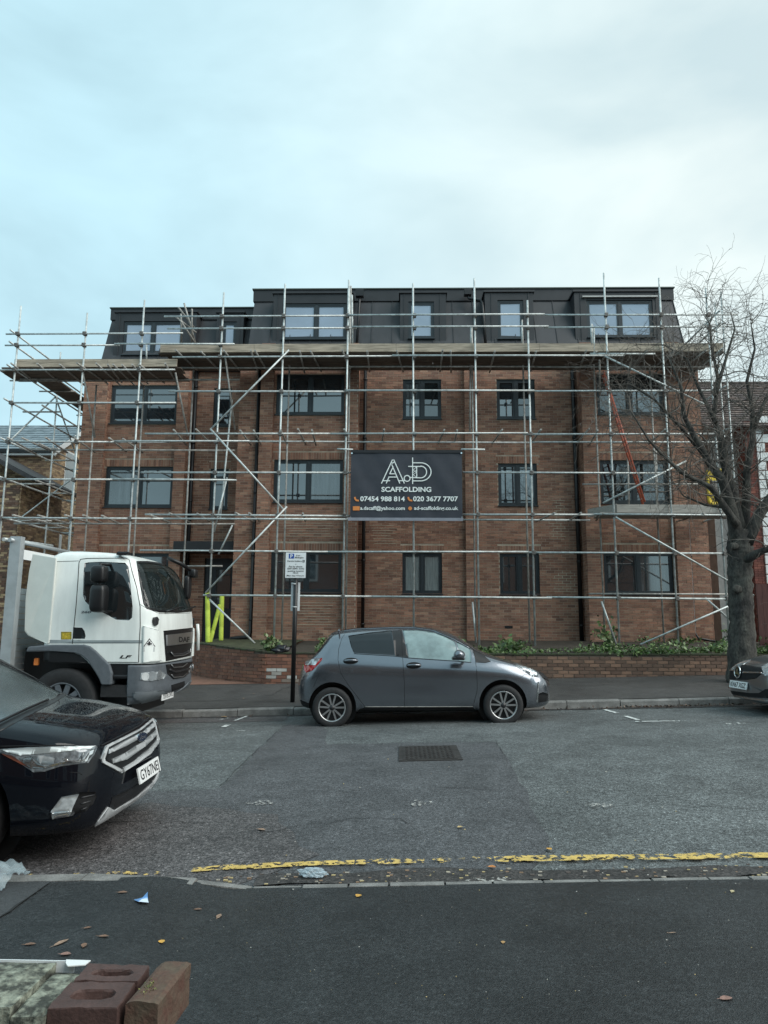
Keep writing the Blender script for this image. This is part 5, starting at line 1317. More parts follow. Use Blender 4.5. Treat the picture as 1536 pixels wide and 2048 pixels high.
sh.part(Yz([(1428, 300), (1455, 325), (1474, 372), (1440, 352), (1418, 325)]), 'grille', BP, hb, .003)
sh.part(Yz([(446, 514), (1050, 512), (1070, 545), (400, 556), (412, 530)]), 'sill', BP, hb, .002)
sh.part(Yz([(80, 470), (150, 500), (150, 522), (120, 524), (85, 505)]), 'bumper_insert', BP, hb, .002)
sh.refresh()
gapm = MATS['gap']
sh.line(Yz([(628, 72), (650, 100), (657, 235), (668, 400), (668, 512)]), 'door_gap', gapm, hb); sh.line(Yz([(340, 98), (318, 130), (300, 190), (296, 250), (312, 325), (360, 400), (400, 450), (446, 512)]), 'door_gap', gapm, hb)
sh.line(Yz([(1040, 185), (1062, 230), (1072, 330), (1074, 420), (1050, 511)]), 'door_gap', gapm, hb); sh.line(Yz([(446, 513), (1050, 512)]), 'sill_line', MATS['steel_dull'], hb, r=.006)
sh.line(Yz([(1418, 350), (1340, 330), (1310, 355)]), 'bumper_gap', gapm, hb, r=.0025); sh.line(Yz([(150, 320), (190, 330), (160, 400)]), 'bumper_gap', gapm, hb, r=.0025)
sh.line(Yz([(300, 86), (400, 75), (620, 66), (720, 68), (830, 84), (940, 130), (1040, 184)]), 'roof_gap', gapm, hb, r=.005)
sh.line(Yz([(386, 216), (500, 223), (612, 230), (690, 240), (820, 249), (960, 258), (1040, 265)]), 'waist_trim', BP, hb, r=.007)
sh.line(Yz([(330, 92), (400, 82), (620, 73), (720, 74), (830, 90), (940, 137), (1030, 186)]), 'roof_highlight_bead', pg, hb, r=.011, lift=.004)  # body-colour bead added to draw the highlight along the roof edge
for (hx, hy) in ((367, 257), (719, 282)):             # door handles: dished cup and bar
    l, n_ = sh.hit(*Yz([(hx, hy)])[0])
    if l is None: continue
    for s_ in (0, 1):
        c = l if not s_ else sh.mir(l); nn = n_ if not s_ else Vector((n_.x, -n_.y, n_.z)); u = Vector((1, 0, SL)).normalized(); v = nn.cross(u).normalized()
        cup = MB(); P = [c+u*(.115*math.cos(t))+v*(.05*math.sin(t))+nn*.002 for t in [2*math.pi*i/20 for i in range(20)]]; cup.prism(P, nn*.003).build('handle_cup', MATS['gap'], hb)
        h = MB().tube([c+u*-.10+nn*.008, c+u*-.08+nn*.03, c+nn*.038, c+u*.08+nn*.03, c+u*.10+nn*.008], [.012, .017, .019, .017, .012], 8).build('door_handle', pg, hb)
for s_ in (-1, 1):                                    # wing mirrors
    c = at(917, 1310, 10.82); y = c.y if s_ < 0 else 2*YC-c.y
    bm = bmesh.new(); bmesh.ops.create_icosphere(bm, subdivisions=3, radius=1)
    for v in bm.verts:
        x_, y_, z_ = v.co; v.co = Vector((c.x+(x_*.10 if x_ > 0 else x_*.075)*(1-.15*z_), y+y_*.11, c.z+z_*.068+(.01 if z_ > 0 else 0)))
    me = bpy.data.meshes.new('door_mirror'); bm.to_mesh(me); bm.free(); me.materials.append(pg); [setattr(p, 'use_smooth', True) for p in me.polygons]; o = bpy.data.objects.new('door_mirror', me); link(o, hb)
    MB().obox((c.x-.01, y, c.z-.045), .17, .19, .05, ch=.02).build('mirror_base', BP, o); MB().cyl((c.x+.04, y, c.z-.05), (c.x+.09, YC+s_*.80, c.z-.06), .025, 8).build('mirror_stalk', BP, o)
MB().tube([(x_r+.62, YC-.62, at(672, 1262, 11.2).z-.005), (x_r+.58, YC, at(672, 1260, 11.8).z+.005), (x_r+.62, YC+.62, at(672, 1262, 11.2).z-.005)], [.015, .022, .015], 6).build('spoiler', pg, hb)
sh.body('body', pg, hb)
for c in (wr_c, wf_c):
    for s_ in (-1, 1): wheel(hb, (c.x, YC+s_*(.8475-.10), c.z), WR, .19, s_, .205, 10, 'alloy', 0, rot=.3)
# ------------------------------------------------------------------ black SUV
sv = thing('suv', 'rain wet black SUV with chrome grille parked at the near kerb', 'car', (-4.4, 5.72, zroad(-4.4, 5.2)))
KY = 5.74; kg = camber(5.2)-.005
Kz = lambda pts: Z2(pts, 0, 1290, 3.657)
kx = -2.05; KL = 4.5
K = {'zt': [(0, .58), (-.012, .66), (-.035, .745), (-.08, .815), (-.15, .862), (-.3, .91), (-.6, .975), (-.88, 1.02), (-.98, 1.06), (-1.25, 1.25), (-1.6, 1.46), (-1.95, 1.60), (-2.5, 1.67), (-3.2, 1.67), (-3.9, 1.58), (-4.2, 1.30), (-4.4, 1.05), (-KL, .8)],
     'zb': [(0, .35), (-.02, .275), (-.06, .22), (-.15, .19), (-.5, .19), (-4.0, .25), (-4.4, .32), (-KL, .5)],
     'wm': [(0, .50), (-.018, .58), (-.05, .66), (-.10, .735), (-.18, .80), (-.30, .855), (-.48, .89), (-.8, .912), (-1.3, .92), (-3.7, .915), (-4.2, .87), (-4.42, .78), (-KL, .6)],
     'zm': [(0, .50), (-.3, .56), (-.9, .66), (-2, .72), (-KL, .7)],
     'zbelt': [(0, .53), (-.035, .64), (-.08, .70), (-.15, .74), (-.3, .79), (-.6, .86), (-.95, .93), (-1.4, .99), (-3.8, 1.06), (-KL, .75)],
     'wb': [(0, .93), (-.3, .95), (-1, .955), (-3.8, .94), (-KL, .9)],
     'n': [(0, 2.3), (-.1, 2.5), (-.35, 2.8), (-.9, 3.0), (-1.3, 3.2), (-3.6, 3.3), (-KL, 2.4)],
     'tumble': [(0, .02), (-.5, .05), (-.95, .10), (-1.5, .20), (-3.5, .24), (-KL, .1)]}
xs = sorted(set([0, -.004, -.008, -.014, -.022, -.03, -.04, -.05]+lin(-.06, -.5, 34)+lin(-.52, -1.4, 46)+lin(-1.45, -KL+.3, 34)+lin(-KL+.27, -KL+.03, 8)+[-KL+.01, -KL]), reverse=True)
sh = Shell(loft_x(xs, K, kx, 1, KY, kg, 22, 40), KY)
pk_ = paint('paint_black', (.004, .005, .008), .0, .6, drops=.5, spec=0., coat=.75)
kw = Vector((-2.99, 4.93, 0)); kw.z = kg+SL*kw.x+.345
kr = Vector((kw.x-2.69, kw.y, kg+SL*(kw.x-2.69)+.345))
for c in (kw, kr): sh.arch(c.x, c.z+.02, .425, sv, BP)
sh.refresh()
def probe(pts, c, k=.0): return [sh.hit(x, y)[0] for x, y in pts]
mat('bright_trim', (.70, .72, .73), .25, metal=.35, var=.05, coat=.5)
mat('car_glass_wet', (.035, .05, .052), .05, var=.3, vs=6, ior=2.6, bump=.25, bs=160)
sh.part([(-330, 1180), (-200, 1222), (-60, 1292), (0, 1325), (60, 1354), (121, 1385), (108, 1396), (60, 1413), (0, 1440), (-100, 1486), (-330, 1560)], 'windscreen', MATS['car_glass_wet'], sv, -.005, True, both=False, skm=BP)
sh.part([(-330, 1562), (-100, 1488), (0, 1442), (60, 1415), (109, 1397), (131, 1381), (138, 1386), (110, 1405), (60, 1430), (0, 1463), (-100, 1515), (-330, 1600)], 'scuttle_panel', BP, sv, .002, both=False)
sh.part(Kz([(0, 762), (200, 748), (450, 740), (700, 737), (712, 748), (690, 800), (645, 862), (440, 888), (330, 925), (245, 932), (140, 862), (0, 790), (-90, 760)]), 'headlamp', MATS['lamp_dark'], sv, .003)
sh.part(Kz([(10, 768), (200, 752), (450, 744), (690, 742), (660, 760), (440, 782), (230, 800), (150, 808), (60, 785)]), 'running_light', mat('drl_sky_white', (.84, .90, .90), .5, var=.08, vs=9), sv, .007)  # diffuse white paints in the sky reflected along the lamp's top strip
sh.part(Kz([(660, 765), (695, 760), (668, 812), (632, 850), (440, 874), (325, 905), (330, 888), (450, 856), (610, 838)]), 'lamp_trim', MATS['chrome'], sv, .007)
sh.part(Kz([(140, 830), (230, 812), (250, 850), (330, 885), (320, 905), (230, 900), (170, 862)]), 'lamp_bowl', MATS['chrome'], sv, .006)
sh.part(Kz([(455, 830), (480, 820), (500, 845), (570, 845), (600, 790), (622, 785), (590, 856), (490, 866)]), 'lamp_ring', MATS['chrome'], sv, .007)
sh.part(Kz([(235, 815), (330, 800), (400, 830), (390, 868), (300, 872)]), 'projector_lens', MATS['lamp_clear'], sv, .006)
sh.part(Kz([(12, 795), (90, 808), (150, 850), (230, 905), (160, 875), (60, 822)]), 'indicator', mat('amber', (.16, .05, .03), .2, coat=1), sv, .005)
sh.refresh()
sh.part(Kz([(768, 738), (870, 688), (1020, 612), (1110, 540), (1130, 575), (1145, 640), (1158, 690), (1150, 725), (1090, 800), (880, 937), (742, 862), (734, 832)]), 'grille_surround', MATS['bright_trim'], sv, .012, both=False)
sh.part(Kz([(785, 752), (880, 702), (1020, 628), (1104, 562), (1122, 600), (1134, 660), (1132, 700), (1070, 775), (880, 908), (762, 848), (758, 830)]), 'grille', BP, sv, .016, both=False)
for P in ([(782, 770), (880, 716), (1030, 640), (1108, 575), (1118, 600), (1040, 668), (900, 745), (780, 800)], [(800, 838), (900, 790), (1040, 700), (1128, 625), (1136, 655), (1050, 738), (910, 838), (810, 868)], [(880, 898), (960, 850), (1070, 765), (1140, 690), (1146, 712), (1090, 785), (980, 868), (886, 926)]):
    sh.part(Kz(P), 'grille_bar', MATS['bright_trim'], sv, .026, both=False)
sh.part(Kz([(820, 1112), (960, 1048), (1100, 950), (1165, 885), (1168, 905), (1120, 985), (1000, 1100), (832, 1206), (800, 1188)]), 'lower_intake', BP, sv, .003, both=False)
sh.part(Kz([(688, 1322), (788, 1184), (832, 1207), (1000, 1108), (1120, 1000), (1168, 905), (1170, 940), (1110, 1030), (1030, 1112), (880, 1218), (720, 1312)]), 'skid_plate', MATS['bright_trim'], sv, .010, both=False)
sh.part(Kz([(365, 1225), (440, 1115), (590, 1075), (700, 1072), (705, 1110), (680, 1160), (630, 1212), (500, 1256), (375, 1272)]), 'fog_recess', BP, sv, .002)
sh.part(Kz([(370, 1218), (450, 1112), (575, 1090), (530, 1188), (520, 1215), (385, 1232)]), 'fog_lamp', MATS['lamp_clear'], sv, .008)
sh.part(Kz([(372, 1232), (520, 1214), (545, 1225), (530, 1245), (385, 1270)]), 'fog_trim', MATS['chrome'], sv, .010)
for y in (1105, 1150, 1195): sh.line(Kz([(590, y+12), (690-(y-1105)*.6, y-10)]), 'fog_slat', MATS['alloy_dark'], sv, r=.006, lift=.004)
sh.refresh()
sh.line(Kz([(712, 742), (560, 735), (300, 735), (0, 742)]), 'bonnet_gap', MATS['gap'], sv, r=.004); sh.line(Kz([(505, 930), (580, 935), (600, 950)]), 'washer_cover_gap', MATS['gap'], sv, r=.0025)
sh.line(Kz([(740, 735), (880, 665), (1020, 590), (1100, 520)]), 'bonnet_gap', MATS['gap'], sv, r=.005, both=False)
# badge, plate, wipers
l, n_ = sh.hit(*Kz([(1008, 676)])[0])
if l is not None:
    n_ = Vector((1, -.12, .15)).normalized(); u = Vector((0, 0, 1)).cross(n_).normalized(); v = n_.cross(u)
    MB().prism([l+n_*.03+u*(.082*math.cos(t))+v*(.036*math.sin(t)) for t in [2*math.pi*i/28 for i in range(28)]], n_*.008).build('badge', MATS['chrome'], sv)
    bd = MB().prism([l+n_*.039+u*(.074*math.cos(t))+v*(.030*math.sin(t)) for t in [2*math.pi*i/28 for i in range(28)]], n_*.004).build('badge_field', mat('badge_blue', (.012, .02, .045), .2, coat=1), sv)
    text('Ford', 0, 0, 0, 0, 'alloy', 'lettering', bd, lambda a, b: l+n_*.0445+u*(-.045+.09*a)+v*(-.012+.026*b), .0, shear=.3)
pc = [sh.hit(*q)[0] for q in Kz([(980, 985), (1100, 890), (1060, 906)])]
if all(p is not None for p in pc):
    xf = max(p.x for p in pc)+.03; pc2 = []
    mid = pc[2]; zc_ = mid.z; d = Vector((-.04, 1, 0)).normalized(); h = Vector((-.015, 0, .056))
    cc = Vector((xf+.012, mid.y-.04, zc_)); A = cc-d*.26-h; B = cc+d*.26-h
    plate(sv, (A, B, B+h*2, A+h*2), 'GY67NEJ', .008)
sh.line([(-60, 1480), (0, 1448), (50, 1424), (95, 1404)], 'wiper', BP, sv, r=.010, both=False, lift=.02); sh.line([(0, 1432), (60, 1408), (100, 1388)], 'wiper', BP, sv, r=.008, both=False, lift=.015)
sh.part([(-400, 1195), (-330, 1180), (-60, 1290), (0, 1323), (60, 1352), (122, 1384), (131, 1379), (60, 1340), (0, 1309), (-60, 1279), (-330, 1165)], 'pillar_trim', BP, sv, .004, both=False)
sh.body('body', pk_, sv)
for c in (kw, kr):
    for s_ in (-1, 1): wheel(sv, (c.x, KY+s_*(.92-.125), c.z), .345, .225, s_, .235, 5, 'alloy_dark', 1)

# ------------------------------------------------------------------ silver grey saloon at the right edge
sa = thing('saloon_car', 'silver grey saloon with a large star badge facing the hatchback', 'car', (7.8, 11.5, zroad(7.8, 11.3)))
MYc = 11.52; mg = camber(11.3)+.0
Mz = lambda pts: Z2(pts, 1300, 1280, 6.508)
mx = 5.40; ML = 4.55
K = {'zt': [(0, .50), (-.015, .58), (-.05, .655), (-.10, .70), (-.2, .755), (-.5, .84), (-.9, .91), (-1.15, .96), (-1.4, 1.10), (-1.9, 1.34), (-2.4, 1.42), (-3.1, 1.40), (-3.8, 1.2), (-4.2, 1.04), (-4.45, .9), (-ML, .7)],
     'zb': [(0, .30), (-.03, .20), (-.1, .165), (-.5, .16), (-4, .17), (-4.4, .25), (-ML, .4)],
     'wm': [(0, .50), (-.02, .60), (-.06, .70), (-.13, .77), (-.25, .83), (-.45, .87), (-.9, .895), (-3.8, .89), (-4.3, .82), (-ML, .55)],
     'zm': [(0, .42), (-.4, .52), (-1, .62), (-ML, .68)], 'zbelt': [(0, .46), (-.05, .56), (-.12, .60), (-.3, .66), (-.9, .80), (-1.4, .88), (-4, .95), (-ML, .6)],
     'wb': [(0, .93), (-1, .95), (-ML, .92)], 'n': [(0, 2.3), (-.4, 2.7), (-1, 3), (-3.6, 3.2), (-ML, 2.4)], 'tumble': [(0, .03), (-1, .08), (-1.6, .22), (-3.4, .26), (-ML, .1)]}
xs = sorted(set([0, -.004, -.01, -.02, -.03, -.045]+lin(-.06, -.5, 28)+lin(-.55, -ML+.2, 50)+lin(-ML+.17, -ML, 6)), reverse=True)
sh = Shell(loft_x(xs, K, mx, -1, MYc, mg, 20, 34), MYc)
pm = paint('paint_silver', (.24, .25, .26), .75, .28)
for X in (mx+.83, mx+.83+2.72): sh.arch(X, mg+SL*X+.335, .375, sa, BP)
sh.refresh()
sh.part(Mz([(1010, 326), (1100, 322), (1200, 326), (1440, 366), (1474, 398), (1455, 440), (1385, 500), (1250, 522), (1036, 514), (1020, 440)]), 'grille', MATS['gap'], sa, .003, both=False)
sh.part(Mz([(1022, 388), (1120, 396), (1120, 412), (1022, 402)]), 'grille_bar', MATS['chrome'], sa, .02, both=False); sh.part(Mz([(1220, 412), (1460, 424), (1462, 440), (1220, 434)]), 'grille_bar', MATS['chrome'], sa, .02, both=False)
sh.part(Mz([(1450, 350), (1540, 302), (1640, 290), (1760, 330), (1660, 400), (1560, 460), (1490, 470), (1470, 410)]), 'headlamp', MATS['lamp_clear'], sa, .004)
sh.part(Mz([(1030, 640), (1056, 660), (1300, 690), (1420, 690), (1500, 640), (1600, 640), (1640, 700), (1540, 760), (1300, 745), (1080, 712)]), 'lower_intake', MATS['gap'], sa, .003, both=False)
sh.part(Mz([(1010, 706), (1080, 716), (1300, 750), (1540, 782), (1640, 790), (1640, 806), (1540, 800), (1300, 768), (1080, 732), (1012, 720)]), 'splitter', MATS['chrome'], sa, .012, both=False)
sh.refresh()
l, n_ = sh.hit(*Mz([(1166, 420)])[0]); n_ = Vector((-1, -.05, .12)).normalized(); u = Vector((0, 0, 1)).cross(n_).normalized(); v = n_.cross(u); l = l+n_*.035
MB().tube([l+u*(.088*math.cos(t))+v*(.088*math.sin(t)) for t in [2*math.pi*i/32 for i in range(33)]], .012, 8).build('star_ring', MATS['chrome'], sa)
MB().prism([l-n_*.01+u*(.08*math.cos(t))+v*(.08*math.sin(t)) for t in [2*math.pi*i/28 for i in range(28)]], n_*.004).build('badge_field', MATS['gap'], sa)
for k in range(3):
    t = math.pi/2+k*2*math.pi/3; d = u*math.cos(t)+v*math.sin(t); w = u*-math.sin(t)+v*math.cos(t)
    MB().prism([l+d*.088, l+w*.030, l-d*.01, l-w*.030], n_*.01).build('star_arm', MATS['chrome'], sa)
pc = sh.hit(*Mz([(1180, 585)])[0])[0]
if pc is not None:
    d = Vector((.05, -1, 0)).normalized(); h = Vector((.012, 0, .056)); cc = pc+Vector((-.03, 0, 0)); A = cc-d*.26-h; B = cc+d*.26-h
    plate(sa, (A, B, B+h*2, A+h*2), 'KN67 XGZ', .02)
sh.part([(1660, 1262), (1760, 1235), (1900, 1240), (1900, 1300), (1720, 1300)], 'windscreen', MATS['car_glass'], sa, -.004, both=False)
sh.line(Mz([(1040, 322), (1100, 316), (1200, 320), (1440, 358), (1540, 296)]), 'bonnet_gap', MATS['gap'], sa, r=.004, both=False)
sh.body('body', pm, sa)
for X in (mx+.83, mx+.83+2.72):
    for s_ in (-1, 1): wheel(sa, (X, MYc+s_*.78, mg+SL*X+.32), .32, .21, s_, .22, 10, 'alloy', 0)

# ------------------------------------------------------------------ white lorry
lo = thing('lorry', 'white flatbed lorry with a grey bumper parked at the driveway', 'lorry', (-6, 11.4, zroad(-6, 11.3)))
LY = 11.40; HWD = 1.10; lz0 = camber(11.3)
Lz = lambda pts: Z2(pts, 0, 1060, 3.657)
NY = LY-HWD
def lat(x, y, Y=NY): return at(x/3.657, 1060+y/3.657, Y)
zr_ = lambda y: lat(400, y).z                       # height on the near side of a photograph row
# keys by height: front X, back X, half width, front corner radius
ztop = zr_(143)
front = pchip([(zr_(1275), -3.62), (zr_(1200), -3.52), (zr_(1000), -3.49), (zr_(700), -3.50), (zr_(600), -3.52), (zr_(400), -3.66), (zr_(250), -3.80), (zr_(190), -3.95), (ztop-.03, -4.15), (ztop, -4.5)])
backx = pchip([(zr_(1275), -4.2), (zr_(1000), -4.25), (zr_(960), -5.14), (zr_(300), -5.14), (zr_(200), -5.16), (ztop, -5.0)])
halfw = pchip([(zr_(1275), 1.03), (zr_(1150), 1.08), (zr_(800), HWD), (zr_(600), HWD), (zr_(250), 1.03), (zr_(190), 1.0), (ztop-.03, .95), (ztop, .82)])
crad = pchip([(zr_(1275), .20), (zr_(900), .26), (zr_(600), .28), (zr_(250), .30), (ztop, .30)])
def plan(z, n=12):
    xf, xb, w, r = front(z), backx(z), halfw(z), crad(z); P = []
    bow = .07
    def fx(y): return xf-bow*(y/w)**2
    P.append((xb, w))
    for i in range(1, 15): P.append((xb+(fx(w)-r-xb)*i/15, w))
    for i in range(n+1):
        t = math.pi/2*(1-i/n); P.append((fx(w)-r+r*math.cos(t)*1.0, w-r+r*math.sin(t)))
    for i in range(1, 20):
        y = (w-r)*(1-2*i/20); P.append((fx(y)-(fx(w-r)-fx(w))*0, y)) if False else P.append((fx(w)+(bow*(1-(y/(w-r))**2))*.9, y))
    for i in range(n+1):
        t = math.pi/2*(i/n); P.append((fx(w)-r+r*math.cos(t), -(w-r+r*math.sin(t))))
    for i in range(14, 0, -1): P.append((xb+(fx(w)-r-xb)*i/15, -w))
    P.append((xb, -w))
    return P
zs = sorted(set(lin(zr_(975), zr_(220), 64)+lin(zr_(215), ztop-.02, 14)+[ztop-.012, ztop-.006, ztop]))
cab = Shell([[(x, LY-y, z) for x, y in plan(z)] for z in zs], LY)
wp = MATS['white_paint']; gm = mat('bumper_grey', (.105, .118, .132), .5, var=.1, vs=20)
mat('screen_glass', (.02, .03, .03), .03, var=.2, ior=1.7, alpha=.55)
cab.part(Lz([(620, 242), (650, 236), (740, 232), (915, 240), (940, 270), (956, 420), (970, 560), (966, 640), (945, 661), (850, 656), (810, 635), (760, 608), (680, 575), (625, 525), (608, 480), (612, 300)]), 'side_window', MATS['car_glass'], lo, -.008, True, skm=BP)
cab.part(Lz([(1010, 240), (1080, 239), (1200, 255), (1280, 274), (1318, 320), (1345, 380), (1376, 480), (1402, 586), (1300, 592), (1165, 588), (1085, 565), (1066, 530), (1036, 380)]), 'windscreen', MATS['screen_glass'], lo, -.01, True, both=False)
cab.part(Lz([(996, 227), (1080, 227), (1200, 243), (1288, 262), (1325, 310), (1350, 370), (1385, 480), (1418, 596), (1300, 606), (1165, 604), (1072, 577), (1048, 540), (1020, 380)]), 'windscreen_seal', BP, lo, .002, both=False)
cab.refresh()
cab.part(Lz([(346, 803), (600, 806), (1040, 806), (1040, 828), (600, 829), (346, 829)]), 'stripe', mat('stripe_grey', (.30, .34, .35), .4), lo, .002)
cab.part(Lz([(536, 712), (600, 715), (618, 740), (626, 775), (620, 795), (531, 795)]), 'handle_recess', BP, lo, .002)
cab.part(Lz([(447, 745), (523, 745), (523, 800), (447, 800)]), 'yellow_label', mat('label_yellow', (.55, .40, .04), .5, var=.35, vs=40), lo, .003, both=False)
cab.part(Lz([(1195, 737), (1425, 712), (1432, 800), (1428, 912), (1212, 960), (1205, 880)]), 'grille', BP, lo, .004, both=False)
cab.part(Lz([(1208, 768), (1320, 756), (1416, 742), (1420, 820), (1320, 836), (1212, 850)]), 'badge_panel', MATS['alloy'], lo, .016, both=False)
cab.part(Lz([(1046, 702), (1150, 734), (1168, 960), (1042, 968)]), 'corner_deflector', wp, lo, .03)
cab.refresh()
for (y0, y1) in ((880, 905), ):
    cab.line(Lz([(1240, 890), (1260, 912), (1340, 905), (1378, 882)]), 'grille_bar', MATS['alloy_dark'], lo, r=.018, both=False, lift=.012); cab.line(Lz([(1238, 895), (1262, 922), (1340, 914), (1380, 890), (1380, 868)]), 'grille_edge', MATS['alloy'], lo, r=.006, both=False, lift=.03)
gp = MATS['gap']
cab.line(Lz([(530, 832), (542, 700), (556, 560), (572, 350), (578, 240), (590, 214), (640, 208), (800, 206), (920, 208), (945, 218), (965, 300), (1000, 420), (1025, 560), (1026, 700), (1018, 830), (1014, 966)]), 'door_gap', gp, lo, r=.006)
cab.line(Lz([(350, 800), (366, 500), (378, 300), (404, 232), (578, 226)]), 'panel_gap', gp, lo, r=.004); cab.line(Lz([(1026, 545), (1060, 565), (1165, 612), (1430, 606)]), 'panel_gap', gp, lo, r=.004, both=False); cab.line(Lz([(1150, 735), (1165, 960)]), 'panel_gap', gp, lo, r=.005)
cab.line(Lz([(610, 838), (660, 870), (780, 966), (1014, 968)]), 'panel_gap', gp, lo, r=.005)
def ltext(s_, x0, x1, yb, yc, mk, bold=.02, shear=0):
    def o3(u, v):
        l, n_ = cab.hit(*Lz([(x0+(x1-x0)*u, yb+(yc-yb)*v)])[0]); return l+n_*.019 if mk == 'plate_text' and s_ == 'DAF' else l+n_*.004
    text(s_, 0, 0, 0, 0, mk, 'lettering', lo, o3, bold, shear=shear)
ltext('260', 590, 668, 608, 592, 'bumper_grey', .02, .25); ltext('LF', 874, 966, 938, 916, 'plate_text', .03, .3); ltext('DAF', 1300, 1378, 818, 782, 'plate_text', .03)
# warning sticker
def ldecal(pts, nm, m, lift):
    P = []
    for q in Lz(pts):
        l, n_ = cab.hit(*q); P.append(l+n_*lift)
    MB().prism(P, n_*.0015).build(nm, MATS[m], lo)
ldecal([(1086, 792), (1046, 852), (1124, 852)], 'warning_triangle', 'plate_text', .034); ldecal([(1086, 802), (1056, 847), (1115, 847)], 'warning_triangle_field', 'plate_white', .036)
ldecal([(1046, 856), (1122, 856), (1120, 890), (1046, 888)], 'warning_text_panel', 'sign_grey', .034)
ltw = [(1078, 815, 1092, 842), (1070, 828, 1102, 836)]
for (a, b_, c_, d_) in ltw: ldecal([(a, b_), (c_, b_), (c_, d_), (a, d_)], 'warning_figure', 'plate_text', .039)
cab.part(Lz([(1118, 640), (1140, 636), (1152, 655), (1146, 690), (1130, 703), (1115, 690), (1112, 660)]), 'corner_lamp', BP, lo, .03)
cab.part(Lz([(345, 160), (420, 150), (900, 148), (945, 160), (935, 182), (872, 178)]), 'roof_lip', wp, lo, .002, both=False) if False else None
l = lat(905, 172, NY+.12); MB().obox(l, .17, .12, .05, ch=.015).build('roof_marker', BP, lo)
cab.patch(cab.cut(Lz([(100, 893), (400, 887), (540, 897), (590, 917), (640, 959), (690, 1030), (690, 1100), (100, 1100)])), 'arch_edge', BP, lo, -.002, True)
cab.patch(cab.cut(Lz([(100, 893), (400, 887), (540, 897), (590, 917), (640, 959), (690, 1030), (690, 1100), (100, 1100)]), True), 'arch_edge', BP, lo, -.002, True)
cab.body('cab', wp, lo)
MB().box(-5.6, -3.95, NY+.36, LY+HWD-.36, .15, zr_(870)).build('engine_housing', BP, lo)
MB().box(-5.1, -3.75, LY-.9, LY+.9, zr_(960), zr_(940)).build('cab_floor', BP, lo)
for y in (-.5, .5):
    MB().obox((-4.75, LY+y, zr_(640)), .25, .55, .9, ch=.06).build('seat', MATS['alloy_dark'], lo)
MB().obox((-3.95, LY, zr_(620)), .45, 1.8, .25, ch=.08).build('dashboard', MATS['alloy_dark'], lo)
MB().obox((-4.55, LY-.05, zr_(360)), .04, .32, .36, ch=.01).build('hanging_vest', mat('vest', (.35, .42, .06), .8), lo)
for (xa_, xb_) in ((1165, 1290), (1290, 1400)):
    zz_ = zr_(590); a_ = lat(xa_, 596, 10.75 if xa_ < 1200 else 11.45); b_ = lat(xb_, 560, 11.6 if xa_ < 1200 else 12.3)
    MB().tube([(front(a_.z)-.02, a_.y, a_.z), (front(b_.z)-.0, b_.y, b_.z)], .012, 6).build('wiper', BP, lo)
# bumper, its lamps and lower grille
bz_ = sorted(set(lin(zr_(1278), zr_(985), 22)))
bf = pchip([(zr_(1278), -.12), (zr_(1240), -.02), (zr_(1180), .015), (zr_(1100), .0), (zr_(985), .0)])
def bplan(z):
    P = plan(z); k = bf(z); xb = -3.90; out = []
    for x, y in P:
        out.append((max(xb, x+k), y*(1+.02)))
    return out
bs_ = Shell([[(x, LY-y, z) for x, y in bplan(z)] for z in bz_], LY)
mat('lamp_bowl_0', (.75, .78, .78), .2, metal=.4, var=.1, coat=1); mat('lamp_bowl_1', (.40, .43, .45), .12, metal=.6, var=.2, coat=1)
bs_.part(Lz([(1030, 1046), (1100, 1036), (1185, 1034), (1216, 1060), (1192, 1090), (1100, 1106), (1022, 1096)]), 'headlamp', MATS['lamp_clear'], lo, .006)
bs_.part(Lz([(1212, 985), (1428, 960), (1425, 985), (1400, 1030), (1345, 1078), (1268, 1092), (1222, 1050)]), 'lower_grille', BP, lo, .004, both=False)
bs_.part(Lz([(1252, 1135), (1350, 1105), (1352, 1130), (1340, 1150), (1256, 1182)]), 'tow_recess', gp, lo, .002, both=False)
bs_.part(Lz([(976, 1186), (1190, 1170), (1222, 1190), (1212, 1235), (1120, 1272), (1040, 1268), (976, 1230)]), 'bumper_corner', mat('bumper_light', (.17, .19, .205), .5, var=.1), lo, .012)
bs_.refresh()
for (hx, hy, hr) in ((1062, 1072, .055), (1108, 1068, .07), (1160, 1062, .075)):
    l, n_ = bs_.hit(*Lz([(hx, hy)])[0]); u = Vector((0, 0, 1)).cross(n_).normalized(); v = n_.cross(u)
    for s_ in (0, 1):
        f_ = (lambda p: p) if not s_ else bs_.mir
        MB().prism([f_(l+n_*.007+u*(hr*math.cos(t))+v*(hr*math.sin(t))) for t in [2*math.pi*i/18 for i in range(18)]], (n_ if not s_ else Vector((n_.x, -n_.y, n_.z)))*.004).build('lamp_bowl', MATS['lamp_bowl_'+str(int(hr > .06))], lo)
for dy in (0, 72): bs_.line(Lz([(1244, 985+dy), (1262, 1005+dy), (1330, 1000+dy), (1362, 975+dy)]), 'grille_edge', MATS['alloy'], lo, r=.008, both=False, lift=.02)
bs_.line(Lz([(1230, 1020), (1280, 1040), (1380, 1015)]), 'grille_bar', MATS['alloy_dark'], lo, r=.02, both=False, lift=.01)
zz_ = lat(1315, 1207, 11.1).z; xx_ = max(p[0] for p in bplan(zz_))+.02; d = Vector((0, 1, 0)); h = Vector((0, 0, .06)); cc = Vector((xx_, lat(1315, 1207, 11.1).y, zz_))
plate(lo, (cc-d*.27-h, cc+d*.27-h, cc+d*.27+h, cc-d*.27+h), 'YB18 DVO', .01)
bs_.body('bumper', gm, lo)
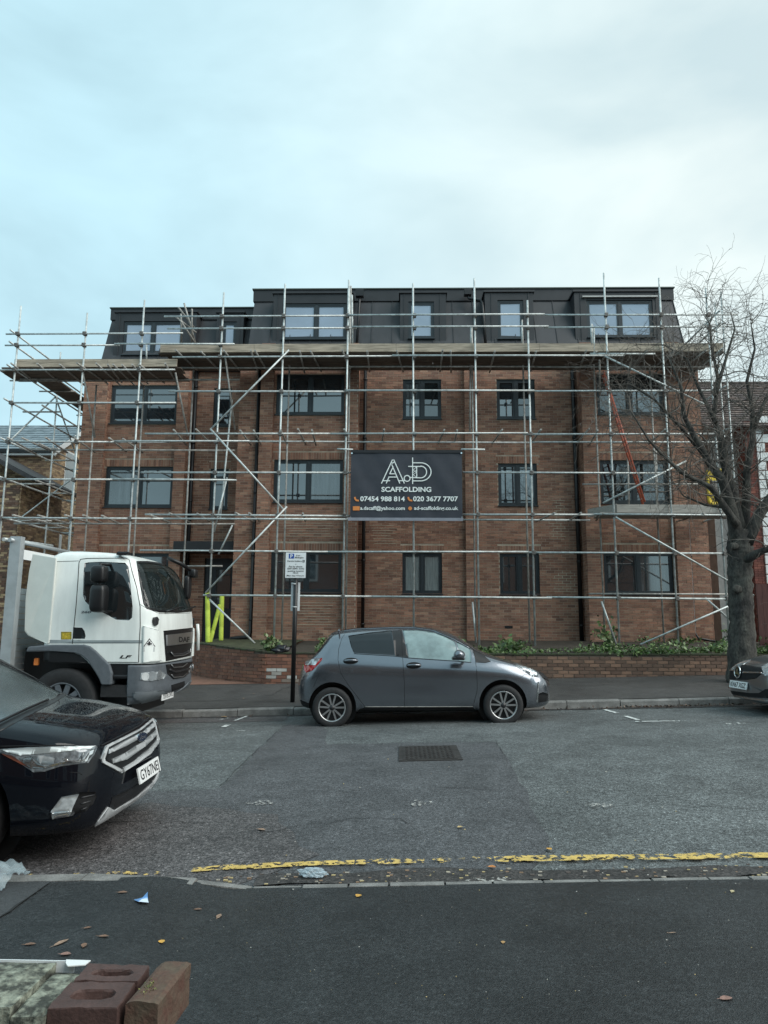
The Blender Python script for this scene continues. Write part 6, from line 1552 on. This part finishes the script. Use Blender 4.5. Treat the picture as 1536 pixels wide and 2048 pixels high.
# mirrors and arms
def blob(nm, c, sx, sy, sz, m, par, p=.45):
    bm = bmesh.new(); bmesh.ops.create_icosphere(bm, subdivisions=3, radius=1)
    for v in bm.verts:
        q = [math.copysign(abs(a)**p, a) for a in v.co]; v.co = Vector((c[0]+q[0]*sx, c[1]+q[1]*sy, c[2]+q[2]*sz))
    me = bpy.data.meshes.new(nm); bm.to_mesh(me); bm.free(); me.materials.append(m); [setattr(f, 'use_smooth', True) for f in me.polygons]; o = bpy.data.objects.new(nm, me); link(o, par); return o
for s_ in (-1, 1):
    yy = LY+s_*(HWD+.16)
    def mp_(x, y): q = lat(x, y, LY-HWD-.16); return Vector((q.x, yy, q.z))
    c = mp_(727, 322); blob('door_mirror', c, .105, .11, .125, BP, lo); c2 = mp_(725, 500); blob('door_mirror', c2, .11, .12, .20, BP, lo)
    MB().tube([Vector((mp_(760, 245).x, LY+s_*1.0, mp_(760, 245).z)), mp_(735, 250), mp_(727, 322), mp_(725, 500), mp_(730, 592), Vector((mp_(790, 600).x, LY+s_*1.06, mp_(790, 600).z))], .022, 8).build('mirror_arm', BP, lo)
q0, q1, q2 = lat(1268, 205, 11.9), lat(1320, 245, 12.0), lat(1400, 300, 12.3)
MB().tube([q0+Vector((-.1, 0, 0)), q1, q2], [.03, .035, .03], 8).build('front_mirror_arm', BP, lo); blob('front_mirror', lat(1412, 318, 12.35), .07, .10, .075, BP, lo)
blob('far_mirror', lat(1372, 420, 12.3), .05, .10, .2, BP, lo)
MB().tube([lat(1445, 690, 12.55), lat(1450, 760, 12.6), lat(1448, 880, 12.6)], .03, 6).build('far_deflector', wp, lo)
# side deflector behind the cab
D = [lat(*p, NY-.05) for p in ((205, 165), (405, 200), (350, 830), (330, 832), (165, 772), (142, 740), (150, 500), (178, 290))]
for i, p in enumerate(D): p.y = NY-.02+(.10 if p.x < -5.3 else 0)
b = MB().prism(D, (0, .04, 0)); bevel(b.build('side_deflector', mat('white_warm', (.74, .755, .70), .4, var=.04), lo), .015)
# mudguard, step, chassis, wheels
wc = lat(495, 1150, NY+.2); wc.z = lz0+SL*wc.x+.495; 
G_ = [(185, 892), (205, 852), (380, 838), (610, 838), (655, 850), (700, 885), (800, 985), (818, 1050), (812, 1132), (738, 1132), (722, 1090), (690, 1035), (640, 960), (590, 918), (540, 898), (400, 888)]
for s_ in (-1, 1):
    P = [lat(x, y, NY-.03) for x, y in G_]
    for p in P: p.y = LY+s_*(HWD+.03)
    bevel(MB().prism(P, (0, -s_*.5, 0)).build('mudguard', gm, lo), .02)
    a, c = lat(800, 968, NY), lat(988, 1090, NY); ya = LY+s_*(HWD-.02)
    MB().box(a.x, c.x, min(ya, ya-s_*.4), max(ya, ya-s_*.4), c.z, lat(800, 972).z).build('step_well', BP, lo); a2, c2 = lat(810, 1060, NY), lat(985, 1082, NY)
    bevel(MB().box(a2.x, c2.x, min(ya+s_*.015, ya-s_*.3), max(ya+s_*.015, ya-s_*.3), c2.z, a2.z).build('step', MATS['alloy_dark'], lo), .01); a3, c3 = lat(735, 1135, NY), lat(980, 1225, NY)
    MB().box(a3.x, c3.x, min(ya, ya-s_*.3), max(ya, ya-s_*.3), c3.z, a3.z).build('mud_flap', MATS['rubber'], lo)
    wheel(lo, (wc.x, LY+s_*(HWD-.16), wc.z), .495, .28, s_, .29, 10, 'bumper_grey', 1)
    wheel(lo, (wc.x-4.2, LY+s_*(HWD-.25), lz0+SL*(wc.x-4.2)+.495), .495, .45, s_, .29, 10, 'bumper_grey', 1)
for s_ in (-1, 1): MB().box(-12.5, -4.2, LY+s_*.42-.04, LY+s_*.42+.04, .25, .55).build('chassis_rail', MATS['black_plastic'], lo)
l = lat(268, 962, NY+.1); MB().obox(l, .06, .04, .10, ch=.01).build('side_marker', mat('orange_lens', (.75, .22, .05), .3), lo)
# dropside body: headboard post, corrugated headboard, floor, ribbed side
al = mat('alu', (.42, .45, .46), .4, metal=.35, var=.12, vs=4)
pa, pb_ = lat(60, 48, NY), lat(122, 915, NY)
MB().box(lat(22, 900, NY).x-.02, lat(66, 900, NY).x+.05, NY-.04, NY+.08, .55, pa.z).build('headboard_post', al, lo)
xh = lat(66, 900, NY).x-.02; MB().box(xh-.1, xh, LY+HWD-.06, LY+HWD+.04, .55, pa.z).build('headboard_post', al, lo)
k = 0; z = .60
while z < pa.z-.75:
    MB().box(xh-.06, xh-.02, NY+.08, LY+HWD-.06, z, z+.085).build('headboard_plank', al, lo); z += .093; k += 1
MB().cyl((xh-.05, NY-.12, pa.z-.06), (xh-.05, LY+HWD+.1, pa.z-.06), .03, 10).build('headboard_rail', al, lo)
MB().box(xh-6.3, xh-.02, NY-.02, LY+HWD+.02, .52, .62).build('load_floor', al, lo)
z = .64
while z < 1.05: MB().box(xh-6.3, xh-.14, NY-.03, NY+.01, z, z+.08).build('side_plank', al, lo); z += .088
wpn = lat(160, 180, NY+.3); MB().box(xh, xh+.02, NY+.15, LY+HWD-.1, lat(160, 220, NY+.3).z, lat(160, 150, NY+.3).z).build('headboard_panel', MATS['plate_white'], lo)
p, q = lat(25, 68, NY-.05), lat(380, 118, NY+1.9); t = MB().cyl(p, q, .028, 10).build('scaffold_tube', MATS['steel']); tag(t, 'loose scaffold tube lying across the lorry headboard behind the cab', 'scaffold tube')
# ------------------------------------------------------------------ street tree, bare in winter
TY = 14.55
tr = thing('street_tree', 'bare twisted willow street tree standing in the footway by the wall', 'tree', (at(1482, 1290, TY).x, TY, zfar(at(1482, 1290, TY).x, TY)))
mat('bark', (.050, .046, .044), .95, var=.4, vs=7, col2=(.088, .084, .072), bump=1.0, bs=34, stretch=(1, 1, .45), fine=.4); mat('twig', (.10, .085, .074), .85, var=.3, vs=6, col2=(.20, .175, .15))
rt = random.Random(12)
base = at(1482, 1345, TY); base.z = zfar(base.x, TY)-.05
tpx = [(1484, 1250, .225), (1481, 1180, .22), (1479, 1130, .225), (1480, 1095, .235), (1478, 1060, .20)]
pts = [base]+[at(x, y, TY) for x, y, r in tpx]; rsz = [.29]+[r for *_, r in tpx]
def bark_tube(b, pts, rs_, n=14, sub=4):
    P = []; Rr = []
    for i in range(len(pts)-1):
        for k in range(sub): t = k/sub; P.append(pts[i].lerp(pts[i+1], t)); Rr.append(rs_[i]+(rs_[i+1]-rs_[i])*t)
    P.append(pts[-1]); Rr.append(rs_[-1]); b0 = len(b.v); b.tube(P, Rr, n)
    for i in range(b0, len(b.v)):
        v = Vector(b.v[i]); q = v*7; k = (i-b0)//n; c = P[min(k, len(P)-1)]; b.v[i] = tuple(v+(v-c)*(.16*mnoise.noise(q)+.13*mnoise.noise(q*2.7)+.09*mnoise.noise(q*6)))
b = MB(); bark_tube(b, pts, rsz, 28, 12)
limbs = [([(1478, 1085), (1464, 1020), (1445, 965), (1420, 920), (1392, 880), (1370, 830), (1356, 780), (1344, 715)], 14.5, -.5, .15, .02),
         ([(1480, 1070), (1468, 985), (1455, 925), (1441, 880), (1430, 830), (1433, 760), (1424, 690), (1415, 650)], 14.6, .3, .14, .014),
         ([(1488, 1075), (1497, 1000), (1491, 940), (1501, 880), (1509, 820), (1500, 760), (1511, 700), (1503, 650)], 14.7, .5, .12, .012),
         ([(1492, 1085), (1520, 1030), (1546, 990), (1580, 940), (1600, 860), (1610, 780), (1592, 700)], 14.5, -.4, .15, .02),
         ([(1490, 1120), (1526, 1102), (1562, 1094), (1620, 1050), (1660, 960)], 14.4, -.8, .10, .03),
         ([(1474, 1050), (1440, 1004), (1418, 978), (1390, 957), (1360, 944), (1322, 905), (1290, 880), (1262, 820)], 14.3, -.9, .085, .012),
         ([(1448, 965), (1402, 902), (1352, 850), (1310, 800), (1262, 768), (1215, 772)], 14.6, -.3, .06, .010),
         ([(1432, 845), (1400, 770), (1370, 720), (1330, 690), (1270, 690)], 14.7, .5, .045, .008),
         ([(1505, 860), (1530, 800), (1560, 730), (1545, 680)], 14.9, .6, .06, .01),
         ([(1430, 790), (1452, 720), (1470, 660), (1464, 630)], 14.7, .4, .05, .008),
         ([(1480, 1045), (1452, 1015), (1410, 1010), (1370, 990), (1340, 960)], 15.0, .8, .05, .008)]
seeds = []
for k, (pp, Y0, dY, r0, r1) in enumerate(limbs):
    P = []
    for i, (x, y) in enumerate(pp): t = i/(len(pp)-1); P.append(at(x, y, Y0+dY*t)+Vector((rt.uniform(-.04, .04), rt.uniform(-.1, .1), rt.uniform(-.03, .03)) if i else (0, 0, 0)))
    R = [r0+(r1-r0)*(i/(len(P)-1))**.7 for i in range(len(P))]
    bark_tube(b, P, R, 8, 3); n = len(P)
    for i in range(1, n-1):
        for q in range(6 if k < 4 else 5):
            t = rt.random(); seeds.append((P[i].lerp(P[i+1], t), (P[i+1]-P[i]).normalized(), R[i]*.45))
    for q in range(5): seeds.append((P[-1], (P[-1]-P[-2]).normalized(), R[-1]))
b.build('trunk', MATS['bark'], tr)
for (x, y, r_) in ((1474, 1178, .10), (1492, 1262, .07), (1468, 1092, .09), (1496, 1120, .08)):           # burrs and old pruning scars
    blob('burr', at(x, y, TY-.19), r_, .05, r_*.8, MATS['bark'], tr, .9)
tw = MB(); br_ = MB()
def grow(mb, p, d, r, length, level, n):
    """one curling shoot; returns its points"""
    P = [Vector(p)]; k = max(4, int(length/.11)); step = length/k; d = d.normalized(); ax = Vector((rt.gauss(0, 1), rt.gauss(0, 1), rt.gauss(0, 1))).normalized(); turn = rt.uniform(.15, .42)
    for i in range(k):
        if rt.random() < .3: ax = (ax*-.5+Vector((rt.gauss(0, 1), rt.gauss(0, 1), rt.gauss(0, 1)))).normalized(); turn = rt.uniform(.15, .5)
        d.rotate(Matrix.Rotation(turn, 3, ax)); d = (d+Vector((0, 0, (.06 if p.z < 6.5 else -.02) if level < 3 else -.03))).normalized(); P.append(P[-1]+d*step)
    mb.tube(P, [max(.0022, r*(1-.8*i/len(P))) for i in range(len(P))], n, cap=False); return P
cx0 = pts[3]
for (p, d, r) in seeds:
    o_ = Vector((rt.gauss(0, .8), rt.gauss(0, .8), rt.gauss(.25, .6))); dd = (d*.5+o_).normalized()
    r2 = min(.026, max(.008, r)); P = grow(br_, p, dd, r2*.65, rt.uniform(.6, 1.45), 2, 5)
    for i in range(2, len(P)):
        if rt.random() < .62:
            e = (P[i]-P[i-1]).normalized()+Vector((rt.gauss(0, .9), rt.gauss(0, .9), rt.gauss(.1, .8))); Q = grow(tw, P[i], e, .005, rt.uniform(.3, .95), 3, 4)
            for j in range(2, len(Q)):
                if rt.random() < .42: grow(tw, Q[j], (Q[j]-Q[j-1]).normalized()+Vector((rt.gauss(0, .9), rt.gauss(0, .9), rt.gauss(0, .9))), .003, rt.uniform(.15, .45), 3, 3)
br_.build('branches', MATS['twig'], tr)['kind'] = 'stuff'
tw.build('crown', MATS['twig'], tr)['kind'] = 'stuff'

# ------------------------------------------------------------------ neighbouring houses
def wall_bricks(b, org, u, n_, x0, x1, z0, z1, holes, pal, r, L_=.225, H_=.075, keep=None):
    """bricks of a wall through org running along u, facing n_"""
    u = Vector(u); n_ = Vector(n_); up = Vector((0, 0, 1)); org = Vector(org)
    for (a, c, za, zb) in courses(x0, x1, z0, z1, holes, r, (), L_, H_):
        if keep and not keep((a+c)/2, zb): continue
        b.obox(org+u*((a+c)/2)+up*((za+zb)/2), c-a, .03, zb-za, (u, n_*-1, up), bcol(r, pal))
rh = random.Random(44)
lh = thing('brick_house', 'buff stock brick house with a slate gable roof beyond the lorry', 'house', (-16, 29, 0))
HX, HY0, HY1 = -14.0, 27.4, 32.6; ze, zrg = 8.35, 9.95; HYm = (HY0+HY1)/2
MB().add([(HX, HY0, -.5), (HX, HY1, -.5), (HX, HY1, ze), (HX, HYm, zrg), (HX, HY0, ze), (-26, HY0, -.5), (-26, HY0, ze)], [(0, 1, 2, 3, 4), (5, 0, 4, 6)]).build('wall', mat('mortar_buff', (.26, .21, .15), .9, var=.3), lh)
b = MB(); gwin = [(28.55-HY0, 29.45-HY0, 6.85, 8.55), (28.1-HY0, 28.75-HY0, 3.2, 5.0)]
wall_bricks(b, (HX+.012, HY0, 0), (0, 1, 0), (1, 0, 0), 0, HY1-HY0, -.3, zrg, gwin, PAL_BUFF, rh, keep=lambda a, z: z < ze+(zrg-ze)*(1-abs(a-2.6)/2.6)-.02)
wall_bricks(b, (0, HY0-.012, 0), (1, 0, 0), (0, -1, 0), -20, HX, -.3, ze, [(-15.15, -14.15, 4.4, 6.1)], [(c[0]*.85, c[1]*.8, c[2]*.8) for c in PAL_BUFF], rh)
b.build('brickwork', MATS['brick'], lh)['kind'] = 'stuff'
mat('slate', (.19, .235, .26), .45, var=.25, vs=3); mat('upvc', (.75, .77, .76), .35, var=.03); mat('grey_board', (.33, .34, .33), .7, var=.1)
rf = MB().add([(HX+.25, HY0-.25, ze-.12), (HX+.25, HYm, zrg+.05), (-26, HYm, zrg+.05), (-26, HY0-.25, ze-.12)], [(0, 1, 2, 3)]).add([(HX+.25, HYm, zrg+.05), (HX+.25, HY1+.25, ze-.12), (-26, HY1+.25, ze-.12), (-26, HYm, zrg+.05)], [(0, 1, 2, 3)]).build('roof', MATS['slate'], lh)
b = MB(); d = Vector((0, HYm-HY0+.25, zrg+.05-ze+.12)); nn = Vector((0, -d.z, d.y)).normalized(); m = 13
for i in range(m):
    x = -20.0+(.15 if i % 2 else 0); p0_ = Vector((0, HY0-.25, ze-.12))+d*(i/m); p1_ = p0_+d*(1/m)*1.08
    while x < HX+.2:
        j = rh.uniform(.0, .012); a, c = x+.006, min(x+.30, HX+.25); b.add([Vector((a, 0, 0))+p0_+nn*(.03+j), Vector((c, 0, 0))+p0_+nn*(.03+j), Vector((c, 0, 0))+p1_+nn*.008, Vector((a, 0, 0))+p1_+nn*.008, Vector((a, 0, 0))+p0_, Vector((c, 0, 0))+p0_], [(0, 1, 2, 3), (4, 5, 1, 0)]); x += .30
b.build('slates', MATS['slate'], rf)['kind'] = 'stuff'
for (ya, za, yb, zb) in ((HY0-.25, ze-.12, HYm, zrg+.05), (HYm, zrg+.05, HY1+.25, ze-.12)):
    MB().prism([(HX+.26, ya, za), (HX+.26, yb, zb), (HX+.26, yb, zb-.24), (HX+.26, ya, za-.24)], (.03, 0, 0)).build('bargeboard', MATS['upvc'] if ya < HYm else MATS['frame'], lh)
MB().box(-26, HX+.2, HY0-.34, HY0-.24, ze-.26, ze-.14).build('gutter', BP, lh); MB().box(-26, HX+.2, HY0-.25, HY0-.02, ze-.36, ze-.27).build('soffit', MATS['upvc'], lh)
for (a, c, z0, z1) in gwin:
    f = MB().box(HX-.02, HX+.03, HY0+a, HY0+c, z0, z1).build('window', MATS['upvc'], lh); MB().box(HX+.031, HX+.036, HY0+a+.07, HY0+c-.07, z0+.07, z1-.07).build('pane', mat('pane_grey', (.25, .29, .30), .1, ior=1.8) if 'pane_grey' not in MATS else MATS['pane_grey'], f); MB().box(HX, HX+.12, HY0+a-.08, HY0+c+.08, z0-.1, z0-.01).build('sill', MATS['upvc'], f)
MB().box(-15.15, -14.15, HY0-.05, HY0-.02, 4.4, 6.1).build('boarded_panel', MATS['grey_board'], lh)
lh2 = thing('brick_house', 'dark roofed brick outhouse at the lorry headboard post', 'house', (-16, 24, 0))
MB().box(-24, -13.25, 24.0, 27.0, -.5, 6.3).build('wall', MATS['mortar_buff'], lh2); b = MB(); wall_bricks(b, (0, 23.985, 0), (1, 0, 0), (0, -1, 0), -18, -13.25, -.3, 6.3, [], PAL_DARK+PAL_BUFF[:3], rh); wall_bricks(b, (-13.235, 24, 0), (0, 1, 0), (1, 0, 0), 0, 3, -.3, 6.3, [], PAL_BUFF, rh); b.build('brickwork', MATS['brick'], lh2)['kind'] = 'stuff'
MB().prism([(-12.7, 23.7, 6.25), (-12.7, 23.7, 6.42), (-22, 23.7, 11.2), (-22, 23.7, 11.0)], (0, 3.6, 0)).build('roof', mat('dark_tile', (.05, .048, .05), .8, var=.3, vs=8), lh2)
MB().cyl((-12.68, 23.6, 6.3), (-12.68, 27.4, 6.3), .06, 8).build('gutter', BP, lh2)

rhs = thing('red_brick_house', 'red brick house with white quoins and brown tiled roof behind the tree', 'house', (15, 24, 0))
RY = 23.0; RX0 = 10.15
MB().box(RX0, 24, RY, 32, -.3, 8.2).build('wall', mat('render_pale', (.36, .36, .345), .85, var=.18, vs=3), rhs)
b = MB(); holes = [(12.6, 14.0, 2.2, 4.4), (12.6, 14.0, 5.4, 7.4)]
MB().box(11.02, 24, RY-.55, RY-.002, -.3, 8.0).build('bay_wall', mat('mortar_red', (.15, .075, .06), .9, var=.2), rhs)
wall_bricks(b, (0, RY-.56, 0), (1, 0, 0), (0, -1, 0), 11.02, 16, -.2, 8.0, holes, PAL_RED, rh); wall_bricks(b, (11.01, RY-.55, 0), (0, 1, 0), (-1, 0, 0), 0, .55, -.2, 8.0, [], PAL_RED, rh); b.build('brickwork', MATS['brick'], rhs)['kind'] = 'stuff'
z = 1.0; k = 0
while z < 7.9:
    w = .42 if k % 2 else .26; bevel(MB().box(11.36, 11.36+w, RY-.62, RY-.55, z, z+.27).build('quoin', MATS['upvc'], rhs), .01); z += .30; k += 1
for (a, c, z0, z1) in holes:
    f = MB().box(a, c, RY-.58, RY-.52, z0, z1).build('window', MATS['upvc'], rhs); MB().box(a+.07, (a+c)/2-.03, RY-.59, RY-.582, z0+.07, z1-.07).build('pane', MATS['glass'], f); MB().box((a+c)/2+.03, c-.07, RY-.59, RY-.582, z0+.07, z1-.07).build('pane', MATS['glass'], f)
mat('roof_tile', attr=True, rough=.85, var=.2, vs=12)
ey, ez, ry, rz = RY-.85, 7.75, 26.8, 10.75; x0_ = 9.75
rf = MB().add([(x0_, ey, ez), (24, ey, ez), (24, ry, rz), (x0_, ry, rz)], [(0, 1, 2, 3)]).add([(x0_, ry, rz), (24, ry, rz), (24, 31, 7.6), (x0_, 31, 7.6)], [(0, 1, 2, 3)]).add([(x0_+.3, RY, 7.4), (x0_+.3, ry, rz-.05), (x0_+.3, 31, 7.4)], [(0, 1, 2)]).build('roof', mat('roof_base', (.07, .055, .05), .9), rhs)
b = MB(); d = Vector((0, ry-ey, rz-ez)); nn = Vector((0, -d.z, d.y)).normalized(); m = 22
for i in range(m):
    x = x0_-(.12 if i % 2 else 0); p0_ = Vector((0, ey, ez))+d*(i/m); p1_ = p0_+d/m*1.1
    while x < 16:
        j = rh.uniform(0, .01); a, c = x+.004, x+.236; kk = bcol(rh, [(.11, .085, .08), (.13, .10, .09), (.09, .072, .07), (.15, .11, .095)])
        b.add([Vector((a, 0, 0))+p0_+nn*(.05+j), Vector((c, 0, 0))+p0_+nn*(.05+j), Vector((c, 0, 0))+p1_+nn*.015, Vector((a, 0, 0))+p1_+nn*.015, Vector((a, 0, 0))+p0_, Vector((c, 0, 0))+p0_], [(0, 1, 2, 3), (4, 5, 1, 0)], False, kk); x += .24
b.build('tiles', MATS['roof_tile'], rf)['kind'] = 'stuff'
for i in range(20): MB().cyl((x0_+i*.33, ry, rz+.02), (x0_+i*.33+.325, ry, rz+.02), .10, 8).build('ridge_tile', MATS['roof_base'], rf)
# boundary fence between the plots
fe = thing('fence', 'dark red stained close board timber fence behind the tree trunk', 'fence', (10, 18.2, .9)); mat('fence_red', (.075, .028, .024), .8, var=.3, vs=6, stretch=(6, 6, .5))
x = 8.95
while x < 13: MB().box(x, x+.145, 18.2+rh.uniform(-.004, .004), 18.225, .8, 2.55+rh.uniform(-.01, .01)).build('fence_board', MATS['fence_red'], fe); x += .15
for z in (1.1, 1.7, 2.3): MB().box(8.95, 13, 18.226, 18.27, z, z+.08).build('fence_rail', MATS['fence_red'], fe)
# yellow guard on the first floor lift at the building corner
yg = thing('safety_gate', 'yellow rounded safety gate on the scaffold lift behind the tree', 'gate', at(1432, 1010, 19.6)); mat('gate_yellow', (.66, .47, .03), .5, var=.1)
a, c = at(1414, 940, 19.6), at(1452, 1008, 19.6); w = c.x-a.x; R = .12; P = []
for (cx_, cz_, a0) in ((c.x-R, a.z-R, 0), (a.x+R, a.z-R, 90), (a.x+R, c.z+R, 180), (c.x-R, c.z+R, 270)):
    for i in range(6): t = rad(a0+18*i); P.append(Vector((cx_+R*math.cos(t), 19.6, cz_+R*math.sin(t))))
MB().tube(P+[P[0]], .045, 8).build('gate_frame', MATS['gate_yellow'], yg)
MB().box(a.x+.05, c.x-.05, 19.59, 19.61, c.z+.04, c.z+.36).build('kick_panel', MATS['gate_yellow'], yg); MB().box(a.x+.05, c.x-.05, 19.59, 19.61, a.z-.30, a.z-.05).build('top_panel', MATS['gate_yellow'], yg)
for i in range(4): x = a.x+.1+(w-.2)*i/3; MB().cyl((x, 19.6, c.z+.3), (x, 19.6, a.z-.25), .012, 6).build('mesh_wire', BP, yg)
# ------------------------------------------------------------------ house across the street, behind the viewer: seen in the window reflections
def brick_mat(name, c1, c2, mo):
    m = bpy.data.materials.new(name); m.use_nodes = True; t = m.node_tree; bs = t.nodes['Principled BSDF']; tc = N(t, 'ShaderNodeTexCoord'); mp = N(t, 'ShaderNodeMapping'); mp.inputs['Rotation'].default_value = (rad(90), 0, 0)
    L(t, tc.outputs['Object'], mp.inputs[0]); b = N(t, 'ShaderNodeTexBrick'); b.inputs['Scale'].default_value = 1; b.inputs['Brick Width'].default_value = .225; b.inputs['Row Height'].default_value = .075; b.inputs['Mortar Size'].default_value = .006
    b.inputs['Color1'].default_value = c1+(1,); b.inputs['Color2'].default_value = c2+(1,); b.inputs['Mortar'].default_value = mo+(1,); L(t, mp.outputs[0], b.inputs['Vector']); L(t, b.outputs[0], bs.inputs['Base Color']); bs.inputs['Roughness'].default_value = .85; MATS[name] = m; return m
brick_mat('far_brick', (.24, .10, .07), (.30, .13, .085), (.3, .26, .2))
oh = thing('terraced_house', 'red brick terraced house opposite with white window surrounds, mirrored in the windows', 'house', (0, -7, 0))
MB().box(-16, 16, -14, -6.5, -.6, 7.2).build('wall', MATS['far_brick'], oh)
MB().prism([(-16.3, -6.1, 7.1), (-16.3, -10.2, 10.2), (-16.3, -14.4, 7.1)], (32.6, 0, 0)).build('roof', MATS['dark_tile'], oh)
for x in (-13, -9.8, -6.6, -3.4, -.2, 3.0, 6.2, 9.4, 12.6):
    for z0, z1 in ((1.0, 3.0), (4.4, 6.2)):
        f = MB().box(x-.62, x+.62, -6.5, -6.42, z0-.12, z1+.12).build('window', MATS['upvc'], oh); MB().box(x-.48, x+.48, -6.42, -6.41, z0, z1).build('pane', MATS['glass'], f)
